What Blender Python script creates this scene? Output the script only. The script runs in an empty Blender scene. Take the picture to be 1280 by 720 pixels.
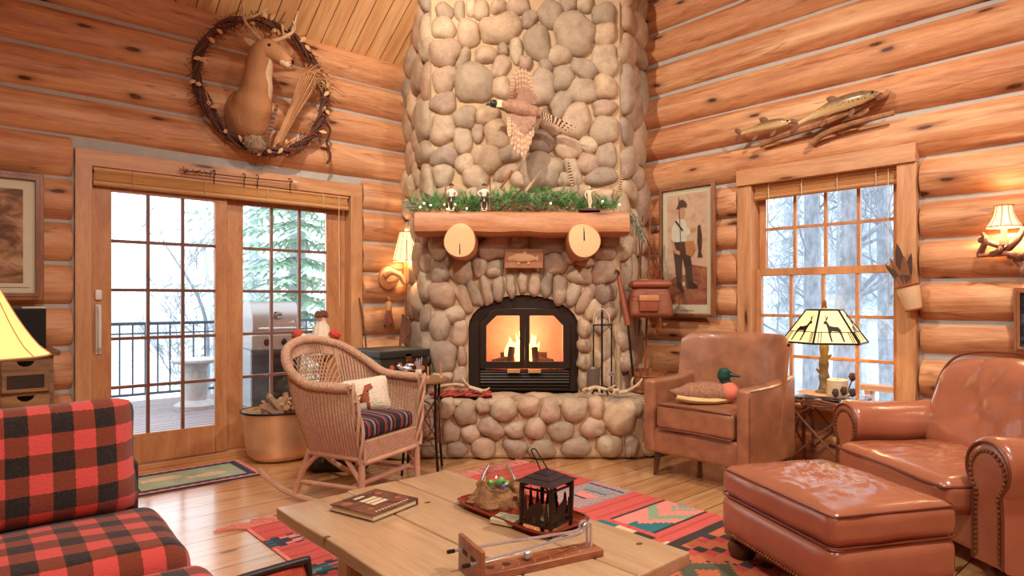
import bpy, bmesh, math, random
from mathutils import Vector, Matrix, noise
from math import sin, cos, pi, radians, atan2, sqrt, floor, tan
random.seed(7)
RND = random.Random(11)
SC = bpy.context.scene
COL = SC.collection
AL = atan2(.6643, .7475)                 # yaw between the view and the room's axes
CAMROT = Matrix.Rotation(-AL, 4, 'Z')    # view-aligned XY -> room XY
H, F, HY = 1.2, 800.0, 375.0
V = Vector

def R2(X, Y, z=0.0): return CAMROT @ V((X, Y, z))
def G(px, py, z=0.0):
    Y = F*(H-z)/(py-HY); return R2((px-640)/F*Y, Y, z)
def D(px, py, Y): return R2((px-640)/F*Y, Y, H-(py-HY)/F*Y)
def LW(px, py, off=0.0):                  # a spot on (or off) the left wall, y = 5.12
    u = (px-640)/F; Y = (5.12-off)/(.7475-.6643*u); return R2(u*Y, Y, H-(py-HY)/F*Y)
def RW(px, py, off=0.0):                  # a spot on (or off) the right wall, x = 4.72
    u = (px-640)/F; Y = (4.72-off)/(.7475*u+.6643); return R2(u*Y, Y, H-(py-HY)/F*Y)
def lin(c):
    return tuple(((x/255/12.92) if x/255 <= .04045 else ((x/255+.055)/1.055)**2.4) for x in c)
def fr(seed): return random.Random(seed)

# ------------------------------------------------------------------ materials
class NT:
    def __init__(s, name):
        s.m = bpy.data.materials.new(name); s.m.use_nodes = True
        s.t = s.m.node_tree; s.b = s.t.nodes['Principled BSDF']
    def n(s, kind, ins=None, **kw):
        nd = s.t.nodes.new('ShaderNode'+kind)
        for k, v in kw.items(): setattr(nd, k, v)
        for k, v in (ins or {}).items(): s.put(nd.inputs[k], v)
        return nd
    def put(s, sock, v):
        if hasattr(v, 'is_output'): s.t.links.new(v, sock)
        elif hasattr(v, 'outputs'): s.t.links.new(v.outputs[0], sock)
        else:
            if isinstance(v, tuple) and len(v) == 3 and sock.type == 'RGBA': v = v+(1,)
            sock.default_value = v
    def math(s, op, a, b=0.0, c=0.0):
        return s.n('Math', {0: a, 1: b, 2: c}, operation=op).outputs[0]
    def mix(s, f, a, b, mode='MIX'):
        nd = s.n('Mix', data_type='RGBA', blend_type=mode)
        s.put(nd.inputs[0], f); s.put(nd.inputs[6], a); s.put(nd.inputs[7], b); return nd.outputs[2]
    def ramp(s, f, stops):
        nd = s.n('ValToRGB', {0: f}); cr = nd.color_ramp
        while len(cr.elements) < len(stops): cr.elements.new(.5)
        for e, (p, c) in zip(cr.elements, stops):
            e.position = p; e.color = (c, c, c, 1) if isinstance(c, (int, float)) else tuple(c)+(1,)
        return nd.outputs[0]
    def coord(s, scale=(1, 1, 1), loc=(0, 0, 0), rot=(0, 0, 0), island=False, src='Object'):
        tc = s.n('TexCoord').outputs[src]
        if island:
            r = s.n('NewGeometry').outputs['Random Per Island']
            k = s.n('VectorMath', {0: tc, 1: s.n('CombineXYZ', {0: s.math('MULTIPLY', r, 37.), 1: s.math('MULTIPLY', r, 3.), 2: s.math('MULTIPLY', r, 11.)}).outputs[0]}, operation='ADD')
            tc = k.outputs[0]
        return s.n('Mapping', {0: tc, 1: loc, 2: rot, 3: scale}).outputs[0]
    def noise(s, co, scale=5., detail=4., rough=.55, dist=0.):
        return s.n('TexNoise', {'Vector': co, 'Scale': scale, 'Detail': detail, 'Roughness': rough, 'Distortion': dist}).outputs[0]
    def bump(s, h, strength=.3, dist=.01):
        s.put(s.b.inputs['Normal'], s.n('Bump', {'Height': h, 'Strength': strength, 'Distance': dist}).outputs[0])
    def fin(s, col=None, rough=.5, metal=0., coat=0., spec=None, sheen=0., sss=0.):
        if col is not None: s.put(s.b.inputs['Base Color'], col)
        s.put(s.b.inputs['Roughness'], rough); s.put(s.b.inputs['Metallic'], metal)
        if coat: s.b.inputs['Coat Weight'].default_value = coat; s.b.inputs['Coat Roughness'].default_value = .15
        if spec is not None: s.b.inputs['Specular IOR Level'].default_value = spec
        if sheen: s.b.inputs['Sheen Weight'].default_value = sheen
        return s.m

def plain(name, rgb, rough=.5, metal=0., var=.12, nscale=14., bump=0., bscale=60., stretch=(1, 1, 1), **kw):
    t = NT(name); c = lin(rgb)
    co = t.coord(stretch)
    f = t.noise(co, nscale, 4)
    col = t.mix(f, tuple(x*(1-var*1.6) for x in c), tuple(min(1, x*(1+var*1.6)) for x in c))
    if bump: t.bump(t.noise(co, bscale, 3), bump, .01)
    return t.fin(col, rough, metal, **kw)

def wood(name, light, dark, stretch=(.7, 7, 7), scale=2.2, rough=.42, knots=0., knot_s=(1.3, 4.5, 4.5), fine=.25, coat=0., island=False, bump=.08, pale=None):
    t = NT(name); L_, D_ = lin(light), lin(dark)
    co = t.coord(stretch, island=island)
    a = t.noise(co, scale, 5, .6, .6)
    col = t.ramp(a, [(.3, D_), (.5, tuple((x*.6+y*.4) for x, y in zip(L_, D_))), (.68, L_)])
    fco = t.coord(tuple(x*5 for x in stretch), island=island)
    g = t.noise(fco, scale*1.6, 3, .6)
    col = t.mix(fine, col, t.ramp(g, [(.3, tuple(x*.45 for x in D_)), (.65, (1, 1, 1))]), 'MULTIPLY')
    if knots:
        kco = t.coord(knot_s, island=island)
        ks = t.n('SeparateXYZ', {0: kco}); ai = [i for i in range(3) if knot_s[i]][:2]
        k2 = t.n('CombineXYZ', {0: ks.outputs[ai[0]], 1: ks.outputs[ai[1]]}).outputs[0]
        k2 = t.n('VectorMath', {0: k2, 1: t.n('VectorMath', {0: t.n('TexNoise', {'Vector': kco, 'Scale': 2.5}).outputs['Color'], 1: (.16, .16, .0)}, operation='MULTIPLY').outputs[0]}, operation='ADD').outputs[0]
        v = t.n('TexVoronoi', {'Vector': k2, 'Scale': 1., 'Randomness': 1.}, voronoi_dimensions='2D')
        k = t.ramp(v.outputs['Distance'], [(.0, 1.), (.05, 1.), (.075, .5), (.12, .22), (.22, 0.)])
        pick = t.math('GREATER_THAN', t.n('SeparateColor', {0: v.outputs['Color']}).outputs[0], 1-knots)
        kd = t.math('MULTIPLY', k, pick)
        kd = t.math('MULTIPLY', kd, t.math('ADD', t.noise(kco, 9, 3), .55))
    if pale is not None:
        pn = t.noise(t.coord(tuple(x*.8 for x in stretch), island=island), 1.6, 4, .6, 1.2)
        col = t.mix(t.ramp(pn, [(.5, 0.), (.68, .75)]), col, lin(pale))
        cr = t.noise(t.coord(tuple((x*.7 if x < 1 else x*1.1) for x in stretch), island=island), 1.7, 1.5, .4, .1)
        col = t.mix(t.ramp(cr, [(.493, 0.), (.499, .5), (.501, .5), (.507, 0.)]), col, lin(tuple(c*.55 for c in dark)))
    if knots: col = t.mix(kd, col, lin((84, 40, 22)))
    t.bump(g, bump, .004)
    return t.fin(col, rough, coat=coat)

def planks(name, c1, c2, dark, width=2.4, row=.16, swap=False, rough=.3, coat=.3, gap=.004, knots=.35):
    t = NT(name)
    tc = t.n('TexCoord').outputs['Object']
    sp = t.n('SeparateXYZ', {0: tc})
    x, y = (sp.outputs[1], sp.outputs[0]) if swap else (sp.outputs[0], sp.outputs[1])
    co = t.n('CombineXYZ', {0: x, 1: y}).outputs[0]
    br = t.n('TexBrick', {'Vector': co, 'Color1': (0, 0, 0), 'Color2': (1, 1, 1), 'Mortar': (.5, .5, .5), 'Scale': 1., 'Mortar Size': gap, 'Mortar Smooth': .1, 'Bias': 0., 'Brick Width': width, 'Row Height': row}, offset=.37, offset_frequency=2, squash=1.)
    rv = br.outputs[0]
    off = t.n('CombineXYZ', {0: t.math('MULTIPLY', rv, 17.), 1: t.math('MULTIPLY', rv, 5.), 2: rv}).outputs[0]
    co2 = t.n('VectorMath', {0: co, 1: off}, operation='ADD').outputs[0]
    g = t.noise(t.n('Mapping', {0: co2, 3: (.9, 11, 1)}).outputs[0], 2.4, 6, .6, .8)
    g2 = t.noise(t.n('Mapping', {0: co2, 3: (3., 60, 1)}).outputs[0], 2.4, 3, .6)
    base = t.mix(rv, lin(c1), lin(c2))
    col = t.mix(t.ramp(g, [(.3, .8), (.62, 0.)]), base, lin(dark))
    col = t.mix(.12, col, t.ramp(g2, [(.3, .35), (.6, 1.)]), 'MULTIPLY')
    v = t.n('TexVoronoi', {'Vector': t.n('Mapping', {0: co2, 3: (1.5, 4.2, 1)}).outputs[0], 'Scale': 1.}, voronoi_dimensions='2D')
    k = t.ramp(v.outputs['Distance'], [(0, 1.), (.05, .8), (.08, .2), (.14, 0.)])
    pick = t.math('GREATER_THAN', t.n('SeparateColor', {0: v.outputs['Color']}).outputs[0], 1-knots)
    col = t.mix(t.math('MULTIPLY', k, pick), col, lin((110, 52, 26)))
    col = t.mix(br.outputs['Fac'], col, lin((70, 34, 18)))
    t.bump(t.math('SUBTRACT', 1., br.outputs['Fac']), .5, .004)
    return t.fin(col, t.math('ADD', t.math('MULTIPLY', g2, .12), rough-.05), coat=coat)

def emit(name, rgb, strength):
    t = NT(name); t.b.inputs['Base Color'].default_value = lin(rgb)+(1,)
    t.b.inputs['Emission Color'].default_value = lin(rgb)+(1,); t.b.inputs['Emission Strength'].default_value = strength
    return t.m

def glass(name, tint=(1, 1, 1), gloss=.08, rough=.0, fk=.9):
    t = NT(name)
    tr = t.n('BsdfTransparent', {0: tint+(1,)}); gl = t.n('BsdfGlossy', {0: (1, 1, 1, 1), 'Roughness': rough})
    fz = t.n('Fresnel', {0: 1.45})
    mx = t.n('MixShader', {0: t.math('ADD', t.math('MULTIPLY', fz.outputs[0], fk), gloss*.25), 1: tr.outputs[0], 2: gl.outputs[0]})
    t.t.links.new(mx.outputs[0], t.t.nodes['Material Output'].inputs[0]); return t.m

def plaid(name, a='X', b='Y', p=.06, ph=(0, 0)):
    t = NT(name); sp = t.n('SeparateXYZ', {0: t.coord()})
    ax = {'X': 0, 'Y': 1, 'Z': 2}
    fuzz = t.noise(t.coord(), 130, 3)
    def band(k, o):
        w = t.math('ADD', sp.outputs[ax[k]], t.math('MULTIPLY', t.math('SUBTRACT', fuzz, .5), .008))
        return t.math('GREATER_THAN', t.math('FRACT', t.math('DIVIDE', t.math('ADD', w, 10+o), 2*p)), .5)
    u, v = band(a, ph[0]), band(b, ph[1])
    s = t.math('MULTIPLY', t.math('ADD', u, v), .5)
    col = t.ramp(s, [(0., lin((212, 74, 66))), (.5, lin((124, 50, 24))), (1., lin((24, 16, 11)))])
    col.node.color_ramp.interpolation = 'CONSTANT'
    col.node.color_ramp.elements[1].position = .3; col.node.color_ramp.elements[2].position = .8
    col = t.mix(t.ramp(fuzz, [(.45, .0), (.85, .06)]), col, lin((225, 120, 100)))
    t.bump(fuzz, .5, .006)
    return t.fin(col, .95, sheen=.25)

M = {}
# ------------------------------------------------------------------ mesh builder
class MB:
    def __init__(s, T=None): s.v, s.f, s.mi, s.T = [], [], [], T
    def _av(s, pts):
        i = len(s.v)
        s.v += [s.T @ V(p) for p in pts] if s.T is not None else [V(p) for p in pts]
        return i
    def face(s, pts, mi=0):
        i = s._av(pts); s.f.append(tuple(range(i, i+len(pts)))); s.mi.append(mi)
    def grid(s, fn, nu, nv, cu=False, cv=False, mi=0):
        us = nu if cu else nu+1; vs = nv if cv else nv+1
        i0 = s._av([fn(i/nu, j/nv) for i in range(us) for j in range(vs)])
        for i in range(nu):
            for j in range(nv):
                a = i0+(i % us)*vs+j % vs; b = i0+((i+1) % us)*vs+j % vs
                c = i0+((i+1) % us)*vs+(j+1) % vs; d = i0+(i % us)*vs+(j+1) % vs
                s.f.append((a, b, c, d)); s.mi.append(mi(i, j) if callable(mi) else mi)
    def box(s, c, size, rot=None, mi=0):
        c = V(c); h = V(size)/2; Q = rot.to_4x4() if rot is not None else Matrix.Identity(4)
        P = [c+Q @ V((x*h.x, y*h.y, z*h.z)) for x in (-1, 1) for y in (-1, 1) for z in (-1, 1)]
        i = s._av(P)
        for q in ((0, 1, 3, 2), (4, 6, 7, 5), (0, 4, 5, 1), (2, 3, 7, 6), (0, 2, 6, 4), (1, 5, 7, 3)):
            s.f.append(tuple(i+k for k in q)); s.mi.append(mi)
    def span(s, a, b, mi=0):
        a, b = V(a), V(b); s.box((a+b)/2, [abs(x) for x in (b-a)], mi=mi)
    def bar(s, p, q, w, h, up=(0, 0, 1), mi=0):       # squared bar from p to q
        p, q = V(p), V(q); d = (q-p); L = d.length; x = d.normalized(); u = V(up)
        y = u.cross(x)
        if y.length < 1e-4: y = V((0, 1, 0)).cross(x)
        y.normalize(); z = x.cross(y)
        s.box((p+q)/2, (L, w, h), Matrix((x, y, z)).transposed(), mi)
    def tube(s, path, r, n=8, cap=True, mi=0, closed=False, flat=1.):
        P = [V(p) for p in path]; k = len(P)
        rad = r if callable(r) else (lambda t: r[min(k-1, int(round(t*(k-1))))]) if isinstance(r, (list, tuple)) else (lambda t: r)
        rings = []; prev = None
        for i, p in enumerate(P):
            if closed: t = (P[(i+1) % k]-P[i-1])
            else: t = (P[min(i+1, k-1)]-P[max(i-1, 0)])
            if t.length < 1e-9: t = V((0, 0, 1))
            t.normalize()
            if prev is None:
                a = V((0, 0, 1)) if abs(t.z) < .9 else V((1, 0, 0)); x = t.cross(a).normalized()
            else:
                x = prev-t*prev.dot(t)
                if x.length < 1e-6: x = t.orthogonal()
                x.normalize()
            prev = x; y = t.cross(x); R = rad(i/max(1, k-1))
            rings.append([p+x*(R*cos(2*pi*j/n))+y*(R*flat*sin(2*pi*j/n)) for j in range(n)])
        i0 = s._av([q for ring in rings for q in ring])
        for i in range(k if closed else k-1):
            for j in range(n):
                a = i0+i*n+j; b = i0+i*n+(j+1) % n; c = i0+((i+1) % k)*n+(j+1) % n; d = i0+((i+1) % k)*n+j
                s.f.append((a, b, c, d)); s.mi.append(mi)
        if cap and not closed:
            s.f.append(tuple(i0+j for j in range(n))[::-1]); s.mi.append(mi)
            s.f.append(tuple(i0+(k-1)*n+j for j in range(n))); s.mi.append(mi)
    def loft(s, secs, n=16, up=(0, 0, 1), mi=0, cap=True):     # secs: (centre, half width, half height)
        P = [V(c[0]) for c in secs]; k = len(P); pts = []
        for i, (c, rw, rh) in enumerate(secs):
            t = (P[min(i+1, k-1)]-P[max(i-1, 0)]).normalized()
            x = t.cross(V(up))
            if x.length < 1e-3: x = V((1, 0, 0))
            x.normalize(); y = x.cross(t)
            pts += [V(c)+x*(rw*cos(2*pi*j/n))+y*(rh*sin(2*pi*j/n)) for j in range(n)]
        i0 = s._av(pts)
        for i in range(k-1):
            for j in range(n):
                s.f.append((i0+i*n+j, i0+i*n+(j+1) % n, i0+(i+1)*n+(j+1) % n, i0+(i+1)*n+j)); s.mi.append(mi)
        if cap:
            s.f.append(tuple(i0+j for j in range(n))[::-1]); s.mi.append(mi)
            s.f.append(tuple(i0+(k-1)*n+j for j in range(n))); s.mi.append(mi)
    def lathe(s, prof, n=24, c=(0, 0, 0), T=None, mi=0, sx=1., sy=1., jit=None):
        c = V(c); T = T or Matrix.Identity(4)
        def fn(u, v):
            k = int(round(v*(len(prof)-1))); r, z = prof[k]; a = 2*pi*u
            p = V((r*cos(a)*sx, r*sin(a)*sy, z))
            if jit: p = jit(p, a)
            return c+T @ p
        s.grid(fn, n, len(prof)-1, cu=True, mi=mi)
    def ell(s, c, r, n=14, m=8, rot=None, nz=0., ns=6., seed=0, mi=0):
        c = V(c); Q = rot.to_4x4() if rot is not None else Matrix.Identity(4); r = (r, r, r) if isinstance(r, (int, float)) else r
        def fn(u, v):
            a, b = 2*pi*u, -pi/2+pi*v
            p = V((cos(a)*cos(b)*r[0], sin(a)*cos(b)*r[1], sin(b)*r[2]))
            if nz: p *= 1+nz*noise.noise(p*ns/max(r)*.3+V((seed*3.1, seed*1.7, 0)))
            return c+Q @ p
        s.grid(fn, n, m, cu=True, mi=mi)
    def prism(s, poly, T, d, mi=0):                   # poly in local xy of T, extruded along +z by d
        a = [T @ V((x, y, 0)) for x, y in poly]; b = [T @ V((x, y, d)) for x, y in poly]
        i = s._av(a+b); n = len(poly)
        s.f.append(tuple(i+k for k in range(n))[::-1]); s.f.append(tuple(i+n+k for k in range(n))); s.mi += [mi, mi]
        for k in range(n): s.f.append((i+k, i+(k+1) % n, i+n+(k+1) % n, i+n+k)); s.mi.append(mi)
    def ring(s, outer, inner, T, d, mi=0):            # frame between two loops of equal count
        n = len(outer)
        L = [[T @ V((x, y, z)) for x, y in lp] for lp in (outer, inner) for z in (0, d)]
        i = s._av(L[0]+L[1]+L[2]+L[3])
        o0, o1, n0, n1 = i, i+n, i+2*n, i+3*n
        for k in range(n):
            j = (k+1) % n
            for q in ((o0+k, n0+k, n0+j, o0+j), (o1+k, o1+j, n1+j, n1+k), (o0+k, o0+j, o1+j, o1+k), (n0+k, n1+k, n1+j, n0+j)):
                s.f.append(q); s.mi.append(mi)
    def rbox(s, c, size, r, n=5, crown=0., nz=0., ns=5., T=None, seed=0, mi=0, side=0., fn=None):
        c = V(c); h = V(size)/2; r = min(r, h.x, h.y, h.z)*.999; T = T or Matrix.Identity(4)
        def params(hh, m):
            inner = hh-r; e = [r*tan(pi/4*k/3) for k in (1, 2, 3)]
            mid = [-inner+2*inner*k/m for k in range(m+1)]
            return [-inner-x for x in e[::-1]]+mid+[inner+x for x in e]
        def pt(q):
            i_ = V([max(-(h[k]-r), min(h[k]-r, q[k])) for k in range(3)]); d = q-i_
            p = i_+d.normalized()*r if d.length > 1e-9 else q
            fx, fy, fz = p.x/h.x, p.y/h.y, p.z/h.z
            if crown and p.z > -h.z*.5: p = p+V((0, 0, crown*(1-fx**2)*(1-fy**2)*max(0, fz)))
            if side: p = V((p.x*(1+side*(1-fz**2)*(1-fy**2)), p.y*(1+side*(1-fz**2)*(1-fx**2)), p.z))
            if fn: p = fn(p, fx, fy, fz)
            if nz: p = p+p.normalized()*nz*noise.noise(p*ns+V((seed*5.3, seed, 0)))
            return c+T @ p
        px, py, pz = params(h.x, n), params(h.y, n), params(h.z, max(2, n//2))
        def side_(A, B, f):
            i0 = s._av([pt(V(f(a, b))) for a in A for b in B]); w = len(B)
            for i in range(len(A)-1):
                for j in range(w-1):
                    s.f.append((i0+i*w+j, i0+(i+1)*w+j, i0+(i+1)*w+j+1, i0+i*w+j+1)); s.mi.append(mi)
        side_(px, py, lambda a, b: (a, b, h.z)); side_(py, px, lambda a, b: (b, a, -h.z))
        side_(py, pz, lambda a, b: (h.x, a, b)); side_(pz, py, lambda a, b: (-h.x, b, a))
        side_(pz, px, lambda a, b: (b, h.y, a)); side_(px, pz, lambda a, b: (a, -h.y, b))
    def pillow(s, w, h, t, T=None, n=14, nz=0., seed=0, mi=0, p=2.6):   # throw pillow in local xz, thick along y
        T = T or Matrix.Identity(4)
        for sg in (1, -1):
            def fn(u, v, sg=sg):
                x, z = 2*u-1, 2*v-1
                k = max(0., (1-abs(x)**p)*(1-abs(z)**p))**.5
                pin = 1-.07*(1-abs(x*z))*0
                q = V((x*w/2*(1-.05*(1-z*z)*abs(x)-.07*abs(z)**9), sg*t/2*k, z*h/2*(1-.05*(1-x*x)*abs(z)-.09*abs(x)**9)))
                if nz: q.y += nz*k*noise.noise(V((q.x*6+seed, q.z*6, sg*3)))
                return T @ q
            if sg > 0: s.grid(lambda u, v: fn(1-u, v), n, n, mi=mi)
            else: s.grid(fn, n, n, mi=mi)
    def build(s, name, mats, parent=None, smooth=True, bevel=0., bseg=2, sub=0, loc=None, rz=0., world=False, angle=40, weld=True):
        me = bpy.data.meshes.new(name)
        vs = s.v
        if parent is not None and world:
            inv = parent['_m'] if False else PM[parent.name].inverted(); vs = [inv @ p for p in vs]
        elif parent is None and world and loc is not None:
            inv = (Matrix.Translation(loc) @ Matrix.Rotation(rz, 4, 'Z')).inverted(); vs = [inv @ p for p in vs]
        me.from_pydata([tuple(p) for p in vs], [], s.f)
        mats = mats if isinstance(mats, (list, tuple)) else [mats]
        for m in mats: me.materials.append(M[m] if isinstance(m, str) else m)
        if len(mats) > 1: me.polygons.foreach_set('material_index', s.mi)
        if weld:
            bm = bmesh.new(); bm.from_mesh(me); bmesh.ops.remove_doubles(bm, verts=bm.verts, dist=2e-5)
            bmesh.ops.recalc_face_normals(bm, faces=bm.faces); bm.to_mesh(me); bm.free()
        if smooth:
            me.polygons.foreach_set('use_smooth', [True]*len(me.polygons)); me.set_sharp_from_angle(angle=radians(angle))
        o = bpy.data.objects.new(name, me); COL.objects.link(o)
        if parent is not None: o.parent = parent
        if loc is not None and parent is None: o.location = loc; o.rotation_euler = (0, 0, rz)
        if parent is None: PM[o.name] = (Matrix.Translation(loc) @ Matrix.Rotation(rz, 4, 'Z')) if loc is not None else Matrix.Identity(4)
        else: PM[o.name] = PM[parent.name]
        if bevel:
            b = o.modifiers.new('Bevel', 'BEVEL'); b.width = bevel; b.segments = bseg; b.limit_method = 'ANGLE'; b.angle_limit = radians(35)
        if sub:
            b = o.modifiers.new('Subdivision', 'SUBSURF'); b.levels = sub; b.render_levels = sub
        return o
PM = {}
def thing(name, label, cat, loc=(0, 0, 0), rz=0., group=None, kind=None):
    o = bpy.data.objects.new(name, None); COL.objects.link(o); o.empty_display_size = .1
    o.location = V(loc); o.rotation_euler = (0, 0, rz)
    PM[o.name] = Matrix.Translation(V(loc)) @ Matrix.Rotation(rz, 4, 'Z')
    if kind: o['kind'] = kind
    return tag(o, label, cat, group) if label else o
def tag(o, label, cat, group=None, kind=None):
    o['label'] = label; o['category'] = cat
    if group: o['group'] = group
    if kind: o['kind'] = kind
    return o
def struct(o, label=None):
    o['kind'] = 'structure'
    if label: o['label'] = label
    return o
def plabel(o, t): o['label'] = t; return o
def dup(src, loc, rz=0., label=None, name=None):
    c = src.copy(); COL.objects.link(c); c.location = loc; c.rotation_euler = (0, 0, rz)
    PM[c.name] = Matrix.Translation(V(loc)) @ Matrix.Rotation(rz, 4, 'Z')
    if label: c['label'] = label
    for ch in list(src.children):
        d = ch.copy(); COL.objects.link(d); d.parent = c; PM[d.name] = PM[c.name]
        for gch in list(ch.children):
            e = gch.copy(); COL.objects.link(e); e.parent = d
    return c
def skin(name, mat, joints, edges, parent=None, sub=2, world=False, loc=None, rz=0.):   # continuous body grown on a skeleton
    me = bpy.data.meshes.new(name)
    pts = [V(j[0]) for j in joints]
    if world and parent is not None: inv = PM[parent.name].inverted(); pts = [inv @ p for p in pts]
    me.from_pydata([tuple(p) for p in pts], edges, [])
    me.materials.append(M[mat] if isinstance(mat, str) else mat)
    o = bpy.data.objects.new(name, me); COL.objects.link(o)
    if parent is not None: o.parent = parent
    elif loc is not None: o.location = loc; o.rotation_euler = (0, 0, rz)
    PM[o.name] = PM[parent.name] if parent is not None else Matrix.Identity(4)
    s = o.modifiers.new('Skin', 'SKIN'); s.use_smooth_shade = True
    for i, j in enumerate(joints):
        r = j[1]; me.skin_vertices[0].data[i].radius = (r, r) if isinstance(r, (int, float)) else r
        me.skin_vertices[0].data[i].use_root = (i == 0)
    b = o.modifiers.new('Subdivision', 'SUBSURF'); b.levels = sub; b.render_levels = sub
    return o
def arc(c, r, a0, a1, n, fn=None):
    return [(c[0]+r*cos(a0+(a1-a0)*i/n), c[1]+r*sin(a0+(a1-a0)*i/n)) for i in range(n+1)]
def bez(pts, n=16):                                   # Catmull-Rom through points
    P = [V(p) for p in pts]; P = [P[0]*2-P[1]]+P+[P[-1]*2-P[-2]]; out = []
    for i in range(1, len(P)-2):
        for k in range(n):
            t = k/n; a, b, c, d = P[i-1], P[i], P[i+1], P[i+2]
            out.append(.5*((2*b)+(c-a)*t+(2*a-5*b+4*c-d)*t*t+(3*b-a-3*c+d)*t**3))
    return out+[P[-2]]
# ------------------------------------------------------------------ palette
M['log_x'] = wood('log pine along x', (222, 160, 112), (182, 114, 74), (.5, 5, 5), 2.6, .55, .6, (1.7, 0, 5.5), .28, coat=0, island=True, bump=.12, pale=(232, 182, 132))
M['log_y'] = wood('log pine along y', (220, 156, 106), (176, 106, 66), (5, .5, 5), 2.6, .55, .6, (0, 1.7, 5.5), .28, coat=0, island=True, bump=.12, pale=(232, 182, 132))
M['chink'] = plain('grey chinking', (178, 170, 160), .85, bump=.3, bscale=30)
M['trim'] = wood('pine trim upright', (216, 160, 112), (188, 126, 80), (9, 9, .8), 2., .42, .3, (7, 0, 1.2), .2, island=True)
M['trim_h'] = wood('pine trim level', (216, 160, 112), (188, 126, 80), (.8, 9, 9), 2., .42, .3, (1.2, 0, 7), .2, island=True)
M['sash'] = wood('honey sash wood', (208, 146, 96), (176, 112, 68), (6, 6, 1.2), 2., .4, 0, fine=.2, island=True)
M['muntin_dark'] = wood('backlit dark muntins', (140, 92, 70), (112, 68, 52), (6, 6, 1.2), 2., .4, 0, fine=.2)  # backlit shade of the door muntins put into their colour
M['floor'] = planks('pine floor boards', (228, 178, 124), (212, 154, 100), (184, 120, 72), 3.2, .20, rough=.24, coat=1.0, gap=.003, knots=.3); M['floor'].node_tree.nodes['Principled BSDF'].inputs['Specular IOR Level'].default_value = .9
M['ceiling'] = planks('pine ceiling boards', (230, 184, 132), (216, 164, 110), (190, 128, 80), 3.4, .14, swap=True, rough=.38, coat=.1, gap=.0035, knots=.25)
M['glass'] = glass('window glass', (1, 1, 1), .10)
M['clear'] = glass('clear glass', (.97, .99, .985), .08, fk=.5)
M['mortar'] = plain('sandy mortar', (196, 164, 126), .95, var=.1, nscale=9, bump=.5, bscale=55)
def stone_mat():
    t = NT('river cobbles'); co = t.coord()
    r = t.n('NewGeometry').outputs['Random Per Island']
    base = t.ramp(r, [(0, lin((206, 178, 146))), (.18, lin((178, 154, 128))), (.34, lin((214, 188, 154))), (.5, lin((194, 158, 130))), (.66, lin((172, 152, 132))), (.8, lin((214, 180, 144))), (1, lin((200, 168, 142)))])
    n1 = t.noise(co, 7, 5, .65, .4); n2 = t.noise(co, 60, 4, .7)
    col = t.mix(t.ramp(n1, [(.35, .42), (.62, 0.)]), base, lin((122, 100, 80)))
    col = t.mix(.35, col, t.ramp(n2, [(.3, .55), (.7, 1.15)]), 'MULTIPLY')
    t.bump(t.math('ADD', n2, t.math('MULTIPLY', n1, 3.)), .45, .006)
    return t.fin(col, .62, spec=.35)
M['stone'] = stone_mat()
M['black_iron'] = plain('black iron', (34, 28, 24), .5, .6, var=.2)
M['stove'] = plain('bronze black stove steel', (52, 38, 28), .45, .5, var=.15)
M['brass'] = plain('pale brass', (214, 170, 116), .4, .5)
M['firebrick'] = plain('pale firebrick', (214, 170, 144), .9, var=.12)
M['bark_wood'] = wood('mantel pine', (220, 156, 106), (178, 108, 66), (.7, 6, 6), 2.4, .45, .5, (1.4, 0, 5), .3, island=True)
def endgrain():
    t = NT('cut log end'); tc = t.coord()
    sp = t.n('SeparateXYZ', {0: tc})
    d = t.n('VectorMath', {0: t.n('CombineXYZ', {0: sp.outputs[0], 1: 0., 2: sp.outputs[2]}).outputs[0]}, operation='LENGTH').outputs['Value']
    d = t.math('ADD', d, t.math('MULTIPLY', t.noise(tc, 14, 3), .012))
    w = t.math('SINE', t.math('MULTIPLY', d, 620.))
    col = t.mix(t.math('ADD', t.math('MULTIPLY', w, .18), .3), lin((232, 196, 142)), lin((206, 158, 104)))
    col = t.mix(t.ramp(t.noise(tc, 40, 3), [(.55, 0.), (.8, .35)]), col, lin((170, 120, 76)))
    return t.fin(col, .75)
M['endgrain'] = endgrain()

# ------------------------------------------------------------------ room shell
XR, YB, XL, YF = 4.72, 5.12, -3.6, -2.4
EAVE, SLOPE, RIDGE = 3.36, .667, .9
def log(mb, axis, off, z, r, t0, t1, seed, n=20, c0=True, c1=True):
    nu = max(3, int((t1-t0)/.11))
    ts = [t0, t0+.012]+[t0+.012+(t1-t0-.024)*k/nu for k in range(1, nu)]+[t1-.012, t1]
    def fn(u, v):
        k = int(round(u*(len(ts)-1))); t = ts[k]; a = 2*pi*v
        rr = r*(1+.05*noise.noise(V((t*.75, seed*7.7, 0)))+.03*noise.noise(V((t*1.3, cos(a)*1.2+seed*5, sin(a)*1.2))))
        if k in (0, len(ts)-1): rr *= .94
        zz = z+.012*noise.noise(V((t*.5, seed*3.3, 9)))
        return (t, off+rr*cos(a), zz+rr*sin(a)) if axis == 'x' else (off+rr*cos(a), t, zz+rr*sin(a))
    mb.grid(fn, len(ts)-1, n, cv=True)
    if c0: mb.face([fn(0, j/n) for j in range(n)])
    if c1: mb.face([fn(1, j/n) for j in range(n)])

fb = MB(); fb.span((XL, YF, -.12), (XR+.1, YB+.1, 0))
struct(fb.build('floor', 'floor', smooth=False))

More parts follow.
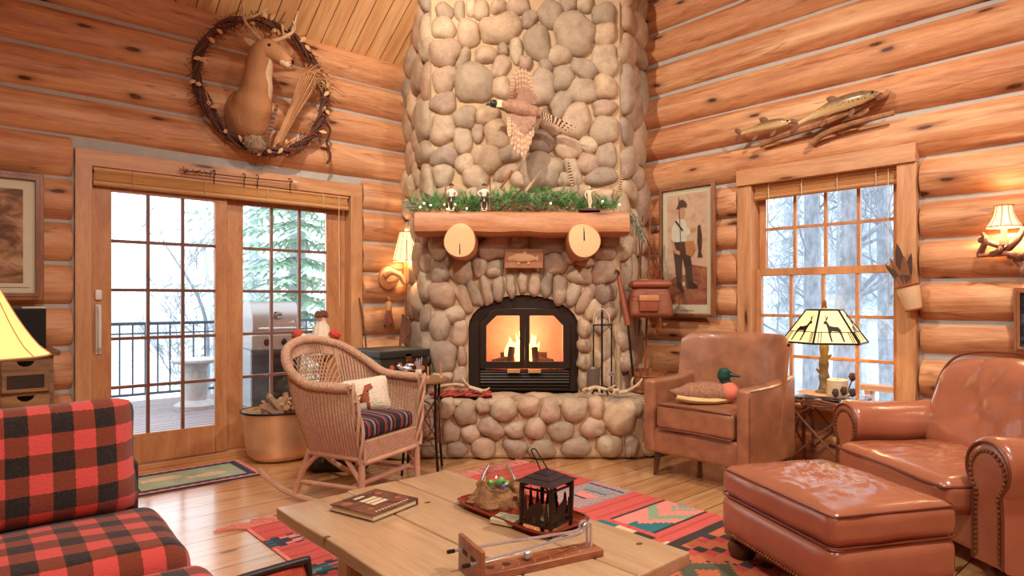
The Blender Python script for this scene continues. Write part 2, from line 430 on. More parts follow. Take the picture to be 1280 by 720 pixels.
DX0, DX1, DZ = .651, 2.752, 2.21
mb = MB()
sl = [.03+.2815*k for k in range(13)]
for k in range(12):
    z0, z1 = sl[k], sl[k+1]; zc, r = (z0+z1)/2, (z1-z0)/2*1.085
    if z0 < 2.2:
        log(mb, 'x', YB+.1, zc, r, XL, DX0-.012, k+1); log(mb, 'x', YB+.1, zc, r, DX1+.02, 4.85, k+40)
    else: log(mb, 'x', YB+.1, zc, r, XL, 4.85, k+1)
log(mb, 'x', YB+.1, -.1, .15, XL, DX0-.012, 33); log(mb, 'x', YB+.1, -.1, .15, DX1+.02, 4.85, 34)
wl = struct(mb.build('wall_left', 'log_x', loc=(0, 0, 0)))
mb = MB()
for a, b in (((XL, 0), (DX0, DZ)), ((DX1, 0), (4.85, DZ)), ((XL, DZ), (4.85, EAVE))):
    mb.span((a[0], YB+.022, a[1]), (b[0], YB+.17, b[1]))
mb.build('chinking', 'chink', wl)

WY0, WY1, WZ0, WZ1 = 1.349, 2.591, .33, 2.21
sr = [.0, .28, .556, .833, 1.06, 1.322, 1.59, 1.85, 2.125, 2.422, 2.714, 3.0, 3.285, 3.57, 3.855, 4.14, 4.425, 4.71, 4.995, 5.28, 5.565, 5.85, 6.135]
mb = MB()
for k in range(len(sr)-1):
    z0, z1 = sr[k], sr[k+1]; zc, r = (z0+z1)/2, (z1-z0)/2*1.085
    top = YB+.06 if z1 < EAVE else YB-(zc-EAVE)/SLOPE+.1
    bot = YF if zc < 3.8 else max(YF, RIDGE-(6.17-zc)/SLOPE)
    if top-bot < .3: continue
    if z1 > WZ0+.1 and z0 < WZ1-.1:
        log(mb, 'y', XR+.1, zc, r, bot, WY0-.012, k+70); log(mb, 'y', XR+.1, zc, r, WY1+.012, top, k+100)
    else: log(mb, 'y', XR+.1, zc, r, bot, top, k+70)
wr = struct(mb.build('wall_right', 'log_y', loc=(0, 0, 0)))
mb = MB()
for a, b in (((YF, 0), (WY0, WZ1)), ((WY1, 0), (YB, WZ1)), ((WY0, 0), (WY1, WZ0)), ((YF, WZ1), (YB, EAVE))):
    mb.span((XR+.022, a[0], a[1]), (XR+.17, b[0], b[1]))
T = Matrix(((0, 0, 1, XR+.022), (1, 0, 0, 0), (0, 1, 0, 0), (0, 0, 0, 1)))
mb.prism([(YB, EAVE), (RIDGE, EAVE+SLOPE*(YB-RIDGE)), (YF, EAVE+SLOPE*(YB-RIDGE)-SLOPE*(RIDGE-YF))], T, .14)
mb.build('chinking', 'chink', wr)
# far sides of the room, behind the viewer
mb = MB(); mb.span((XL-.1, YF, 0), (XL, YB, 6.3)); struct(mb.build('wall_west', 'log_y', smooth=False))
mb = MB(); mb.span((XL, YF-.1, 0), (XR+.2, YF, 4.4)); struct(mb.build('wall_south', 'log_x', smooth=False))
mb = MB()
zr = EAVE+SLOPE*(YB-RIDGE)
for y0, z0, y1, z1 in ((YB+.3, EAVE-.2, RIDGE, zr), (RIDGE, zr, YF-.1, zr-SLOPE*(RIDGE-YF+.1))):
    i = len(mb.v)
    mb.v += [V(p) for p in ((XL-.1, y0, z0), (XR+.3, y0, z0), (XR+.3, y1, z1), (XL-.1, y1, z1), (XL-.1, y0, z0+.1), (XR+.3, y0, z0+.1), (XR+.3, y1, z1+.1), (XL-.1, y1, z1+.1))]
    for q in ((0, 1, 2, 3), (7, 6, 5, 4), (0, 4, 5, 1), (1, 5, 6, 2), (2, 6, 7, 3), (3, 7, 4, 0)): mb.f.append(tuple(i+x for x in q)); mb.mi.append(0)
struct(mb.build('ceiling', 'ceiling', smooth=False))

# ------------------------------------------------------------------ sliding door
d1 = struct(thing('door_1', None, None, (0, YB, 0)))
def boxes(name, mat, parent, spans, bevel=.003, label=None):
    b = MB()
    for a, c in spans: b.span(a, c)
    o = b.build(name, mat, parent, bevel=bevel)
    return plabel(o, label) if label else o
boxes('side_casing', 'trim', d1, [((DX0, -.045, 0), (DX0+.095, .16, 2.105)), ((DX1-.107, -.045, 0), (DX1, .16, 2.105))])
boxes('head_casing', 'trim_h', d1, [((DX0, -.045, 2.10), (DX1, .16, DZ))])
boxes('sill', 'trim_h', d1, [((DX0, -.02, 0), (DX1, .17, .035))])
def sash_panel(nm, x0, x1, gx0, gx1, y0, z0, z1, gz0, gz1, cols, rows, parent, mun='sash'):
    p = MB(); y1 = y0+.045
    p.span((x0, y0, z0), (gx0, y1, z1)); p.span((gx1, y0, z0), (x1, y1, z1))
    p.span((gx0, y0, z0), (gx1, y1, gz0)); p.span((gx0, y0, gz1), (gx1, y1, z1))
    fr_ = p.build(nm, 'sash', parent, bevel=.004)
    g = MB(); g.span((gx0, y0+.02, gz0), (gx1, y0+.026, gz1)); g.build('pane', 'glass', fr_, smooth=False)
    m = MB()
    for k in range(1, cols):
        x = gx0+(gx1-gx0)*k/cols; m.span((x-.011, y0+.008, gz0), (x+.011, y0+.04, gz1))
    for k in range(1, rows):
        z = gz0+(gz1-gz0)*k/rows; m.span((gx0, y0+.009, z-.011), (gx1, y0+.039, z+.011))
    m.build('muntin', mun, fr_, bevel=.003)
    return fr_
lp = sash_panel('sliding_panel', .745, 1.636, .868, 1.553, .02, .04, 2.09, .25, 1.95, 3, 5, d1, 'muntin_dark')
sash_panel('fixed_panel', 1.632, 2.645, 1.767, 2.472, .07, .04, 2.09, .25, 1.95, 3, 5, d1, 'muntin_dark')
M['white_metal'] = plain('white metal', (225, 218, 205), .4, .1, var=.03)
h = MB(); h.tube([(.79, .0, 1.16), (.79, -.035, 1.12), (.79, -.04, 1.0), (.79, -.035, .88), (.79, .0, .85)], .011, 8)
h.rbox((.79, .012, 1.0), (.035, .015, .34), .007)
h.rbox((.79, .01, 1.235), (.04, .025, .07), .008)
plabel(h.build('door_handle', 'white_metal', lp), 'white metal pull handle')

# ------------------------------------------------------------------ window
w1 = struct(thing('window_1', None, None, (XR, 1.97, 0), -pi/2))
hw = .621
boxes('side_casing', 'trim', w1, [((-hw, -.045, WZ0), (-hw+.115, .16, WZ1-.12)), ((hw-.115, -.045, WZ0), (hw, .16, WZ1-.12))])
boxes('head_casing', 'trim_h', w1, [((-hw, -.064, WZ1-.12), (hw, .16, WZ1))])
boxes('window_sill', 'trim_h', w1, [((-hw, -.044, WZ0), (hw, .16, WZ0+.09)), ((-hw-.02, -.075, WZ0+.09), (hw+.02, .03, WZ0+.115))])
sash_panel('upper_sash', -.506, .506, -.45, .45, .075, 1.39, 2.09, 1.44, 2.06, 4, 2, w1)
sash_panel('lower_sash', -.506, .506, -.465, .465, .03, .43, 1.44, .475, 1.385, 4, 3, w1)

# ------------------------------------------------------------------ fireplace
def cobble(mb, c, n, ux, uz, rx, rz, ang, h, seed, nt=22, nr=6):
    c, n, ux, uz = V(c), V(n), V(ux), V(uz); q = fr(seed)
    ph = [q.uniform(0, 6.28) for _ in range(4)]; am = [q.uniform(.03, .10) for _ in range(3)]
    pw = q.uniform(2.1, 2.9); ca, sa = cos(ang), sin(ang); fl = q.uniform(2.2, 3.6)
    def fn(u, v):
        a = 2*pi*u; e = (abs(cos(a))**pw+abs(sin(a))**pw)**(-1/pw)
        rr = e*(1+am[0]*sin(2*a+ph[0])+am[1]*sin(3*a+ph[1])+am[2]*.7*sin(5*a+ph[2]))
        t = (v*.5)*2; k = sin(t*pi/2)if t < 1 else 1
        hh = h*(1-k**fl)**(1/2.1) if k < 1 else -.25*h
        x, z = rr*rx*k*cos(a), rr*rz*k*sin(a)
        x, z = x*ca-z*sa, x*sa+z*ca
        p = c+ux*x+uz*z
        bmp = .30*h*noise.noise(p*9+V((seed, 0, 0)))+.14*h*noise.noise(p*24)
        return p+n*(hh+bmp*min(1, 1.6-1.5*k))
    vs = [0, .22, .42, .58, .72, .84, .93, 1.0]
    mb.grid(lambda u, v: fn(u, vs[int(round(v*(len(vs)-1)))]), nt, len(vs)-1, cu=True)
def fill_cobbles(mb, W, Hh, place, n, seed, gap=.012, hmin=.04, hmax=.07, asp=1.0):
    q = fr(seed); S = []                              # dart-thrown sites, relaxed, then each cell's ellipse
    for _ in range(n*40):
        p = (q.uniform(.03, W-.03), q.uniform(.03, Hh-.03)); r = sqrt(W*Hh/n)*q.choice((.55, .75, .9))
        if all((p[0]-s[0])**2+((p[1]-s[1])*asp)**2 > ((r+s[2])*.62)**2 for s in S): S.append((p[0], p[1], r))
        if len(S) >= n*2: break
    for i, (x, y, r) in enumerate(S):
        poly = [(0, 0), (W, 0), (W, Hh), (0, Hh)]
        for j, (x2, y2, r2) in enumerate(S):
            if i == j: continue
            dx, dy = x2-x, y2-y; L = sqrt(dx*dx+dy*dy)
            if L > 1.2: continue
            t = L*r/(r+r2); nx, ny = dx/L, dy/L; out = []
            for k in range(len(poly)):
                a, b = poly[k], poly[(k+1) % len(poly)]
                da = (a[0]-x)*nx+(a[1]-y)*ny-t; db = (b[0]-x)*nx+(b[1]-y)*ny-t
                if da <= 0: out.append(a)
                if da*db < 0: s_ = da/(da-db); out.append((a[0]+(b[0]-a[0])*s_, a[1]+(b[1]-a[1])*s_))
            poly = out
            if len(poly) < 3: break
        if len(poly) < 3: continue
        cx = sum(p[0] for p in poly)/len(poly); cy = sum(p[1] for p in poly)/len(poly)
        sxx = sum((p[0]-cx)**2 for p in poly)/len(poly); syy = sum((p[1]-cy)**2 for p in poly)/len(poly); sxy = sum((p[0]-cx)*(p[1]-cy) for p in poly)/len(poly)
        ang = .5*atan2(2*sxy, sxx-syy); tr, dt = (sxx+syy)/2, sqrt(((sxx-syy)/2)**2+sxy**2)
        ra, rb = sqrt(max(1e-6, tr+dt))*1.17-gap, sqrt(max(1e-6, tr-dt))*1.17-gap
        if rb < .02: continue
        c, nn, ux, uz = place(cx, cy)
        cobble(mb, c, nn, ux, uz, ra, rb, ang, q.uniform(hmin, hmax)*min(1.2, .5+rb/.1), seed*100+i)

FC = R2(.115, 5.2, 0)
fire = thing('stone_fireplace', 'river cobble corner fireplace with log mantel and arched glass-door stove', 'fireplace', FC, -AL)
cm = MB(CAMROT)                                        # built in view-aligned axes
FY = 5.24; TOP = 5.0
TF = Matrix(((1, 0, 0, 0), (0, 0, 1, FY), (0, 1, 0, 0), (0, 0, 0, 1)))   # polygon in X,Z -> extruded towards +Y
def rel(X): return X
archp = [(-.357, .44)]+[(.0945+.4515*cos(pi-pi*k/16), .98+.262*sin(pi*k/16)) for k in range(17)]+[(.546, .44)]
cm.prism([(-.66, 0), (-.357, 0)]+archp+[(.546, 0), (.88, 0), (.88, TOP), (-.66, TOP)], TF, .34)
TZ = Matrix.Identity(4)
cm.prism([(-.66, FY), (-.5, FY+.2), (-.45, 6.3), (-.8, 6.2), (-.985, 6.02)], TZ, TOP)
cm.prism([(.88, FY), (1.2, 5.80), (1.05, 5.95), (.7, 6.2), (.66, FY+.2)], TZ, TOP)
cm.prism([(-.6, 5.95), (.8, 5.95), (.8, 6.3), (-.6, 6.3)], TZ, TOP)
cm.build('mortar_core', 'mortar', fire, world=True, smooth=False)
sm = MB(CAMROT); K = 5.2/800
A_ = radians
FRONT = [(555,12,12,10,0),(574,11,6.5,13,0),(601,11,10,12,0),(589,7,7,12,0),(623,6,10,10,0),(648,5,14,13,0),(554,33,14.5,14,0),(585,40,14.5,17.5,0),(626,34,25,19,12),(556,64,19,18,0),(579,72,7,15,-28),(607,67,15,10,0),(629,60,7,8,0),(645,61,8.5,17,0),(626,82,10,16,-22),(592,102,24,25,0),(555,98,14.5,17,0),(627,109,12,15,0),(657,77,9,9,0),(662,22,9,13,-25),(689,16,16,17,-30),(710,4,10,11,0),(732,4,11,10,0),(756,16,16,13.5,0),(672,52,17,22,0),(718,40,26,27,0),(700,67,14.5,13.5,0),(757,41,14.5,14,0),(757,74,17,19,0),(682,82,9,9.5,0),(731,85,17,12,-38),(704,97,14,15,0),(728,113,18,17,0),(757,107,15,15,0),(677,108,18,23,0),(554,128,15.5,15,0),(581,146,14.5,14.5,0),(610,143,15,13,20),(553,161,15,19,0),(597,165,7.5,12.5,0),(578,175,11.5,17,0),(622,168,16,20,10),(555,195,16,13.5,0),(581,204,12.5,13.5,0),(609,197,17,20,25),(553,219,13.5,15,0),(595,222,18,15,-20),(632,215,17,8.5,33),(638,190,17,11,15),(648,224,10,11,0),(702,129,13.5,19,-25),(720,150,20,21,0),(756,134,15.5,11,0),(756,162,17.5,18.5,0),(735,181,11.5,12,-30),(758,195,13,17,0),(676,176,18,14,0),(710,184,18,15,-30),(735,204,15,13,-20),(752,220,20,12,5),(676,214,27,24,0),(717,213,9,20,25),(705,224,10,9,0),(689,157,13,11,0),(655,150,16,18,0),
 (560,243,16,12,0),(590,245,13,12,0),(618,240,14,12,0),(645,246,14,10,0),(672,249,12,9,0),(700,243,15,11,0),(728,240,13,11,0),(756,246,14,12,0),
 (548,307,12,18,0),(562,326,6,9,-15),(550,341,11,15,0),(576,338,15.5,16.5,0),(599,334,8.5,14,0),(618,336,11.5,11,0),(619,307,20,18,0),(648,302,13,10,0),(552,368,17,16.5,0),(580,373,8.5,19,25),(592.5,367,8,17.5,20),(607.5,363,7.5,18,10),(622.5,361,8,15,3),(638.5,357,6.5,15,2),(653,353,6.5,14.5,0),(668.5,355,8,15,-2),(684,354,8,18,-8),(700,362,9.5,18,-8),(716,368,9,15,-18),(732.5,374,9,20,-33),(568,393,13,11,20),(695,330,15,13.5,-15),(711,322,9.5,8,-20),(732,328,11,7,0),(726,345,16,11,-15),(755,341,17,14.5,0),(757,317,14,9,0),(686,304,25,14,0),(760,300,11,10,0),(757,367,15,12,0),(743,389,10.5,15,-20),(763,388,9.5,13,0),
 (550,408,13,21,0),(574,417,10,18,-10),(553,446,17.5,21,0),(577,446,6.5,13,5),(575,471,10,12,0),(551,474,13,12,0),(731,411,8,14,10),(731,432,8.5,9,0),(731,453,9.5,9.5,0),(732,478,9,12,0),(759,431,9,21,0),(752,408,9,11,0),(761,466,10,21,0),(748,450,6,12,0),(746,480,7,11,0)]
for i, (px, py, rx, rz, a) in enumerate(FRONT):
    X, Z = (px-640)*K, H-(py-HY)*K
    cobble(sm, (X, FY+.005, Z), (0, -1, 0), (1, 0, 0), (0, 0, 1), rx*K*1.06, rz*K*1.06, A_(a), .045+.0022*min(rx, rz), 300+i)
for k in range(5):                                      # above the picture's edge
    for j in range(6):
        if k or 1: cobble(sm, (-.52+.25*j+.05*(k % 2), FY, 3.85+.27*k), (0, -1, 0), (1, 0, 0), (0, 0, 1), .115, .12, .3*j, .07, 900+k*10+j)
def facet(a, b, seed, n, z0=.0, z1=4.9):
    a, b = V(a+(0,)), V(b+(0,)); d = b-a; L = d.length; ux = d/L; nn = V((-ux.y, ux.x, 0))
    if nn.y > 0: nn = -nn
    fill_cobbles(sm, L, z1-z0, lambda x, y: (a+ux*x+V((0, 0, z0+y)), nn, ux, V((0, 0, 1))), n, seed, gap=.008)
facet((-.985, 6.02), (-.665, FY+.0), 5, 52); facet((.885, FY), (1.2, 5.80), 9, 46)
sm.build('cobblestone_cladding', 'stone', fire, world=True, angle=60)
# soffit corner stones give the jambs their ragged edge; hearth
hm = MB(CAMROT)
HP = [(-.68, 4.83), (.98, 4.83), (1.3, 5.1), (1.45, 5.38), (1.2, 5.82), (-.98, 6.0), (-1.32, 5.55), (-1.34, 5.2), (-1.0, 4.83)]
hm.prism(HP, TZ, .425)
hearth = hm.build('hearth', 'mortar', fire, world=True, bevel=.03)
hs = MB(CAMROT); K4 = 4.8/800
HF = [(558.5,511,11,13,0),(582,517,13.5,17,0),(603,508,9.5,10,0),(630,513,16.5,15.5,0),(660.5,509,13.5,12,0),(688,515,13,17,0),(718,513,17.5,14,0),(746,510,10,14,0),(776,523,20.5,22,0),(536,535,12,15,0),(563,541,12,14,0),(588,543,12,12,30),(614,536,19,11.5,-40),(643.5,538,12.5,12,0),(669.5,536,12.5,15,-10),(701,539,16.5,14,0),(741.6,535,16.5,13.5,0),(571,562,15,9.5,0),(604,560,16,14,0),(644.6,561,15.5,13.5,0),(677.5,562,17,13.5,0),(720.5,559,18,12.5,5),(762.5,558,15.5,15.5,0),(789.6,558,9,14.5,0),(797.6,510,7,12,0),(537,562,13,10,0),(534,515,10,10,0)]
for i, (px, py, rx, rz, a) in enumerate(HF):
    cobble(hs, ((px-640)*K4, 4.835, H-(py-HY)*K4), (0, -1, 0), (1, 0, 0), (0, 0, 1), rx*K4, rz*K4, A_(a), .045+.002*min(rx, rz), 600+i)
def seg(a, b, seed, n, z0, z1):
    a, b = V(a), V(b); d = b-a; L = d.length; ux = d/L; nn = V((ux.y, -ux.x, 0))
    fill_cobbles(hs, L, z1-z0, lambda x, y: (a+ux*x+V((0, 0, z0+y)), nn, ux, V((0, 0, 1))), n, seed, gap=.008)
seg((-1.0, 4.83, 0), (-.68, 4.83, 0), 21, 4, .0, .43); seg((.98, 4.83, 0), (1.3, 5.1, 0), 22, 5, 0, .43); seg((-1.34, 5.2, 0), (-1.0, 4.83, 0), 23, 5, 0, .43)
q = fr(3)
fill_cobbles(hs, 1.66, .40, lambda x, y: (V((-.68+x, 4.82+y, .418)), V((0, 0, 1)), V((1, 0, 0)), V((0, 1, 0))), 13, 31, gap=.004, hmin=.03, hmax=.04)
fill_cobbles(hs, .5, .5, lambda x, y: (V((.72+x, 4.95+y*.9, .418)), V((0, 0, 1)), V((1, 0, 0)), V((0, 1, 0))), 4, 33, gap=.004, hmin=.025, hmax=.03)
plabel(hs.build('cobblestone_facing', 'stone', hearth, world=True, angle=60), 'low rounded cobbles facing the raised hearth')

# mantel beam on two log corbels
mm = MB(CAMROT)
def beam(u, v):
    X = -.75+1.654*u; a = 2*pi*v; c_, s_ = cos(a), sin(a); p = 5
    e = (abs(c_)**p+abs(s_)**p)**(-1/p)
    yy, zz = e*c_*.17, e*s_*.091
    if zz < 0: zz *= 1+.13*noise.noise(V((X*3.2, 4, 0)))+.12*math.exp(-((X-.43)/.2)**2)
    yy *= 1+.03*noise.noise(V((X*4, c_, s_)))
    zz += .006*noise.noise(V((X*5, 1, s_)))
    return (X, 5.085+yy, 1.797+zz)
mm.grid(beam, 40, 28, cv=True)
mm.face([beam(0, j/28) for j in range(28)]); mm.face([beam(1, j/28) for j in range(28)])
mm.build('mantel_beam', 'bark_wood', fire, world=True)
for cx in (-.396, .548):
    c = MB(); 
    def cyl(u, v, s=int(cx*100)):
        ys = [0, .004, .012, .1, .2, .3, .42]; y = ys[int(round(u*6))]; a = 2*pi*v
        r = .128*(1+.05*sin(2*a+s)+.03*sin(3*a+s*2)); r *= (.955, .99, 1, 1.02, 1.04, 1.05, 1.05)[int(round(u*6))]
        return (r*cos(a), y, r*sin(a))
    c.grid(cyl, 6, 30, cv=True, mi=1); c.face([cyl(0, j/30) for j in range(30)], 0)
    s_ = 1 if cx > 0 else -1
    c.mi = [1 if i < 180 else 0 for i in range(len(c.f))]
    o = c.build('log_corbel', ['endgrain', 'bark_wood'], fire); o.location = (cx-.115, 4.855-5.2, 1.652)
    k = MB(); a0 = pi/2 if cx > 0 else -pi/2
    k.prism([(-.0055, 0), (.0055, 0), (.003, .06*s_), (-.004, .11*s_)] if s_ > 0 else [(-.004, -.11), (.004, -.1), (.002, -.02), (-.003, -.03)], Matrix(((1, 0, 0, 0), (0, 0, 1, -.002), (0, 1, 0, 0), (0, 0, 0, 1))), .004)
    ck = k.build('drying_crack', 'black_iron', o, smooth=False)
# stove insert
iv = MB(CAMROT); Y0 = 5.27
TI = Matrix(((1, 0, 0, 0), (0, 0, 1, Y0), (0, 1, 0, 0), (0, 0, 0, 1)))
arch2 = [(.0945+.4515*cos(pi-pi*k/16), .98+.262*sin(pi*k/16)) for k in range(17)]
iv.prism([(-.357, .45)]+arch2+[(.546, .45), (.475, .45), (.475, 1.016), (.361, 1.13), (-.144, 1.13), (-.262, 1.016), (-.262, .45)], TI, .02)
ins = iv.build('stove_surround', 'stove', fire, world=True, bevel=.004)
S = 5.25/800
def XZ(px, py): return ((px-640)*S, H-(py-HY)*S)
fx = MB(CAMROT)                                          # firebox shell, open to the front
for a, b in (((-.25, 5.3, .62), (-.23, 5.72, 1.13)), ((.44, 5.3, .62), (.46, 5.72, 1.13)), ((-.25, 5.70, .62), (.46, 5.72, 1.13)), ((-.25, 5.3, 1.11), (.46, 5.72, 1.13)), ((-.25, 5.3, .60), (.46, 5.72, .62))): fx.span(a, b)
fx.build('firebox', 'firebrick', fire, world=True, smooth=False)
lv = MB(CAMROT)
for k in range(5): lv.box(((.475-.262)/2, 5.265, .615-.023*k), (.735, .012, .016), Matrix.Rotation(radians(-30), 3, 'X'))
lv.span((-.262, 5.285, .45), (.475, 5.295, .63)); lv.span((-.262, 5.262, .49), (.475, 5.28, .502)); lv.span((-.2, 5.255, .462), (.42, 5.275, .474))
lv.build('louvre_grille', 'stove', fire, world=True, bevel=.002)
for sgn, o_, i_ in ((1, [(600, 461), (655.95, 461), (655.95, 386), (618, 386), (600, 403)], [(608, 452), (649.5, 452), (649.5, 394.5), (621, 394.5), (608, 407)]),
                    (2, [(713, 461), (656.05, 461), (656.05, 386), (695, 386), (713, 403)], [(704, 452), (662, 452), (662, 394.5), (692, 394.5), (704, 407)])):
    d = MB(CAMROT); TD = Matrix(((1, 0, 0, 0), (0, 0, 1, 5.245), (0, 1, 0, 0), (0, 0, 0, 1)))
    O, I = [XZ(*p) for p in o_], [XZ(*p) for p in i_]
    d.ring(O, I, TD, .03); do = d.build('stove_door', 'stove', fire, world=True, bevel=.003)
    g = MB(CAMROT); TD2 = TD.copy(); TD2[1][3] = 5.258; g.prism(I, TD2, .004); g.build('pane', 'clear', do, world=True, smooth=False)
    hx = (634, 650) if sgn == 1 else (660, 676)
    g = MB(CAMROT); a, b = XZ(hx[0], 466), XZ(hx[1], 461); g.span((a[0], 5.225, a[1]), (b[0], 5.24, b[1])); plabel(g.build('handle', 'brass', do, world=True, bevel=.003), 'pale brass handle')
# ------------------------------------------------------------------ things on the walls and the chimney
M['deer_fur'] = plain('deer fur', (178, 122, 78), .85, var=.22, nscale=9, bump=.5, bscale=70, stretch=(1, 1, .35))
M['deer_pale'] = plain('pale throat fur', (214, 180, 140), .9, var=.1, bump=.4, bscale=70)
M['antler'] = plain('antler bone', (198, 160, 120), .5, var=.25, nscale=20)
M['eye_black'] = plain('black eye', (14, 10, 8), .1)
M['vine'] = plain('dry grapevine', (92, 54, 38), .85, var=.3, nscale=30, bump=.5)
M['dry_leaf'] = plain('dried leaf', (206, 160, 112), .8, var=.2)
M['berry'] = plain('red berry', (178, 44, 36), .4)
M['straw'] = plain('dry straw', (206, 150, 102), .8, var=.2)
M['feather_brown'] = plain('brown feather', (132, 84, 56), .75, var=.25, nscale=30)
M['feather_dark'] = plain('dark feather bars', (82, 54, 40), .8, var=.2)
M['feather_pale'] = plain('pale feather', (206, 168, 130), .8, var=.2, nscale=30)
M['needle'] = plain('green pine needles', (92, 164, 88), .7, var=.3, nscale=20)
M['frost_needle'] = plain('dusty pine needles', (150, 164, 140), .8, var=.25)
M['twig'] = plain('brown twig', (112, 62, 36), .7, var=.25, nscale=25)
M['cream'] = plain('cream plaster', (226, 204, 164), .7, var=.05)
M['skin'] = plain('painted skin', (214, 150, 116), .6)
M['cloth_dark'] = plain('dark brown painted cloth', (74, 42, 34), .7)
M['cloth_white'] = plain('white painted cloth', (228, 214, 190), .7)
M['shade_cloth'] = emit('lit cream lamp shade', (255, 226, 170), .75)
M['bulb'] = emit('fairy light', (255, 232, 180), 14)
M['leather_tan'] = plain('tan leather', (196, 128, 78), .55, var=.15, bump=.2)
M['leather_red'] = plain('red brown leather', (146, 74, 46), .45, var=.2, bump=.2)
M['wood_dark'] = wood('dark turned wood', (96, 54, 32), (54, 30, 20), (5, 5, 1), 3, .4)
M['wood_mid'] = wood('mid brown wood', (172, 108, 62), (120, 68, 38), (5, 5, 1), 3, .45)
M['frame_gold'] = wood('brown gold frame', (168, 108, 70), (120, 70, 44), (5, 5, 1), 3, .35, bump=.2)
M['mat_board'] = plain('cream mat board', (226, 206, 176), .9, var=.02)

def csec(secs, k=5):
    P = bez([V(c[0]) for c in secs], k); out = []
    for i, p in enumerate(P):
        t = min(len(secs)-1.0001, i/k); a = int(t); f = t-a; f = f*f*(3-2*f)
        out.append((p, secs[a][1]*(1-f)+secs[min(a+1, len(secs)-1)][1]*f, secs[a][2]*(1-f)+secs[min(a+1, len(secs)-1)][2]*f))
    return out
def leafshape(mb, base, tip, w, nrm, thick=.003, mi=0, n=6, bend=0.):
    base, tip, nrm = V(base), V(tip), V(nrm).normalized(); d = tip-base; sd = d.cross(nrm).normalized()
    def fn(u, v, s=1):
        k = sin(pi*min(1, u*.97+.015))**.7
        return base+d*u+sd*(w*k*(v-.5))+nrm*(bend*sin(pi*u)+s*thick*k*(1-abs(2*v-1)))
    mb.grid(lambda u, v: fn(u, v), n, 4, mi=mi); mb.grid(lambda u, v: fn(u, 1-v, -1), n, 4, mi=mi)
def feather(mb, path, w, nrm, bars=12, m0=0, m1=1, taper=.8):
    P = bez(path, max(6, int(bars*2/(len(path)-1)+1))); nrm = V(nrm).normalized(); k = len(P)-1
    def fn(u, v, s=1):
        i = int(round(u*k)); p = P[i]; d = (P[min(i+1, k)]-P[max(0, i-1)]).normalized(); sd = d.cross(nrm).normalized()
        ww = w*min(1, .25+u*3)*(1-max(0, u-taper)/(1-taper+1e-6))**.6
        return p+sd*ww*(v-.5)+nrm*(s*.0025*(1-abs(2*v-1)))
    sel = lambda i, j: m1 if (int(i*bars/k) % 2) else m0
    mb.grid(lambda u, v: fn(u, v), k, 4, mi=sel); mb.grid(lambda u, v: fn(u, 1-v, -1), k, 4, mi=sel)

# deer
dr = thing('deer_mount', 'mounted buck head and shoulders with antlers inside the vine wreath', 'deer mount', (1.75, 5.05, 2.36))
b = MB()
secs = [((1.75, 5.06, 2.60), .165, .235), ((1.75, 4.99, 2.62), .16, .22), ((1.75, 4.92, 2.68), .135, .18), ((1.755, 4.86, 2.79), .10, .125), ((1.755, 4.83, 2.91), .088, .105), ((1.765, 4.79, 3.01), .084, .095), ((1.795, 4.755, 3.05), .078, .086), ((1.84, 4.715, 3.03), .062, .07), ((1.88, 4.678, 2.99), .047, .054), ((1.912, 4.65, 2.957), .042, .046), ((1.926, 4.637, 2.945), .028, .03), ((1.931, 4.632, 2.94), .01, .01)]
b.loft(csec(secs, 5), 20)
b.build('body', 'deer_fur', dr, world=True)
e = MB(); e.loft(csec([((1.81, 4.86, 2.66), .05, .06), ((1.80, 4.815, 2.77), .058, .06), ((1.792, 4.785, 2.88), .052, .055), ((1.80, 4.755, 2.97), .044, .045), ((1.83, 4.725, 2.995), .03, .03)], 4), 12)
plabel(e.build('throat', 'deer_pale', dr, world=True), 'pale throat patch')
for a, c in (((1.735, 4.79, 3.085), (1.65, 4.82, 3.125)), ((1.81, 4.80, 3.10), (1.85, 4.87, 3.15))):
    e = MB(); leafshape(e, a, c, .05, (-.5, -.8, .2), .012, bend=-.01); e.build('ear', 'deer_pale', dr, world=True)
e = MB(); e.loft(csec([((1.885, 4.674, 2.968), .044, .04), ((1.913, 4.648, 2.942), .041, .036), ((1.927, 4.636, 2.932), .02, .02)], 4), 14); plabel(e.build('muzzle', 'deer_pale', dr, world=True), 'pale muzzle')
e = MB(); e.ell((1.785, 4.687, 3.065), .015); e.build('eye', 'eye_black', dr, world=True)
e = MB(); e.ell((1.926, 4.634, 2.963), (.026, .02, .018)); e.build('nose', 'eye_black', dr, world=True)
for br in ([[(327, 52), (314.6, 38), (305, 23), (303, -2)], [(305, 23), (318, 20), (334, 10.7)], [(320, 42), (316, 30)]], [[(338, 53), (357, 46), (368, 37), (366, 26)], [(355, 46), (352, 30)], [(366, 39), (372, 14)]]):
    e = MB()
    for j, pth in enumerate(br):
        P = bez([LW(x, y, .33+.05*k) for k, (x, y) in enumerate(pth)], 6); e.tube(P, lambda t, j=j: (.017 if j == 0 else .012)*(1-.75*t)+.001, 8)
    e.build('antler', 'antler', dr, world=True)
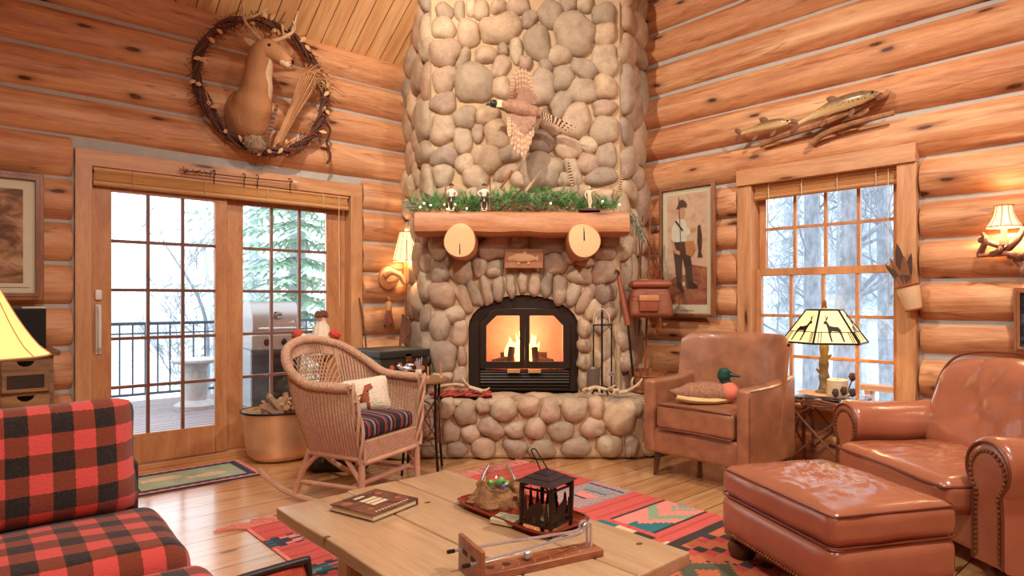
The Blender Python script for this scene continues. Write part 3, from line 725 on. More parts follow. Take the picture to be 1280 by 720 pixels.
# wreath
WC = V((1.86, 4.985, 2.85)); WR_ = .49
wr_ = thing('vine_wreath', 'large twiggy vine wreath with dried leaves around the deer mount', 'wreath', (WC.x, WC.y, WC.z-WR_))
b = MB(); q = fr(5)
for k in range(12):
    ph, fq, am = q.uniform(0, 6.3), q.choice((5, 6, 7, 8)), q.uniform(.012, .032)
    pth = [WC+V(((WR_+am*cos(fq*a+ph)+.02*noise.noise(V((k, a*2, 0))))*cos(a), am*sin(fq*a+ph)-.01, (WR_*1.02+am*cos(fq*a+ph))*sin(a))) for a in [2*pi*i/90 for i in range(90)]]
    b.tube(pth, q.uniform(.006, .011), 6, closed=True)
b.build('vine_ring', 'vine', wr_, world=True)
b = MB()
for k in range(520):
    a = q.uniform(0, 2*pi); p = WC+V((cos(a)*WR_*q.uniform(.95, 1.06), q.uniform(-.04, .03), sin(a)*WR_*q.uniform(.95, 1.06)))
    d = V((-sin(a), 0, cos(a)))*q.uniform(-1, 1)+V((q.uniform(-.8, .8), q.uniform(-.6, .3), q.uniform(-.8, .8)))
    d.normalize(); b.tube([p, p+d*.035+V((0, 0, .006)), p+d*q.uniform(.05, .09)], .0022, 4)
pth = bez([(2.33, 5.0, 2.72), (2.40, 4.98, 2.62), (2.38, 4.99, 2.5), (2.41, 4.99, 2.40), (2.38, 4.99, 2.33)], 6)
for k in range(3): b.tube([p+V((.008*cos(k*2+i*.6), .008*sin(k*2+i*.6), 0)) for i, p in enumerate(pth)], .005, 5)
b.build('twigs', 'vine', wr_, world=True)
b = MB()
for k in range(34):
    a = q.uniform(0, 2*pi); p = WC+V((cos(a)*WR_*q.uniform(.94, 1.06), -.045, sin(a)*WR_*q.uniform(.94, 1.06))); d = V((q.uniform(-1, 1), q.uniform(-.5, 0), q.uniform(-1, 1))).normalized()
    leafshape(b, p, p+d*q.uniform(.04, .07), .03, (q.uniform(-.4, .4), -1, q.uniform(-.4, .4)), .002, bend=.008)
b.build('dried_leaves', 'dry_leaf', wr_, world=True)
b = MB()
for k in range(30):
    a = q.uniform(0, 2*pi); b.ell(WC+V((cos(a)*WR_*q.uniform(.95, 1.05), -.05, sin(a)*WR_*q.uniform(.95, 1.05))), .008, 8, 5)
b.build('berries', 'berry', wr_, world=True)['kind'] = 'stuff'
gb = MB(); q = fr(8)
b0, b1 = LW(348, 178, .13), LW(386, 100, .17)
for k in range(75):
    o0 = V((q.uniform(-.022, .022), q.uniform(-.02, .02), q.uniform(-.02, .02))); tip = b1+V((q.uniform(-.06, .12), q.uniform(-.04, .04), q.uniform(-.02, .12)))
    end = tip+V((q.uniform(0, .2), q.uniform(-.06, .04), q.uniform(-.12, .08)))
    gb.tube(bez([b0+o0, (b0+b1)/2+o0*1.5, b1+o0*2.5, tip, end], 4), .0022, 4)
tag(gb.build('dried_grass_bundle', 'straw', loc=tuple(b0), world=True), 'sheaf of pale dried grass slanting up out of the vine wreath', 'dried grass')
for i, (pts, w, lb) in enumerate(([[(322, 170), (326, 140), (342, 103)], .04, 'broad barred pheasant feather, tallest in front of the deer neck'], [[(311, 168), (309, 145), (313, 118)], .032, 'barred feather just left of the tallest feather on the deer chest'], [[(332, 172), (336, 150), (333, 132)], .03, 'short barred feather right of the tallest feather on the deer chest'], [[(337, 172), (341, 150), (348, 126)], .028, 'barred feather leaning right beside the dried grass sheaf'], [[(283, 160), (270, 140), (258, 113)], .02, 'thin dark feather leaning left on the lower left of the wreath'])):
    P = [LW(x, y, .24-.05*(i == 4)*2) for x, y in pts]; f = MB(); feather(f, P, w, (-.35, -.9, .1), 18)
    tag(f.build('pheasant_feather', ['feather_brown', 'feather_dark'], loc=tuple(P[0]), world=True), lb, 'feather', 'feathers tucked in the wreath')
f = MB(); f.ell(LW(320, 178, .2), (.085, .06, .075), 18, 12, nz=.25, ns=30)
q = fr(2); c0 = LW(320, 178, .2)
for k in range(260):
    d = V((q.uniform(-1, 1), q.uniform(-1, .2), q.uniform(-1, 1))).normalized(); s_ = V((d.x*.085, d.y*.06, d.z*.075)); f.tube([c0+s_*.95, c0+s_*1.18], .0018, 3)
tag(f.build('dried_seed_head', plain('grey brown seed head', (146, 116, 88), .9, var=.3, nscale=40), loc=tuple(c0), world=True), 'round bristly grey brown seed head at the bottom of the wreath', 'seed head')

# spear on hooks over the door
sp = thing('fishing_spear', 'thin dark spear with a white tip hung along the door head casing', 'spear', LW(228, 213, .08))
b = MB(); p0, p1 = LW(228, 213, .09), LW(366, 227.5, .09); b.tube([p0, (p0+p1)/2+V((0, 0, -.004)), p1], .005, 6); b.build('shaft', 'twig', sp, world=True)
b = MB(); b.lathe([(.001, 0), (.012, .01), (.009, .03), (.001, .05)], 8, p1, Matrix.Rotation(pi/2, 4, 'Y')); plabel(b.build('tip', 'cream', sp, world=True), 'white point')
b = MB(); q = fr(4)
for k in range(30):
    t = q.uniform(0, .25); p = p0+(p1-p0)*t; b.tube([p, p+V((q.uniform(-.05, .05), q.uniform(-.02, .01), q.uniform(-.025, .03)))], .0025, 4)
b.build('bark_wrap', 'vine', sp, world=True)
for i, px in enumerate((265, 302, 319, 363)):
    t = (px-228)/(366-228); p = p0+(p1-p0)*t; b = MB()
    b.tube([p+V((0, .045, .03)), p+V((0, .01, .028)), p+V((0, -.012, .012)), p+V((0, -.01, -.01)), p+V((0, .012, -.012)), p+V((0, .014, -.07))], .0035, 5)
    tag(b.build('wire_hook', 'black_iron', loc=tuple(p+V((0, .04, 0))), world=True), ('leftmost', 'second from the left', 'third from the left', 'rightmost')[i]+' of four black wire hooks holding the spear over the door', 'hook', 'wire hooks over the door')
# bamboo blinds
M['bamboo'] = plain('bamboo slats', (198, 142, 86), .5, var=.25, nscale=8, stretch=(1, 30, 30))
M['bamboo_y'] = plain('bamboo slats across', (186, 128, 76), .5, var=.25, nscale=8, stretch=(1, 30, 30))
def blind(name, label, loc, rz, W, drop, mat, seed):
    t = thing(name, label, 'blind', loc, rz)
    b = MB(); b.span((-W/2, -.02, -.022), (W/2, .02, 0)); b.build('headrail', mat, t, bevel=.003)
    b = MB(); n = int(drop/.011)
    for k in range(n):
        z = -.022-.011*k-.005; b.tube([(-W/2+.005, -.012+.006*sin(k), z), (W/2-.005, -.012+.006*sin(k+1), z)], .0058, 6)
    b.tube([(-W/2, -.004, -.03-drop), (W/2, -.004, -.03-drop)], .02, 10)
    b.build('slat_stack', mat, t)
    for i in range(4):
        x = -W/2+W*(i+.5)/4; b = MB(); b.tube([(x, -.022, 0), (x, -.034, -drop*.5), (x, -.03, -drop-.045)], .008, 5, flat=.3); b.build('tape', 'cream', t)
    b = MB(); b.tube([(W*.45, -.03, -.01), (W*.45, -.035, -.5), (W*.452, -.033, -.95)], .0022, 5); b.build('cord', 'cream', t)
    return t
blind('bamboo_blind', 'rolled bamboo blind across the top of the sliding door', (1.69, YB-.012, 2.098), 0, 1.87, .075, 'bamboo', 1)
blind('bamboo_blind', 'rolled bamboo blind at the top of the window', (XR+.01, 1.97, 2.09), -pi/2, 1.0, .07, 'bamboo_y', 2)

# framed pictures
def frame(name, label, cat, loc, rz, W, Hh, fw, mw, parts):
    t = thing(name, label, cat, loc, rz)
    b = MB(); TT = Matrix(((1, 0, 0, 0), (0, 0, -1, 0), (0, 1, 0, 0), (0, 0, 0, 1)))
    o = [(-W/2, 0), (W/2, 0), (W/2, Hh), (-W/2, Hh)]; i1 = [(-W/2+fw, fw), (W/2-fw, fw), (W/2-fw, Hh-fw), (-W/2+fw, Hh-fw)]
    b.ring(o, i1, TT, .03); md = fw*.45
    b.ring([(-W/2+md, md), (W/2-md, md), (W/2-md, Hh-md), (-W/2+md, Hh-md)], i1, TT, .038)
    b.build('frame', 'frame_gold', t, bevel=.003)
    b = MB(); b.span((-W/2+fw, -.012, fw), (W/2-fw, -.002, Hh-fw)); b.build('mat_board', 'mat_board', t, smooth=False)
    parts(t, W, Hh, fw+mw)
    b = MB(); b.span((-W/2+fw, -.022, fw), (W/2-fw, -.020, Hh-fw)); b.build('glazing', 'clear', t, smooth=False)
    return t
def cloud_paint(name, cols, scale=4):
    t = NT(name); n = t.noise(t.coord((1, 1, 1.6)), scale, 5, .6, .6)
    return t.fin(t.ramp(n, [(.3+.4*k/(len(cols)-1), lin(c)) for k, c in enumerate(cols)]), .8)
M['paint_sepia'] = cloud_paint('sepia painting', [(60, 36, 28), (120, 72, 50), (186, 132, 96), (214, 176, 138)], 7)
M['paint_sky'] = cloud_paint('rosy painted sky', [(206, 150, 122), (226, 186, 154), (218, 170, 142), (200, 138, 108)], 5)
M['paint_rock'] = cloud_paint('painted rocks', [(120, 62, 44), (168, 96, 66), (190, 126, 92)], 9)
def flat(t, name, mat, pts, dy):
    b = MB(); TT = Matrix(((1, 0, 0, 0), (0, 0, -1, -dy), (0, 1, 0, 0), (0, 0, 0, 1))); b.prism(pts, TT, .0008); return b.build(name, mat, t, smooth=False)
def paint1(t, W, Hh, m):
    flat(t, 'print', 'paint_sepia', [(-W/2+m, m), (W/2-m, m), (W/2-m, Hh-m), (-W/2+m, Hh-m)], .0122)
    flat(t, 'print_line', 'frame_gold', [(-W/2+m-.03, m-.03), (W/2-m+.03, m-.03), (W/2-m+.03, m-.025), (-W/2+m-.03, m-.025)], .0122)
frame('framed_print', 'brown framed sepia print at the left edge above the speaker', 'picture', (.18, YB-.06, 1.2), 0, .60, .80, .045, .06, paint1)
def paint2(t, W, Hh, m):
    P = lambda x, y: (-W/2+m+(W-2*m)*x, m+.03+(Hh-2*m-.03)*y)
    flat(t, 'print', 'paint_sky', [P(0, 0), P(1, 0), P(1, 1), P(0, 1)], .0122)
    flat(t, 'painted_rocks', 'paint_rock', [P(0, 0), P(1, 0), P(1, .33), P(.62, .36), P(.45, .27), P(.2, .25), P(0, .2)], .0130)
    L = [('painted_trousers', 'cloth_dark', [(.2, .60), (.48, .60), (.58, .48), (.64, .33), (.66, .2), (.78, .17), (.78, .14), (.5, .14), (.46, .32), (.4, .42), (.38, .3), (.36, .2), (.45, .12), (.42, .1), (.26, .16), (.22, .3), (.16, .5)]),
         ('painted_shirt', 'cloth_white', [(.12, .62), (.1, .56), (.2, .58), (.22, .57), (.5, .57), (.5, .62), (.62, .64), (.6, .68), (.5, .7), (.47, .76), (.36, .79), (.22, .77), (.12, .7)]),
         ('painted_arm', 'skin', [(.08, .6), (.15, .59), (.24, .5), (.34, .48), (.32, .45), (.2, .47)]),
         ('painted_hand', 'skin', [(.58, .68), (.72, .69), (.72, .66), (.6, .645)]),
         ('painted_head', 'skin', [(.31, .79), (.3, .85), (.36, .88), (.45, .87), (.46, .82), (.42, .785), (.36, .77)]),
         ('painted_hat', 'feather_dark', [(.24, .87), (.28, .9), (.32, .945), (.4, .955), (.48, .93), (.52, .9), (.5, .875), (.4, .885), (.3, .87)]),
         ('painted_strap', 'cloth_dark', [(.2, .76), (.24, .77), (.42, .68), (.4, .66)]),
         ('painted_creel', 'leather_tan', [(.46, .57), (.68, .57), (.72, .48), (.64, .43), (.5, .45)]),
         ('painted_fish', 'feather_dark', [(.78, .7), (.84, .71), (.88, .62), (.88, .52), (.86, .47), (.9, .42), (.78, .42), (.8, .48), (.77, .56)]),
         ('painted_rod', 'twig', [(.3, .98), (.315, .98), (.42, .1), (.405, .1)]),
         ('painted_reel', 'cream', [(.4, .2), (.46, .21), (.47, .17), (.41, .165)])]
    for k, (nm, mt, pp) in enumerate(L): flat(t, nm, mt, [P(*p) for p in pp], .0140+.0006*k)
    b = MB()
    b.box((0, -.0128, .052), (.14, .0006, .006)); plabel(b.build('caption', 'frame_gold', t, smooth=False), 'small printed caption line')
frame('framed_print', 'tall framed print of a fisherman in a hat holding a fish', 'picture', (XR-.06, 3.03, 1.06), -pi/2, .53, 1.10, .028, .045, paint2)
fr2 = frame('framed_photo', 'small wooden framed dark picture at the right edge under the sconce', 'picture', (XR-.06, .66, .90), -pi/2, .36, .37, .03, .0, lambda t, W, Hh, m: flat(t, 'print', cloud_paint('dark blue photo', [(16, 18, 24), (40, 52, 66), (120, 140, 150)], 30), [(-W/2+m, m), (W/2-m, m), (W/2-m, Hh-m), (-W/2+m, Hh-m)], .0125))

# fish on driftwood
M['driftwood'] = wood('grey tan driftwood', (186, 130, 86), (120, 74, 46), (2, 2, 2), 4, .7, bump=.4)
dw = MB()
dw.tube(bez([RW(950, 181, .09), RW(990, 166, .10), RW(1040, 150, .11), RW(1100, 122, .10), RW(1112, 113, .09)], 6), lambda t: .028*(1-.6*abs(t-.4)), 8)
dw.tube(bez([RW(1014, 180, .09), RW(1030, 168, .1), RW(1060, 156, .11), RW(1118, 141, .1)], 6), lambda t: .024-.006*t, 8)
dw.tube(bez([RW(1055, 150, .08), RW(1078, 143, .12), RW(1086, 136, .12)], 4), lambda t: .02*(1-.5*t), 7)
tag(dw.build('driftwood_branch', 'driftwood', loc=tuple(RW(1020, 165, .02)), world=True), 'forked driftwood branch under two mounted trout above the window', 'driftwood')
def trout_mat():
    t = NT('speckled trout'); sp = t.n('SeparateXYZ', {0: t.n('TexCoord').outputs['Generated']}); co = t.coord()
    col = t.ramp(sp.outputs[2], [(.2, lin((220, 190, 140))), (.5, lin((190, 150, 96))), (.75, lin((120, 92, 60)))])
    v = t.n('TexVoronoi', {'Vector': co, 'Scale': 70.}).outputs['Distance']
    col = t.mix(t.math('MULTIPLY', t.ramp(v, [(.18, 1.), (.3, 0.)]), t.ramp(sp.outputs[2], [(.35, 0.), (.5, 1.)])), col, lin((44, 28, 20)))
    return t.fin(col, .3, coat=.3)
M['trout'] = trout_mat(); M['fin'] = plain('brown fin', (120, 72, 46), .5, var=.2)
def trout(label, tail, nose, off, hh):
    a, c = RW(*tail, off), RW(*nose, off+.03); d = c-a; L = d.length; x = d.normalized(); out = V((-1, 0, 0)); z = (x.cross(out)); z = z if z.z > 0 else -z; z.normalize()
    t = thing('mounted_trout', label, 'fish mount', tuple((a+c)/2), 0, 'trout mounted on driftwood')
    S_ = [(0, .16), (.1, .2), (.25, .42), (.45, .62), (.62, .7), (.78, .62), (.9, .42), (.97, .2), (1, .06)]
    b = MB(); b.loft(csec([(a+d*(.1+.9*k)+z*(.04*L*sin(pi*k)), hh*.55*w_, hh*w_) for k, w_ in S_], 4), 14, up=z); b.build('body', 'trout', t, world=True)
    b = MB(); r = a+d*.11
    leafshape(b, r, a-d*.0+z*.05+x*-.01, .04, out, .004); leafshape(b, r, a-z*.05-x*.01, .04, out, .004); b.build('tail_fin', 'fin', t, world=True)
    b = MB(); p = a+d*.5+z*(hh*.66); leafshape(b, p+x*.05, p-x*.03+z*.05, .05, out, .004); b.build('dorsal_fin', 'fin', t, world=True)
    for k, s_ in ((.4, 1), (.72, 1)):
        b = MB(); p = a+d*k-z*hh*.5; leafshape(b, p, p-z*.05-x*.03+out*.02, .035, out, .004); b.build('fin', 'fin', t, world=True)
    b = MB(); b.ell(a+d*.94+z*hh*.2+out*hh*.3, .007); b.build('eye', 'eye_black', t, world=True)
    b = MB(); b.tube([a+d*.95-z*hh*.25+out*.01, a+d*1.01-z*.005, a+d*1.02-z*.012], .006, 6); b.build('jaw', 'fin', t, world=True)
trout('smaller speckled trout, the left one of two over the window', (920, 169), (990, 152), .10, .052)
trout('larger speckled trout with open jaw, the right one of two over the window', (988, 158), (1100, 116), .13, .075)

# sconces
sc = thing('leather_sconce', 'wall sconce with pleated cream shade and round leather plate by the chimney', 'sconce', LW(485, 348, .06))
b = MB(); b.lathe([(.0, .03), (.07, .03), (.1, .02), (.105, .0), (.1, -.005), (0, -.005)], 28, (0, 0, 0), Matrix.Rotation(pi/2, 4, 'X')); b.build('back_plate', 'leather_tan', sc)
b = MB(); b.tube(bez([(-.05, -.03, .02), (.0, -.08, .05), (.06, -.11, .02), (.10, -.13, -.04), (.115, -.13, .06), (.115, -.13, .15)], 6), .026, 8); b.tube(bez([(-.03, -.04, -.03), (.03, -.1, -.02), (.07, -.1, .06)], 5), .014, 8); b.build('branch_arm', 'straw', sc)
def pleat_shade(parent, c, rt, rb, h, n=10, mat='shade_cloth', curve=.0):
    b = MB()
    def fn(u, v):
        a = 2*pi*u; r = rb+(rt-rb)*v-curve*sin(pi*v); r *= 1+.025*abs(sin(n*a/2)); return V(c)+V((r*cos(a), r*sin(a), h*v))
    b.grid(fn, n*6, 6, cu=True); s_ = b.build('lamp_shade', mat, parent)
    r_ = MB()
    for k in range(n):
        a = 2*pi*k/n; r_.tube([V(c)+V(((rb+(rt-rb)*v-curve*sin(pi*v)+.002)*cos(a), (rb+(rt-rb)*v-curve*sin(pi*v)+.002)*sin(a), h*v)) for v in (0, .25, .5, .75, 1)], .0025, 4)
    for rr, z in ((rb, 0), (rt, h)): r_.tube([V(c)+V(((rr+.003)*cos(2*pi*k/32), (rr+.003)*sin(2*pi*k/32), z)) for k in range(32)], .004, 5, closed=True)
    r_.build('shade_piping', 'leather_tan', s_); return s_
pleat_shade(sc, (.115, -.13, .155), .062, .125, .26, 12)
b = MB(); b.lathe([(0, .0), (.012, .005), (.02, .02), (.012, .035), (0, .04)], 12, (.115, -.13, .42)); b.build('finial', 'cream', sc)
ts = thing('leather_tassel', 'leather tassel hanging on the logs below the round sconce plate', 'tassel', LW(485, 398, .07))
b = MB(); b.tube([(0, 0, .2), (.01, -.01, .17), (0, -.01, .15)], .004, 6); b.lathe([(.02, .0), (.026, -.01), (.026, .06), (.018, .07)], 12, (0, -.01, .08)); b.build('binding', 'straw', ts)
b = MB(); q = fr(6)
for k in range(28): a = q.uniform(0, 6.28); b.tube([(.018*cos(a), -.01+.018*sin(a), .085), (.045*cos(a)+q.uniform(-.01, .01), -.01+.03*sin(a), -.06+q.uniform(-.02, .02))], .004, 4)
b.build('fringe', 'leather_red', ts)
b = MB(); P0, P1 = LW(449, 372, .06), LW(459, 468, .1); b.tube([P0, (P0+P1)/2+V((.02, 0, 0)), P1, P1+(P1-P0)*.5], .007, 6)
tag(b.build('walking_cane', 'twig', loc=tuple(P1), world=True), 'thin dark cane leaning on the logs right of the sliding door', 'cane')
st = MB()
for k in range(5): st.tube([D(504+2.2*k, 393+2*k, 5.55), D(500+2.5*k, 432-3*k, 5.5)], .011, 6)
st.tube([D(508, 300, 5.5), D(508, 396, 5.52)], .003, 5)
tag(st.build('stick_bundle', 'twig', loc=tuple(D(508, 345, 5.55)), world=True), 'bundle of bark sticks hanging on a cord at the left chimney edge', 'sticks')
# antler sconce on the right wall
sa = thing('antler_sconce', 'antler wall sconce with a bright pleated candle shade right of the window', 'sconce', (XR-.05, .94, 1.5))
RL = lambda px, py, off: RW(px, py, off)
b = MB()
for pth in ([(1282, 330), (1265, 318), (1240, 318), (1222, 320)], [(1225, 318), (1232, 300), (1228, 292)], [(1240, 318), (1250, 312), (1254, 300)], [(1255, 316), (1272, 300), (1282, 282), (1290, 270)], [(1262, 320), (1280, 318), (1300, 300)], [(1226, 300), (1240, 305), (1256, 312)], [(1270, 325), (1285, 335), (1300, 330)], [(1285, 320), (1278, 340), (1290, 350)]):
    b.tube(bez([RL(x, y, .08+.05*(k % 2)) for k, (x, y) in enumerate(pth)], 6), lambda t: .02*(1-.45*t), 8)
b.build('antler_arm', plain('dark antler', (124, 82, 64), .45, var=.25), sa, world=True)
c = RL(1255, 300, .12); c = V((c.x, c.y, c.z))-sa.location
b = MB(); b.lathe([(.02, -.03), (.024, -.02), (.024, 0), (.014, .0), (.014, .09), (0, .09)], 14, c); b.build('candle_sleeve', 'cream', sa)
pleat_shade(sa, tuple(c+V((0, 0, .075))), .042, .085, .125, 10, curve=.012)
lampspots = [(sc.location+V((.115, -.13, .25)), 8.0), (sa.location+c+V((0, 0, .12)), 6.0)]

# feather quiver on the window casing
qv = thing('bark_quiver', 'birch bark pouch of dark feathers hung on the right window casing', 'pouch', RW(1140, 385, .06))
b = MB(); a, c = RW(1143, 387, .09), RW(1134, 357, .10)
d = (c-a)
b.tube([a, a+d*.5, c, c-d*.02, a+d*.1], [.045, .06, .068, .06, .04], 16, cap=True); b.build('bark_cone', plain('pale birch bark', (214, 176, 134), .7, var=.15, nscale=8), qv, world=True)
for e_, rr in ((c, .070), (a, .048)):
    b = MB(); x = d.normalized().orthogonal().normalized(); y = d.normalized().cross(x); b.tube([e_+x*rr*cos(2*pi*k/24)+y*rr*sin(2*pi*k/24) for k in range(24)], .007, 6, closed=True); b.build('rim_lacing', 'leather_red', qv, world=True)
for i, (tx, ty, w) in enumerate(((1106, 330, .042), (1112, 322, .036), (1121, 304, .07), (1130, 320, .06), (1139, 316, .05))):
    f = MB(); feather(f, [c-d*.5, c+d*.1+V((0, (1134-tx)*.0008, 0)), RW(tx, ty, .13)], w, (-1, .1, .1), 3, 0, 1, .7)
    tag(f.build('dark_feather', ['feather_dark', 'feather_brown'] if i % 2 == 0 else ['feather_brown', 'feather_dark'], loc=tuple(c), world=True), ('drooping dark feather, leftmost in the bark pouch', 'thin dark feather second from the left in the bark pouch', 'broad fluffy feather, tallest in the bark pouch', 'wide dark feather right of the tallest in the bark pouch', 'straight dark feather, rightmost in the bark pouch')[i], 'feather', 'feathers in the bark pouch')
# light switches and wall plate
b = MB(); b.rbox((0, 0, 0), (.12, .012, .115), .004)
for x in (-.028, .028): b.box((x, -.012, .0), (.012, .02, .025))
swp = b.build('light_switch_plate', 'cream', loc=(.43, YB-.055, 1.10)); tag(swp, 'cream double light switch plate under the left picture', 'light switch')

# pheasant
ph = thing('mounted_pheasant', 'pheasant mounted in flight on the chimney stones with wings spread', 'bird mount', D(655, 140, 5.12))
Y_ = 4.95
b = MB()
pts = [(676, 143, .03, .03), (667, 141, .055, .055), (652, 137, .075, .07), (640, 134, .065, .06), (630, 132, .04, .04), (624, 130.5, .03, .03), (618, 130, .03, .03), (613, 130, .02, .022), (610.5, 130.5, .008, .01)]
b.loft(csec([(D(x, y, Y_), a, c) for x, y, a, c in pts], 4), 14)
b.build('body', plain('russet pheasant body', (168, 122, 96), .8, var=.4, nscale=40, bump=.4), ph, world=True)
b = MB(); b.ell(D(617.5, 129.5, Y_-.015), (.036, .027, .03)); b.tube([D(611, 129.5, Y_-.01), D(607, 132, Y_-.01)], [.01, .003], 6); b.build('head', plain('dark green head', (40, 44, 40), .4), ph, world=True)
b = MB(); b.tube([D(625.5, 126, Y_-.01), D(624.5, 135, Y_-.01)], .03, 10); b.build('neck_ring', 'cream', ph, world=True)
for nm, base, tips in (('up', [(638, 130), (668, 130)], [(640, 104), (641, 92), (645, 87), (649, 85), (653, 84), (657, 85), (660, 88), (663, 94), (665, 102), (667, 110)]), ('down', [(636, 142), (666, 145)], [(637, 172), (640, 183), (643, 190), (648, 195), (653, 198), (657, 196), (660, 190), (663, 182), (666, 172), (668, 160)])):
    b = MB(); n = len(tips)
    for k, tp in enumerate(tips):
        t = k/(n-1); bp = D(base[0][0]*(1-t)+base[1][0]*t, base[0][1], Y_-.01+.004*k); e_ = D(tp[0], tp[1], Y_-.12+.006*k+.04*t)
        feather(b, [bp, (bp+e_)/2+R2(0, -.02, 0), e_], .034, R2(.05, -1, .05), 14, 0, 3, .8)
    for k in range(9):
        t = k/8; bp = D(base[0][0]*(1-t)+base[1][0]*t, base[0][1], Y_-.03); tp = tips[k]; e_ = bp+(D(tp[0], tp[1], Y_-.08)-bp)*.5
        feather(b, [bp, (bp+e_)/2, e_], .05, R2(.05, -1, .05), 5, 2, 2, .6)
    b.build('wing', ['feather_pale', 'feather_brown', plain('rust wing covert', (164, 122, 98), .8, var=.3, nscale=40), plain('fawn feather bar', (182, 138, 108), .8)], ph, world=True)
b = MB()
for k, (ex, ey) in enumerate(((721, 160), (716, 163), (712, 166), (700, 158))):
    feather(b, [D(672, 141+k, Y_), D(690, 146+2*k, Y_+.02), D(ex, ey, Y_+.05)], .024, R2(0, -1, .1), 22, 0, 1, .5)
b.build('tail_feathers', ['feather_pale', 'feather_dark'], ph, world=True)
b = MB(); b.tube([D(656, 140, Y_), D(656, 142, 5.2)], .008, 6); b.build('wall_rod', 'black_iron', ph, world=True)
# plaque
pl = thing('fish_plaque', 'small carved fish relief plaque above the stove arch', 'plaque', R2(.095, 5.15, 1.455), -AL)
b = MB(); b.rbox((0, 0, .078), (.31, .03, .155), .006); b.build('tablet', plain('sandy plaque', (168, 112, 74), .7, var=.1, bump=.3), pl)
b = MB(); TT = Matrix.Translation((0, -.015, .08))
b.loft(csec([((-.125, -.012, .07), .008, .02), ((-.10, -.014, .077), .012, .022), ((-.04, -.018, .082), .020, .038), ((.04, -.018, .08), .018, .032), ((.09, -.014, .077), .01, .014), ((.115, -.012, .078), .006, .026)], 4), 12)
for x in (-.05, .03): leafshape(b, (x, -.02, .055), (x+.015, -.02, .03), .025, (0, -1, 0), .005)
leafshape(b, (-.01, -.02, .11), (.02, -.02, .13), .03, (0, -1, 0), .005); b.tube([(-.09+.02*cos(a), -.016, .03+.018*sin(a)) for a in [k*.6 for k in range(10)]], .003, 5)
b.build('fish_relief', plain('sandy relief', (214, 164, 120), .65, var=.08), pl)

# garland on the mantel
MT = 1.888
ga = thing('pine_garland', 'green pine garland with berries and fairy lights along the mantel', 'garland', R2(.1, 5.06, MT), -AL)
nb, fbm, tw = MB(CAMROT), MB(CAMROT), MB(CAMROT); q = fr(12)
def sprig(mb, p, d, L, n, nl=.035):
    d = d.normalized(); x = d.orthogonal().normalized(); y = d.cross(x)
    tw.tube([p, p+d*L*.5+V((0, 0, .004)), p+d*L], .0022, 4)
    for k in range(n):
        t = q.uniform(.1, 1); a = q.uniform(0, 6.28); o = p+d*L*t; dd = (x*cos(a)+y*sin(a)+d*q.uniform(.5, 1.1)).normalized(); e_ = o+dd*nl*q.uniform(.7, 1.2); s_ = dd.orthogonal().normalized()*.0016
        i = mb._av([o-s_, o+s_, e_]); mb.f.append((i, i+1, i+2)); mb.mi.append(0)
for k in range(380):
    X = -.72+1.53*(k+q.random())/380; hgt = .20+.05*sin(X*5+1)
    if .5 < X < .68 : hgt *= .6
    p = V((X, 5.06+q.uniform(-.10, .1), MT+.005+q.uniform(0, hgt*.55))); d = V((q.uniform(-1, 1), q.uniform(-.9, .3), q.uniform(.1, 1)))
    if X > .48 and X < .72 and p.y < 5.02: continue
    sprig(nb if q.random() < .85 else fbm, p, d, q.uniform(.06, .11), 36, .042)
for k in range(26): sprig(fbm, V((.91+.004*k+q.uniform(-.02, .02), 4.98+q.uniform(-.05, .05), MT-.008*k+.02)), V((q.uniform(0, .6), q.uniform(-.5, .2), -1)), .07, 30)
for k in range(14): sprig(fbm, V((-.74+q.uniform(-.05, .05), 5.0+q.uniform(-.08, .05), MT+q.uniform(.01, .06))), V((-1, q.uniform(-.5, .2), q.uniform(-.2, .4))), .07, 26)
nb.build('needles', 'needle', ga, world=True, smooth=False, weld=False); fbm.build('dusty_needles', 'frost_needle', ga, world=True, smooth=False, weld=False)
tw.build('stems', 'twig', ga, world=True, weld=False)
b = MB(CAMROT)
for k in range(60):
    X = q.uniform(-.1, .3) if k < 40 else q.uniform(-.6, .8); b.ell((X, 4.93+q.uniform(-.02, .03), MT+q.uniform(.005, .06)), .007, 7, 5)
b.build('berries', plain('dusky red berries', (150, 58, 48), .5), ga, world=True)['kind'] = 'stuff'
b = MB(CAMROT)
for X, z in ((-.68, .06), (-.71, .03), (-.63, .045), (-.52, .05), (-.50, .015), (-.44, .05), (-.35, .02), (.70, .075), (.3, .06), (.83, .05)): b = MB(CAMROT); b.ell((X, 4.95, MT+z), .0065, 8, 6); b.build('fairy_light', 'bulb', ga, world=True)
for i, (a, c, w, lb) in enumerate((((716, 236), (710, 200), .02, 'dark barred feather standing in the garland left of the cream figurine'), ((650, 248), (677, 212), .016, 'pale feather leaning right from the middle of the garland'), ((772, 242), (781, 212), .014, 'short pale feather standing at the right end of the garland'))):
    f = MB(); P = [D(a[0], a[1], 5.08), D((a[0]+c[0])/2, (a[1]+c[1])/2, 5.08), D(c[0], c[1], 5.06)]; feather(f, P, w*1.3, R2(0, -1, 0), 20, 0, 1, .7)
    tag(f.build('pheasant_feather', ['feather_pale', 'feather_dark' if i != 1 else 'feather_pale'], loc=tuple(P[0]), world=True), lb, 'feather', 'feathers in the mantel garland')
for i, (a, c, lb) in enumerate((((626, 235), (640, 213), 'short split stick leaning in the garland behind the second figurine'), ((637, 250), (653, 236), 'dark red stick lying slanted across the middle of the garland'), ((545, 250), (526, 238), 'thin dark twig poking out at the left end of the garland'))):
    b = MB(); b.tube([D(*a, 4.99), D(*c, 4.99)], (.011, .011, .005)[i], 6); tag(b.build('stick', 'twig' if i else 'wood_mid', loc=tuple(D(*a, 4.99)), world=True), lb, 'stick')
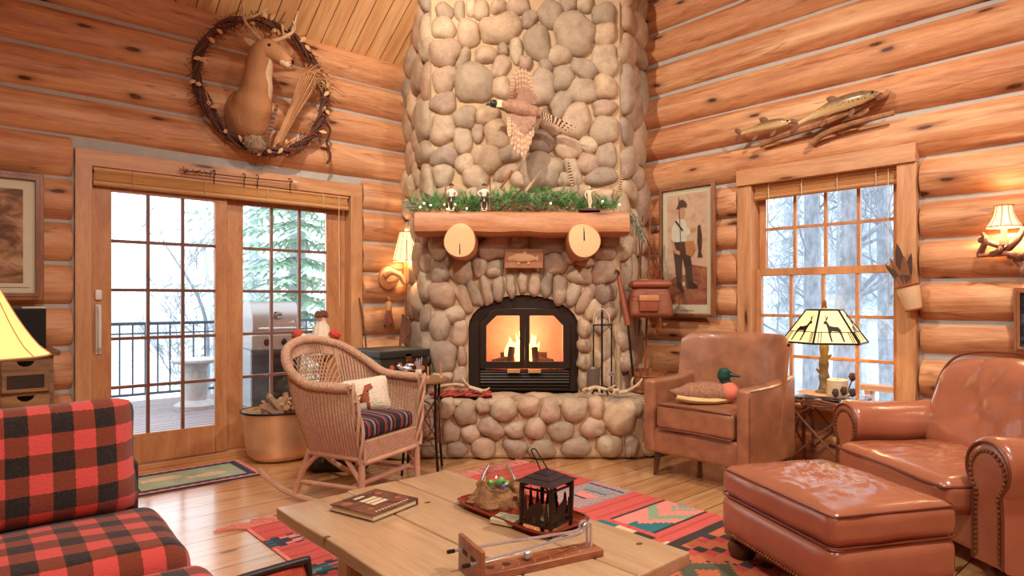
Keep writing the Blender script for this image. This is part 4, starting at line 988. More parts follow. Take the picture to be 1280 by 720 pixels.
# figurines
def figure(label, X, Yp, z0, h, pose, mats, rod=None, plinth=None):
    t = thing('figurine', label, 'figurine', R2(X, Yp, z0), -AL); s_ = h
    Z0 = .02 if plinth else .006
    j = [((0, 0, Z0+.50*s_), .085*s_), ((0, 0, Z0+.62*s_), .075*s_), ((0, 0, Z0+.74*s_), .095*s_), ((0, 0, Z0+.83*s_), .04*s_)]
    ed = [(0, 1), (1, 2), (2, 3)]
    for k, pts in enumerate(pose):
        par = 0 if k < 2 else 2
        for n_, (p, r) in enumerate(pts):
            j.append(((p[0]*s_, p[1]*s_, Z0+p[2]*s_), r*s_)); ed.append((par if n_ == 0 else len(j)-2, len(j)-1))
    body = skin('body', mats[0], j, ed, t, 2)
    hd = MB(); hd.ell((0, -.01*s_, Z0+.92*s_), (.058*s_, .065*s_, .075*s_)); hd.ell((0, -.075*s_, Z0+.91*s_), .014*s_)
    for x in (-1, 1): hd.ell((x*.058*s_, 0, Z0+.915*s_), (.01*s_, .016*s_, .022*s_)); hd.ell((x*.024*s_, -.064*s_, Z0+.93*s_), .008*s_)
    hd.build('head', mats[1], t)
    if mats[2]:
        tr = MB()
        for sx in (-1, 1): tr.loft(csec([((sx*.035*s_, 0, Z0+.52*s_), .062*s_, .085*s_), ((sx*.06*s_, 0, Z0+.3*s_), .055*s_, .06*s_), ((sx*.065*s_, .01*s_, Z0+.05*s_), .045*s_, .05*s_)], 4), 12, up=(0, 1, 0))
        tr.build('trousers', mats[2], t)
        hb = MB(); hb.lathe([(.0, .06*s_), (.055*s_, .055*s_), (.065*s_, .02*s_), (.07*s_, .01*s_), (.105*s_, .0), (.105*s_, -.008*s_), (.05*s_, -.004*s_)], 16, (0, -.01*s_, Z0+.965*s_)); hb.build('hat', mats[2], t)
    if plinth: pb = MB(); pb.rbox((.0, 0, .009), (plinth, .09, .018), .004); pb.build('plinth', 'wood_dark', t)
    else: pb = MB(); pb.lathe([(0, .006), (.05*s_*2, .006), (.06*s_*2, 0), (0, 0)], 16); pb.build('base', 'cream', t)
    if rod: rb = MB(); rb.tube([V(p)*s_+V((0, 0, Z0)) for p in rod], .006, 6); rb.build('rod', 'wood_mid', t)
    return t
legs = [[((-.07, 0, .28), .055), ((-.07, .0, .06), .045), ((-.075, -.06, .02), .035)], [((.07, 0, .28), .055), ((.07, .0, .06), .045), ((.075, -.06, .02), .035)]]
figure('painted fisherman figurine with a staff at the left end of the mantel', -.47, 4.965, MT, .205, legs+[[((-.15, 0, .72), .045), ((-.21, -.03, .6), .035), ((-.2, -.07, .74), .028), ((-.2, -.09, .8), .025)], [((.15, 0, .72), .045), ((.22, .0, .62), .035), ((.17, -.08, .54), .028), ((.14, -.1, .53), .02)]], ('cloth_white', 'skin', 'cloth_dark'), rod=[(-.21, -.1, .85), (-.22, -.1, 0)])
figure('painted fisherman figurine beside a tall upright rod on the mantel', -.215, 4.965, MT, .205, legs+[[((-.15, 0, .74), .045), ((-.25, -.02, .66), .035), ((-.17, -.06, .56), .028), ((-.12, -.08, .55), .02)], [((.15, 0, .74), .045), ((.23, -.02, .62), .035), ((.2, -.08, .52), .028), ((.2, -.1, .5), .02)]], ('cloth_white', 'skin', 'cloth_dark'), rod=[(.2, -.1, 0), (.24, -.06, 1.3)])
run = [[((-.02, 0, .3), .055), ((.02, .0, .1), .04), ((.1, -.02, .02), .03)], [((.1, 0, .32), .055), ((.05, .0, .14), .04), ((-.04, -.02, .02), .03)]]
figure('small cream figurine with one arm stretched out on a dark base', .60, 4.965, MT, .175, run+[[((-.13, 0, .76), .04), ((-.2, -.02, .6), .03), ((-.14, -.05, .46), .025), ((-.13, -.06, .42), .02)], [((.13, 0, .78), .04), ((.26, -.02, .8), .03), ((.4, -.03, .84), .025), ((.46, -.03, .86), .02)]], ('cream', 'cream', None), plinth=.17)

# creel, rods and straps right of the chimney
cr = thing('fishing_creel', 'brown wicker and leather fishing creel hanging right of the chimney', 'creel', D(812, 400, 5.15), -AL)
b = MB()
def creel(p, fx, fy, fz): return V((p.x*(1-.12*fz), p.y*(1-.15*fz), p.z))
b.rbox((0, 0, .145), (.33, .2, .25), .05, 6, fn=creel, nz=.006, ns=20)
b.build('basket', wood('wicker creel', (176, 98, 60), (110, 54, 32), (3, 3, 40), 3, .45, bump=.6), cr)
b = MB(); b.rbox((0, -.005, .285), (.32, .21, .055), .027, 6, crown=.02); lid_ = b.build('lid', 'leather_red', cr)
b = MB(); b.ring([(-.06, -.03), (.0, -.03), (.0, .03), (-.06, .03)], [(-.045, -.018), (-.015, -.018), (-.015, .018), (-.045, .018)], Matrix.Translation((-.03, -.05, .318)), .008); plabel(b.build('lid_hole_frame', 'leather_tan', lid_), 'square opening in the lid')
b = MB(); b.rbox((-.03, -.115, .13), (.15, .03, .12), .01, crown=.01); b.build('front_pouch', 'leather_red', cr)
b = MB(); b.rbox((-.03, -.12, .175), (.16, .035, .05), .012); b.build('pouch_flap', 'leather_tan', cr)
b = MB()
for x in (-.1, .08): b.tube(bez([(x, .0, .31), (x*.7, .03, .5), (x*.2-.05, .08, .72), (-.03, .1, .86)], 6), .011, 6, flat=.4)
b.tube(bez([(-.08, -.05, .31), (.0, -.06, .42), (.06, -.05, .31)], 6), .01, 6, flat=.5); b.tube(bez([(.02, -.05, .31), (.07, -.06, .40), (.11, -.04, .31)], 6), .01, 6, flat=.5)
b.build('strap', 'leather_red', cr)
for i, (p0, p1, r, lb) in enumerate(((D(797, 470, 5.34), D(803, 270, 5.45), .008, 'thin fishing rod standing upright in the wooden tub, left one'), (D(806, 470, 5.34), D(813, 262, 5.45), .011, 'thicker reddish rod standing upright in the wooden tub, right one'))):
    b = MB(); b.tube([p0, (p0+p1)/2, p1], lambda t: r*(1-.5*t), 6); tag(b.build('fishing_rod', 'twig' if i == 0 else 'leather_red', loc=tuple(p0), world=True), lb, 'fishing rod')
b = MB()
for k, (r0, r1) in enumerate(((.045, .012), (.045, .0))): pass
hc = D(822, 405, 5.35)
b.lathe([(.0, .03), (.05, .03), (.075, .015), (.08, 0), (.075, -.015), (0, -.02)], 24, hc, Matrix.Rotation(pi/2, 4, 'X') @ Matrix.Rotation(.6, 4, 'Y'))
tag(b.build('wooden_float', 'straw', loc=tuple(hc), world=True), 'round tan wooden float hanging below the creel', 'float')
# ------------------------------------------------------------------ furniture
M['wicker'] = plain('faded rose wicker', (188, 144, 114), .65, var=.18, nscale=30, bump=.3)
M['rattan'] = plain('rattan pole', (194, 148, 120), .5, var=.2, nscale=14, bump=.15)
M['leather_brown'] = plain('distressed brown leather', (156, 102, 72), .34, var=.42, nscale=9, bump=.15, bscale=110, coat=.15)
M['leather_cognac'] = plain('cognac leather', (168, 100, 72), .24, var=.14, nscale=5, bump=.12, bscale=120, coat=.5)
M['nail'] = plain('antique brass nailheads', (150, 112, 72), .35, .9)
M['piping'] = plain('dark leather piping', (112, 56, 38), .4)
M['plaid_xz'] = plaid('red black buffalo check upright', 'X', 'Z', .061)
M['plaid_xy'] = plaid('red black buffalo check flat', 'X', 'Y', .061, (.02, .01))
M['leather_black'] = plain('dark brown black leather', (44, 32, 28), .4, var=.2, bump=.15)
M['table_pine'] = wood('waxed pine plank', (208, 170, 130), (186, 144, 102), (7, .6, 7), 2., .3, .3, (5, 1.4, 0), .2, coat=.3, island=True)
M['copper'] = plain('hammered copper', (238, 186, 144), .42, .6, var=.2, nscale=6, bump=.35, bscale=14)
M['bark'] = plain('split firewood bark', (150, 116, 90), .9, var=.3, nscale=20, bump=.6)
M['split'] = wood('split firewood', (206, 166, 118), (150, 104, 66), (3, 3, 3), 4, .8, bump=.3)
M['chest_wood'] = wood('grey brown chest wood', (156, 112, 76), (96, 64, 42), (1, 8, 8), 3, .55, bump=.2)
M['green_black'] = plain('dark green painted tin', (36, 32, 24), .5, var=.3, nscale=8)
M['orange_paint'] = plain('orange painted dots', (196, 92, 48), .5)
M['silver'] = plain('bright silver', (226, 226, 230), .22, .75)
M['navy_stripe'] = None
def stripes(name, axis, cols, p):
    t = NT(name); sp = t.n('SeparateXYZ', {0: t.coord()}); f = t.math('FRACT', t.math('DIVIDE', t.math('ADD', sp.outputs[axis], 10.), p))
    n = len(cols); c = t.ramp(f, [(k/n, lin(x)) for k, x in enumerate(cols)]); c.node.color_ramp.interpolation = 'CONSTANT'
    t.bump(t.noise(t.coord(), 150, 2), .4, .004); return t.fin(c, .9)
M['stripe'] = stripes('woven striped cloth', 1, [(38, 30, 38), (38, 30, 38), (150, 62, 44), (60, 56, 76), (30, 24, 30), (140, 120, 120), (30, 24, 30), (124, 50, 40), (38, 30, 38)], .155)
M['fleece'] = plain('white fleece', (224, 202, 176), .95, var=.12, nscale=60, bump=.8, bscale=90)

# --- wicker rocking chair
wc = thing('wicker_rocking_chair', 'pinkish wicker rocking armchair with open lattice back', 'rocking chair', R2(-.953, 3.94, .006), -AL-radians(26.6))
rim = bez([(.205, -.295, .695), (.08, -.318, .695), (-.09, -.335, .71), (-.235, -.325, .79), (-.345, -.24, .885), (-.40, -.1, .93), (-.41, 0, .938), (-.40, .1, .93), (-.33, .24, .885), (-.2, .325, .79), (-.06, .335, .715), (.12, .325, .70), (.27, .305, .70)], 10)
basec = bez([(.25, -.265, .30), (.1, -.265, .30), (-.04, -.265, .30), (-.125, -.262, .30), (-.18, -.2, .30), (-.195, -.1, .30), (-.20, 0, .30), (-.195, .1, .30), (-.18, .2, .30), (-.125, .262, .30), (-.04, .265, .30), (.1, .265, .30), (.25, .265, .30)], 10)
def along(P, u):
    x = u*(len(P)-1); i = min(int(x), len(P)-2); return P[i].lerp(P[i+1], x-i)
def shell(u, v, lift=0.):
    a, c = along(basec, u), along(rim, u); p = a.lerp(c, v)
    bow = sin(pi*v)*.02; n = V((p.x*.4, p.y, 0)).normalized() if p.length else V((0, 1, 0))
    return p+n*(bow+lift)
def woven(mb, u0, u1, v0, v1, ribs, rows):
    nu = ribs*4; nv = rows*2
    def fn(a, b_):
        u, v = u0+(u1-u0)*a, v0+(v1-v0)*b_; r = a*ribs
        h = .008*abs(sin(pi*r))+.0006*sin(pi*rows*b_+pi*floor(r+1e-6))
        return shell(u, v, h)
    mb.grid(fn, nu, nv)
def solid(o, t): m = o.modifiers.new('Solidify', 'SOLIDIFY'); m.thickness = t; m.offset = -1; return o
b = MB(); woven(b, 0, .37, 0, .97, 30, 40); woven(b, .63, 1, 0, .97, 30, 40); woven(b, .37, .63, .86, .97, 20, 8); woven(b, .37, .63, 0, .30, 20, 13)
solid(b.build('woven_shell', 'wicker', wc, angle=80), .007)
b = MB()
for k in range(15):                                      # diagonal lattice
    for s_ in (1, -1):
        u0 = .37+.26*k/14; pth = []
        for j in range(9):
            v = .56+.30*j/8; u = u0+s_*.075*j/8
            if .368 < u < .632: pth.append(shell(u, v))
        if len(pth) > 2: b.tube(pth, .0042, 5)
b.build('lattice', 'wicker', wc)
b = MB()
for v in (.55, .30): b.tube([shell(.36+.28*k/14, v) for k in range(15)], .011, 8)
c0 = shell(.5, .45); b.tube([shell(.5+.035*cos(a), .45+.08*sin(a)) for a in [2*pi*k/20 for k in range(20)]], .007, 6, closed=True)
for s_ in (-1, 1): b.tube([shell(.5+s_*(.06+.02*cos(a)), .44+.05*sin(a)) for a in [2*pi*k/16 for k in range(16)]], .006, 6, closed=True)
b.build('back_rail', 'rattan', wc)
b = MB()
RP = [V((.262, -.268, .28)), V((.25, -.282, .5))]+rim+[V((.268, .285, .5)), V((.262, .268, .28))]
RQ = bez(RP, 4)
for k in range(3):
    pth = []
    for i, p in enumerate(RQ):
        d = (RQ[min(i+1, len(RQ)-1)]-RQ[max(0, i-1)]).normalized(); x = d.cross(V((.3, .2, 1))).normalized(); y = d.cross(x); a = i*.8+k*2.09
        pth.append(p+x*.019*cos(a)+y*.019*sin(a))
    b.tube(pth, .0105, 6)
plabel(b.build('braided_rim', 'wicker', wc), 'thick braided edge')
b = MB()
def apron(u, v):
    r = u*40; return V((.255+.0035*abs(sin(pi*r))+.0018*sin(pi*8*v+pi*floor(r+1e-6)), -.262+.524*u, .27+.125*v))
b.grid(apron, 160, 16); solid(b.build('front_apron', 'wicker', wc, angle=80), .006)
for s_ in (-1, 1):
    for nm, pth, r in (('leg', [(.255, s_*.265, .30), (.262, s_*.268, .03)], .019), ('leg', [(-.12, s_*.25, .36), (-.18, s_*.262, .2), (-.245, s_*.27, .028)], .019), ('brace', [(-.19, s_*.265, .18), (-.10, s_*.262, .27), (-.05, s_*.26, .30)], .015), ('brace', [(.25, s_*.265, .17), (.17, s_*.262, .26), (.13, s_*.26, .30)], .015), ('stretcher', [(-.215, s_*.265, .12), (.26, s_*.265, .13)], .013), ('side_rail', [(-.13, s_*.264, .30), (.255, s_*.266, .295)], .016)):
        b = MB(); b.tube(pth if len(pth) < 3 else bez(pth, 4), r, 8); b.build(nm, 'rattan', wc)
    b = MB(); pth = bez([(-.54, s_*.268, .150), (-.42, s_*.268, .082), (-.25, s_*.268, .034), (0, s_*.268, .017), (.25, s_*.268, .034), (.42, s_*.268, .075), (.52, s_*.268, .12)], 5)
    b.tube(pth, .018, 8); b.build('runner', 'rattan', wc)
for p0, p1 in (((.255, -.262, .27), (.255, .262, .27)), ((.2, -.262, .14), (.2, .262, .14)), ((-.16, -.25, .30), (-.16, .25, .30))):
    b = MB(); b.tube([p0, p1], .015, 8); b.build('crossbar', 'rattan', wc)
b = MB(); b.box((.03, 0, .385), (.42, .51, .02)); b.build('seat_deck', 'wicker', wc)
wcm = PM[wc.name]
b = MB(); b.rbox((.015, 0, .055), (.44, .5, .1), .035, 6, crown=.02, nz=.004, ns=8)
cu = b.build('seat_cushion', 'stripe', loc=tuple(wcm @ V((.015, 0, .39))), rz=-AL-radians(26.6)); tag(cu, 'dark striped woven seat cushion in the wicker rocking chair', 'cushion')
pt = thing('throw_pillow', 'white fleece throw pillow with brown horse motif in the wicker chair', 'pillow', R2(-.90, 4.0, .492), -AL+.22)
Tp = Matrix.Rotation(radians(-20), 4, 'X') @ Matrix.Rotation(radians(-8), 4, 'Y') @ Matrix.Translation((0, 0, .115))
b = MB(); b.pillow(.30, .23, .12, Tp, nz=.006); b.build('cover', 'fleece', pt)
M['horse'] = plain('brown applique', (146, 74, 44), .9, bump=.5)
hb = MB()
def onp(x, z): k = max(0., (1-abs(2*x/.30)**2.6)*(1-abs(2*z/.23)**2.6))**.5; return Tp @ V((x, -.06*k-.003, z))
for poly in ([(-.11, -.02), (-.02, -.01), (.0, .05), (.04, .06), (.05, .03), (.02, .02), (.02, -.05), (-.1, -.06)], [(-.1, -.05), (-.075, -.05), (-.085, -.11), (-.1, -.11)], [(-.0, -.05), (.02, -.05), (.02, -.11), (.0, -.11)]):
    cx = sum(p[0] for p in poly)/len(poly); cz = sum(p[1] for p in poly)/len(poly)
    for k in range(len(poly)):
        a, c = poly[k], poly[(k+1) % len(poly)]; hb.face([onp(cx, cz), onp(*a), onp((a[0]+c[0])/2, (a[1]+c[1])/2), onp(*c)])
solid(hb.build('horse_motif', 'horse', pt), .004)

# --- doll on its pedestal behind the chair
dp = thing('pedestal_stand', 'slim wooden pedestal behind the wicker chair', 'stand', R2(-1.37, 4.62, 0), -AL)
b = MB(); b.lathe([(0, .0), (.13, 0), (.14, .02), (.05, .05), (.025, .12), (.02, .5), (.03, .74), (.06, .78), (.11, .79), (.11, .81), (0, .81)], 20); b.build('turned_post', 'wood_mid', dp)
do_ = thing('yarn_doll', 'cream yarn doll with curly brown hair and striped sock feet behind the wicker chair', 'doll', R2(-1.37, 4.6, .811), -AL)
b = MB()
def skirt(p, a): k = 1+.06*sin(11*a); return V((p.x*k, p.y*k, p.z))
b.lathe([(.0, 0), (.085, 0), (.075, .06), (.062, .14), (.05, .2), (.03, .235), (.034, .26), (.0, .29)], 44, jit=skirt); b.build('body', 'fleece', do_)
b = MB(); q = fr(9)
for k in range(60): d = V((q.uniform(-1, 1), q.uniform(-1, 1), q.uniform(-.1, 1))).normalized(); b.ell(V((0, 0, .275))+V((d.x*.04, d.y*.04, d.z*.035)), .012, 6, 4)
b.build('hair', 'twig', do_)
b = MB(); b.ell((0, -.028, .262), (.02, .012, .024)); b.build('face', 'skin', do_)
M['sock_red'] = plain('red knit', (196, 66, 54), .9, bump=.5); M['sock_cream'] = plain('cream knit', (226, 204, 168), .9, bump=.5); M['sock_rust'] = plain('rust knit', (164, 72, 44), .9, bump=.5)
for s_ in (-1, 1):
    b = MB(); P = bez([(s_*.02, -.06, .06), (s_*.06, -.10, .085), (s_*.11, -.12, .125), (s_*.145, -.13, .165)], 6); n = len(P)-1
    rr = lambda t: (.030+.014*t)*(1 if t < .93 else .72)
    P.append(P[-1]+(P[-1]-P[-2])*.5)
    b.tube(P, lambda t: rr(t), 12); k = 12
    b.mi = [(1, 1, 2, 1, 0, 1, 1, 1, 1, 1, 2, 1, 0, 0, 0, 0, 0, 0, 0)[min(18, i//12)] if i < 12*n else 0 for i in range(len(b.f))]
    b.mi = [[2, 2, 2, 1, 2, 1, 2, 1, 1, 1, 1, 1, 1, 2, 2, 0, 0, 0, 0, 0][min(19, i//12)] for i in range(len(b.f))]
    b.build('sock_foot', ['sock_red', 'sock_cream', 'sock_rust'], do_)

# --- dark green bag under the chair, chest, side table
b = MB(); b.rbox((0, 0, .09), (.42, .16, .18), .05, 5, crown=.02)
bagt = thing('tackle_bag', 'dark green bag with grey handle on the floor behind the wicker chair', 'bag', R2(-1.22, 4.52, 0), -AL+.15)
b.build('body', plain('dark green canvas', (48, 46, 36), .8), bagt)
b = MB(); b.tube(bez([(-.1, -.085, .08), (-.08, -.1, .13), (.08, -.1, .13), (.1, -.085, .08)], 5), .012, 6); b.build('handle', plain('grey grip', (110, 108, 100), .5), bagt)
ch = thing('painted_chest', 'small dark chest with orange painted flowers left of the stove', 'chest', (2.68, 4.47, .462), 0)
b = MB(); b.rbox((0, 0, .145), (.42, .42, .29), .008); b.build('body', 'green_black', ch)
b = MB(); b.rbox((0, 0, .32), (.45, .45, .06), .012, crown=.008); b.build('lid', 'green_black', ch)
for x, z in ((-.12, .22), (-.05, .235), (.03, .235), (.1, .24), (.16, .2), (.17, .12), (-.16, .17), (-.17, .09)):
    b = MB(); b.lathe([(.0, .003), (.02, .002), (.021, 0)], 12, (x, -.211, z), Matrix.Rotation(pi/2, 4, 'X'))
    b.build('painted_flower', 'orange_paint', ch)
b = MB()
for i, (x, z) in enumerate(((-.12, .22), (-.05, .235), (.03, .235), (.1, .24))): b.tube([(x, -.212, z), (x+.02, -.213, z-.04), (x+.06, -.212, z-.05)], .003, 4)
b.build('painted_vine', 'straw', ch)
b = MB(); b.box((.02, -.218, .29), (.05, .014, .06)); b.tube([(.02+.02*cos(a), -.228, .25+.02*sin(a)) for a in [2*pi*k/14 for k in range(14)]], .004, 5, closed=True); b.build('hasp', 'nail', ch)
b = MB(); b.tube([(-.218, -.06, .2), (-.235, -.05, .17), (-.235, .05, .17), (-.218, .06, .2)], .007, 6); b.build('handle', 'black_iron', ch)

stb = thing('side_table', 'small round twig-iron side table between wicker chair and hearth', 'side table', R2(-.63, 4.5, 0), -AL)
b = MB(); b.lathe([(0, .625), (.185, .625), (.195, .633), (.195, .645), (.185, .652), (0, .652)], 32); b.build('tabletop', 'chest_wood', stb)
for k in range(4):
    a = pi/4+k*pi/2; b = MB(); b.tube(bez([(.15*cos(a), .15*sin(a), .63), (.145*cos(a), .145*sin(a), .35), (.175*cos(a), .175*sin(a), .0)], 5), .0095, 7); b.build('leg', 'black_iron', stb)
for k in range(4):
    a, c = pi/4+k*pi/2, pi/4+(k+1)*pi/2; b = MB()
    b.tube([(.15*cos(a), .15*sin(a), .52), (.16*cos(c), .16*sin(c), .16)], .005, 5); b.tube([(.15*cos(c), .15*sin(c), .52), (.16*cos(a), .16*sin(a), .16)], .005, 5)
    m = (V((cos(a), sin(a), 0))+V((cos(c), sin(c), 0)))*.075+V((0, 0, .34)); x = (V((cos(c), sin(c), 0))-V((cos(a), sin(a), 0))).normalized()
    b.tube([m+x*.07*cos(t)+V((0, 0, .13*sin(t))) for t in [2*pi*j/24 for j in range(24)]], .0045, 5, closed=True)
    b.tube([(.15*cos(a), .15*sin(a), .2), (.15*cos(c), .15*sin(c), .2)], .005, 5); b.build('brace', 'twig', stb)
sf = thing('silver_figurine', 'small bright silver figurine on the round side table', 'figurine', R2(-.735, 4.42, .652), -AL)
b = MB(); b.lathe([(0, 0), (.03, 0), (.03, .008), (.008, .02), (.008, .055), (.0, .06)], 14); b.build('stem', 'silver', sf)
b = MB(); b.ell((0, 0, .075), (.045, .02, .018), 12, 8); b.ell((-.045, 0, .09), .014); b.ell((.03, 0, .1), (.03, .015, .01)); b.build('bird', 'silver', sf)
jr = thing('brush_jar', 'white jar of clear glass rods on the round side table', 'jar', R2(-.645, 4.42, .652), -AL)
b = MB(); b.lathe([(0, 0), (.028, 0), (.026, .03), (.02, .07), (.016, .07), (.016, .01), (0, .01)], 18); b.build('jar', 'cream', jr)
b = MB(); q = fr(3)
for k in range(7): a = q.uniform(0, 6.28); b.tube([(.008*cos(a), .008*sin(a), .04), (.022*cos(a), .022*sin(a), .14+q.uniform(-.02, .02))], .004, 6)
b.build('rods', 'silver', jr)
for i, (x, y, hh) in enumerate(((-.585, 4.46, .085), (-.5, 4.5, .1))):
    b = MB(); b.lathe([(0, 0), (.014, 0), (.013, .012), (.006, .02), (.006, hh-.01), (.004, hh), (0, hh)], 12); tag(b.build('wooden_peg', 'leather_tan', loc=tuple(R2(x, y, .652)), rz=0), ('shorter reddish wooden peg standing beside the glass rods', 'taller reddish wooden peg at the right edge of the side table')[i], 'peg')

# --- copper tub of firewood
tb = thing('copper_tub', 'hammered copper tub with dark rim beside the sliding door', 'tub', (1.93, 4.80, 0))
def hammered(p, a): k = 1+.012*noise.noise(V((cos(a)*5, sin(a)*5, p.z*16))); return V((p.x*k, p.y*k, p.z))
b = MB(); b.lathe([(0, .0), (.15, .0), (.20, .012), (.235, .05), (.258, .13), (.266, .22), (.268, .36), (.278, .375), (.262, .378), (.25, .35), (.225, .08), (.19, .03), (0, .03)], 48, sx=1.06, sy=.86, jit=hammered); b.build('tub', 'copper', tb)
b = MB(); b.tube([(.283*cos(2*pi*k/48)*1.06, .283*sin(2*pi*k/48)*.86, .372) for k in range(48)], .009, 8, closed=True); b.build('rim', 'black_iron', tb)
b = MB(); b.tube(bez([(.2, -.235, .33), (.24, -.25, .3), (.29, -.18, .3), (.3, -.13, .33)], 5), .009, 6); b.build('handle', 'black_iron', tb)
q = fr(21)
adj = ['bark covered', 'split', 'narrow', 'pale', 'crooked', 'wide']
for k in range(46):
    a, r = q.uniform(0, 6.28), .17*sqrt(q.random()); L = q.uniform(.18, .28); w_ = q.uniform(.015, .032)
    b = MB(); tri = [(w_, 0), (w_*.3, w_*.9), (-w_*.7, w_*.6), (-w_, -w_*.3), (-.1*w_, -w_*.8)]
    th, el = q.uniform(0, 6.28), q.uniform(.05, .95)
    d = V((cos(th)*cos(el), sin(th)*cos(el)*.8, sin(el))); Q = d.to_track_quat('Z', 'Y').to_matrix().to_4x4()
    c = V((r*cos(a)*1.0-d.x*.0, r*sin(a)*.78, .31+.17*q.random()*(1-r/.22)))
    b.prism(tri, Matrix.Translation(c-d*L*.5) @ Q, L)
    b.mi = [1, 1, 0, 1, 1, 0, 1]
    o = b.build('firewood_piece', ['bark', 'split'], loc=tuple(V((1.93, 4.80, 0))), world=False, bevel=.003)
    tag(o, 'split firewood stick heaped in the copper tub by the door', 'firewood', 'firewood in the copper tub')

# --- chest of drawers, speaker, lamp
dw_ = thing('drawer_chest', 'rustic chest of small drawers with dark panels at the left edge', 'chest of drawers', (.115, 4.80, 0))
W_ = .74
b = MB(); b.span((-W_/2, -.2, .02), (W_/2, .21, .875)); b.build('carcass', 'chest_wood', dw_, bevel=.004)
b = MB(); b.rbox((0, 0, .89), (W_+.06, .47, .03), .008); b.build('top', 'chest_wood', dw_)
for c in range(3):
    for r in range(4):
        x0, x1 = -W_/2+.02+c*.238, -W_/2+.02+c*.238+.222; z0 = .07+.2*r; z1 = z0+.18
        b = MB(); TT = Matrix(((1, 0, 0, 0), (0, 0, -1, -.2), (0, 1, 0, 0), (0, 0, 0, 1))); xm = (x0+x1)/2
        top = [(xm+.04*cos(t), z1+.002-.035*sin(t)) for t in [pi*k/10 for k in range(11)]]
        b.prism([(x0, z0), (x1, z0), (x1, z1)]+top+[(x0, z1)], TT, .018)
        TT2 = TT.copy(); TT2[1][3] = -.218
        b.ring([(x0+.003, z0+.003), (x1-.003, z0+.003), (x1-.003, z0+.118), (x0+.003, z0+.118)], [(x0+.025, z0+.022), (x1-.025, z0+.022), (x1-.025, z0+.10), (x0+.025, z0+.10)], TT2, .008)
        d_ = b.build('drawer', 'chest_wood', dw_, bevel=.002)
        b = MB(); b.span((x0+.025, -.2195, z0+.022), (x1-.025, -.218, z0+.10)); b.build('dark_panel', 'leather_black', d_, smooth=False)
        b = MB(); b.span((xm-.045, -.201, z1-.035), (xm+.045, -.1995, z1)); b.build('finger_recess', 'eye_black', d_, smooth=False)
spk = thing('speaker', 'black box speaker standing on the rustic chest of drawers', 'speaker', (.375, 4.76, .906), 0)
b = MB(); b.rbox((0, 0, .122), (.165, .16, .244), .006); b.build('cabinet', 'black_iron', spk)
b = MB(); b.rbox((0, -.083, .122), (.15, .01, .23), .004); plabel(b.build('grille', plain('speaker cloth', (30, 26, 24), .95, bump=.4, bscale=200), spk), 'matt black cloth grille')
lt = thing('lamp_table', 'small dark wooden table under the left lamp behind the sofa', 'side table', (.11, 3.72, 0))
b = MB(); b.rbox((0, 0, .585), (.42, .42, .03), .008); b.build('tabletop', 'chest_wood', lt)
for x in (-1, 1):
    for y in (-1, 1): b = MB(); b.bar((x*.17, y*.17, .57), (x*.18, y*.18, 0), .035, .035, (0, 1, 0)); b.build('leg', 'chest_wood', lt)
M['shade_yellow'] = emit('lit parchment shade', (255, 218, 130), .62)
ll = thing('table_lamp', 'table lamp with glowing yellow bell shade at the left edge', 'lamp', (.11, 3.72, .60))
b = MB(); b.lathe([(0, 0), (.09, 0), (.09, .015), (.03, .04), (.05, .12), (.06, .2), (.03, .3), (.012, .33), (.012, .45), (0, .45)], 24); b.build('base', 'wood_dark', ll)
b = MB()
def bell(u, v): a = 2*pi*u; r = .27-.20*v**.72; r *= 1-.012*abs(sin(4*a)); return V((r*cos(a), r*sin(a), .345+.33*v))
b.grid(bell, 64, 10, cu=True); shl = b.build('lamp_shade', 'shade_yellow', ll)
b = MB()
for k in range(8): b.tube([bell(k/8, v/8)*1.003 for v in range(9)], .003, 4)
b.tube([bell(k/48, 0) for k in range(48)], .005, 5, closed=True); b.tube([bell(k/24, 1) for k in range(24)], .005, 5, closed=True); b.build('shade_seam', 'straw', shl)
lampspots.append((V((.11, 3.72, 1.1)), 7.0))

# --- plaid sofa
so = thing('plaid_sofa', 'red and black buffalo plaid sofa in the lower left corner', 'sofa', (-.52, 2.35, 0))
b = MB(); b.rbox((0, .36, .40), (2.10, .2, .47), .035, 6); b.rbox((0, .08, .17), (2.2, .66, .2), .04); b.build('frame', 'leather_black', so)
for i, x in enumerate((-.55, .55)):
    b = MB(); b.rbox((x+.005, .03, .36), (1.095, .52, .19), .06, 7, crown=.03, nz=.012, ns=5, seed=i); b.build('seat_cushion', 'plaid_xy', so)
for x in (-1, 1):
    for y in (-.18, .38): b = MB(); b.lathe([(0, 0), (.03, 0), (.04, .07), (0, .07)], 14, (x*1.02, y, 0)); b.build('leg', 'wood_dark', so)
for i, (x, rz) in enumerate(((.75, 0),)):
    b = MB(); Tq = Matrix.Rotation(radians(-14), 4, 'X') @ Matrix.Translation((0, 0, .205)); b.pillow(.66, .41, .2, Tq, 18, nz=.01, seed=i, p=4.2)
    o = b.build('back_pillow', 'plaid_xz', loc=(-.55+x, 2.585, .455), rz=rz)
    tag(o, ('red and black plaid back pillow at the visible right end of the sofa', 'red and black plaid back pillow in the middle of the sofa', 'red and black plaid back pillow at the far left of the sofa')[i], 'pillow', 'plaid sofa pillows')
ot = thing('plaid_footstool', 'low plaid footstool against the front of the sofa at the bottom left', 'footstool', (.05, 1.905, 0))
b = MB(); b.rbox((0, 0, .17), (1.1, .34, .2), .04); b.build('base', 'leather_black', ot)
b = MB(); b.rbox((0, 0, .335), (1.12, .37, .16), .06, 7, crown=.03, nz=.01, ns=5, seed=4); b.build('cushion', 'plaid_xy', ot)
for x in (-.48, .48):
    for y in (-.12, .12): b = MB(); b.lathe([(0, 0), (.025, 0), (.035, .07), (0, .07)], 12, (x, y, 0)); b.build('leg', 'wood_dark', ot)
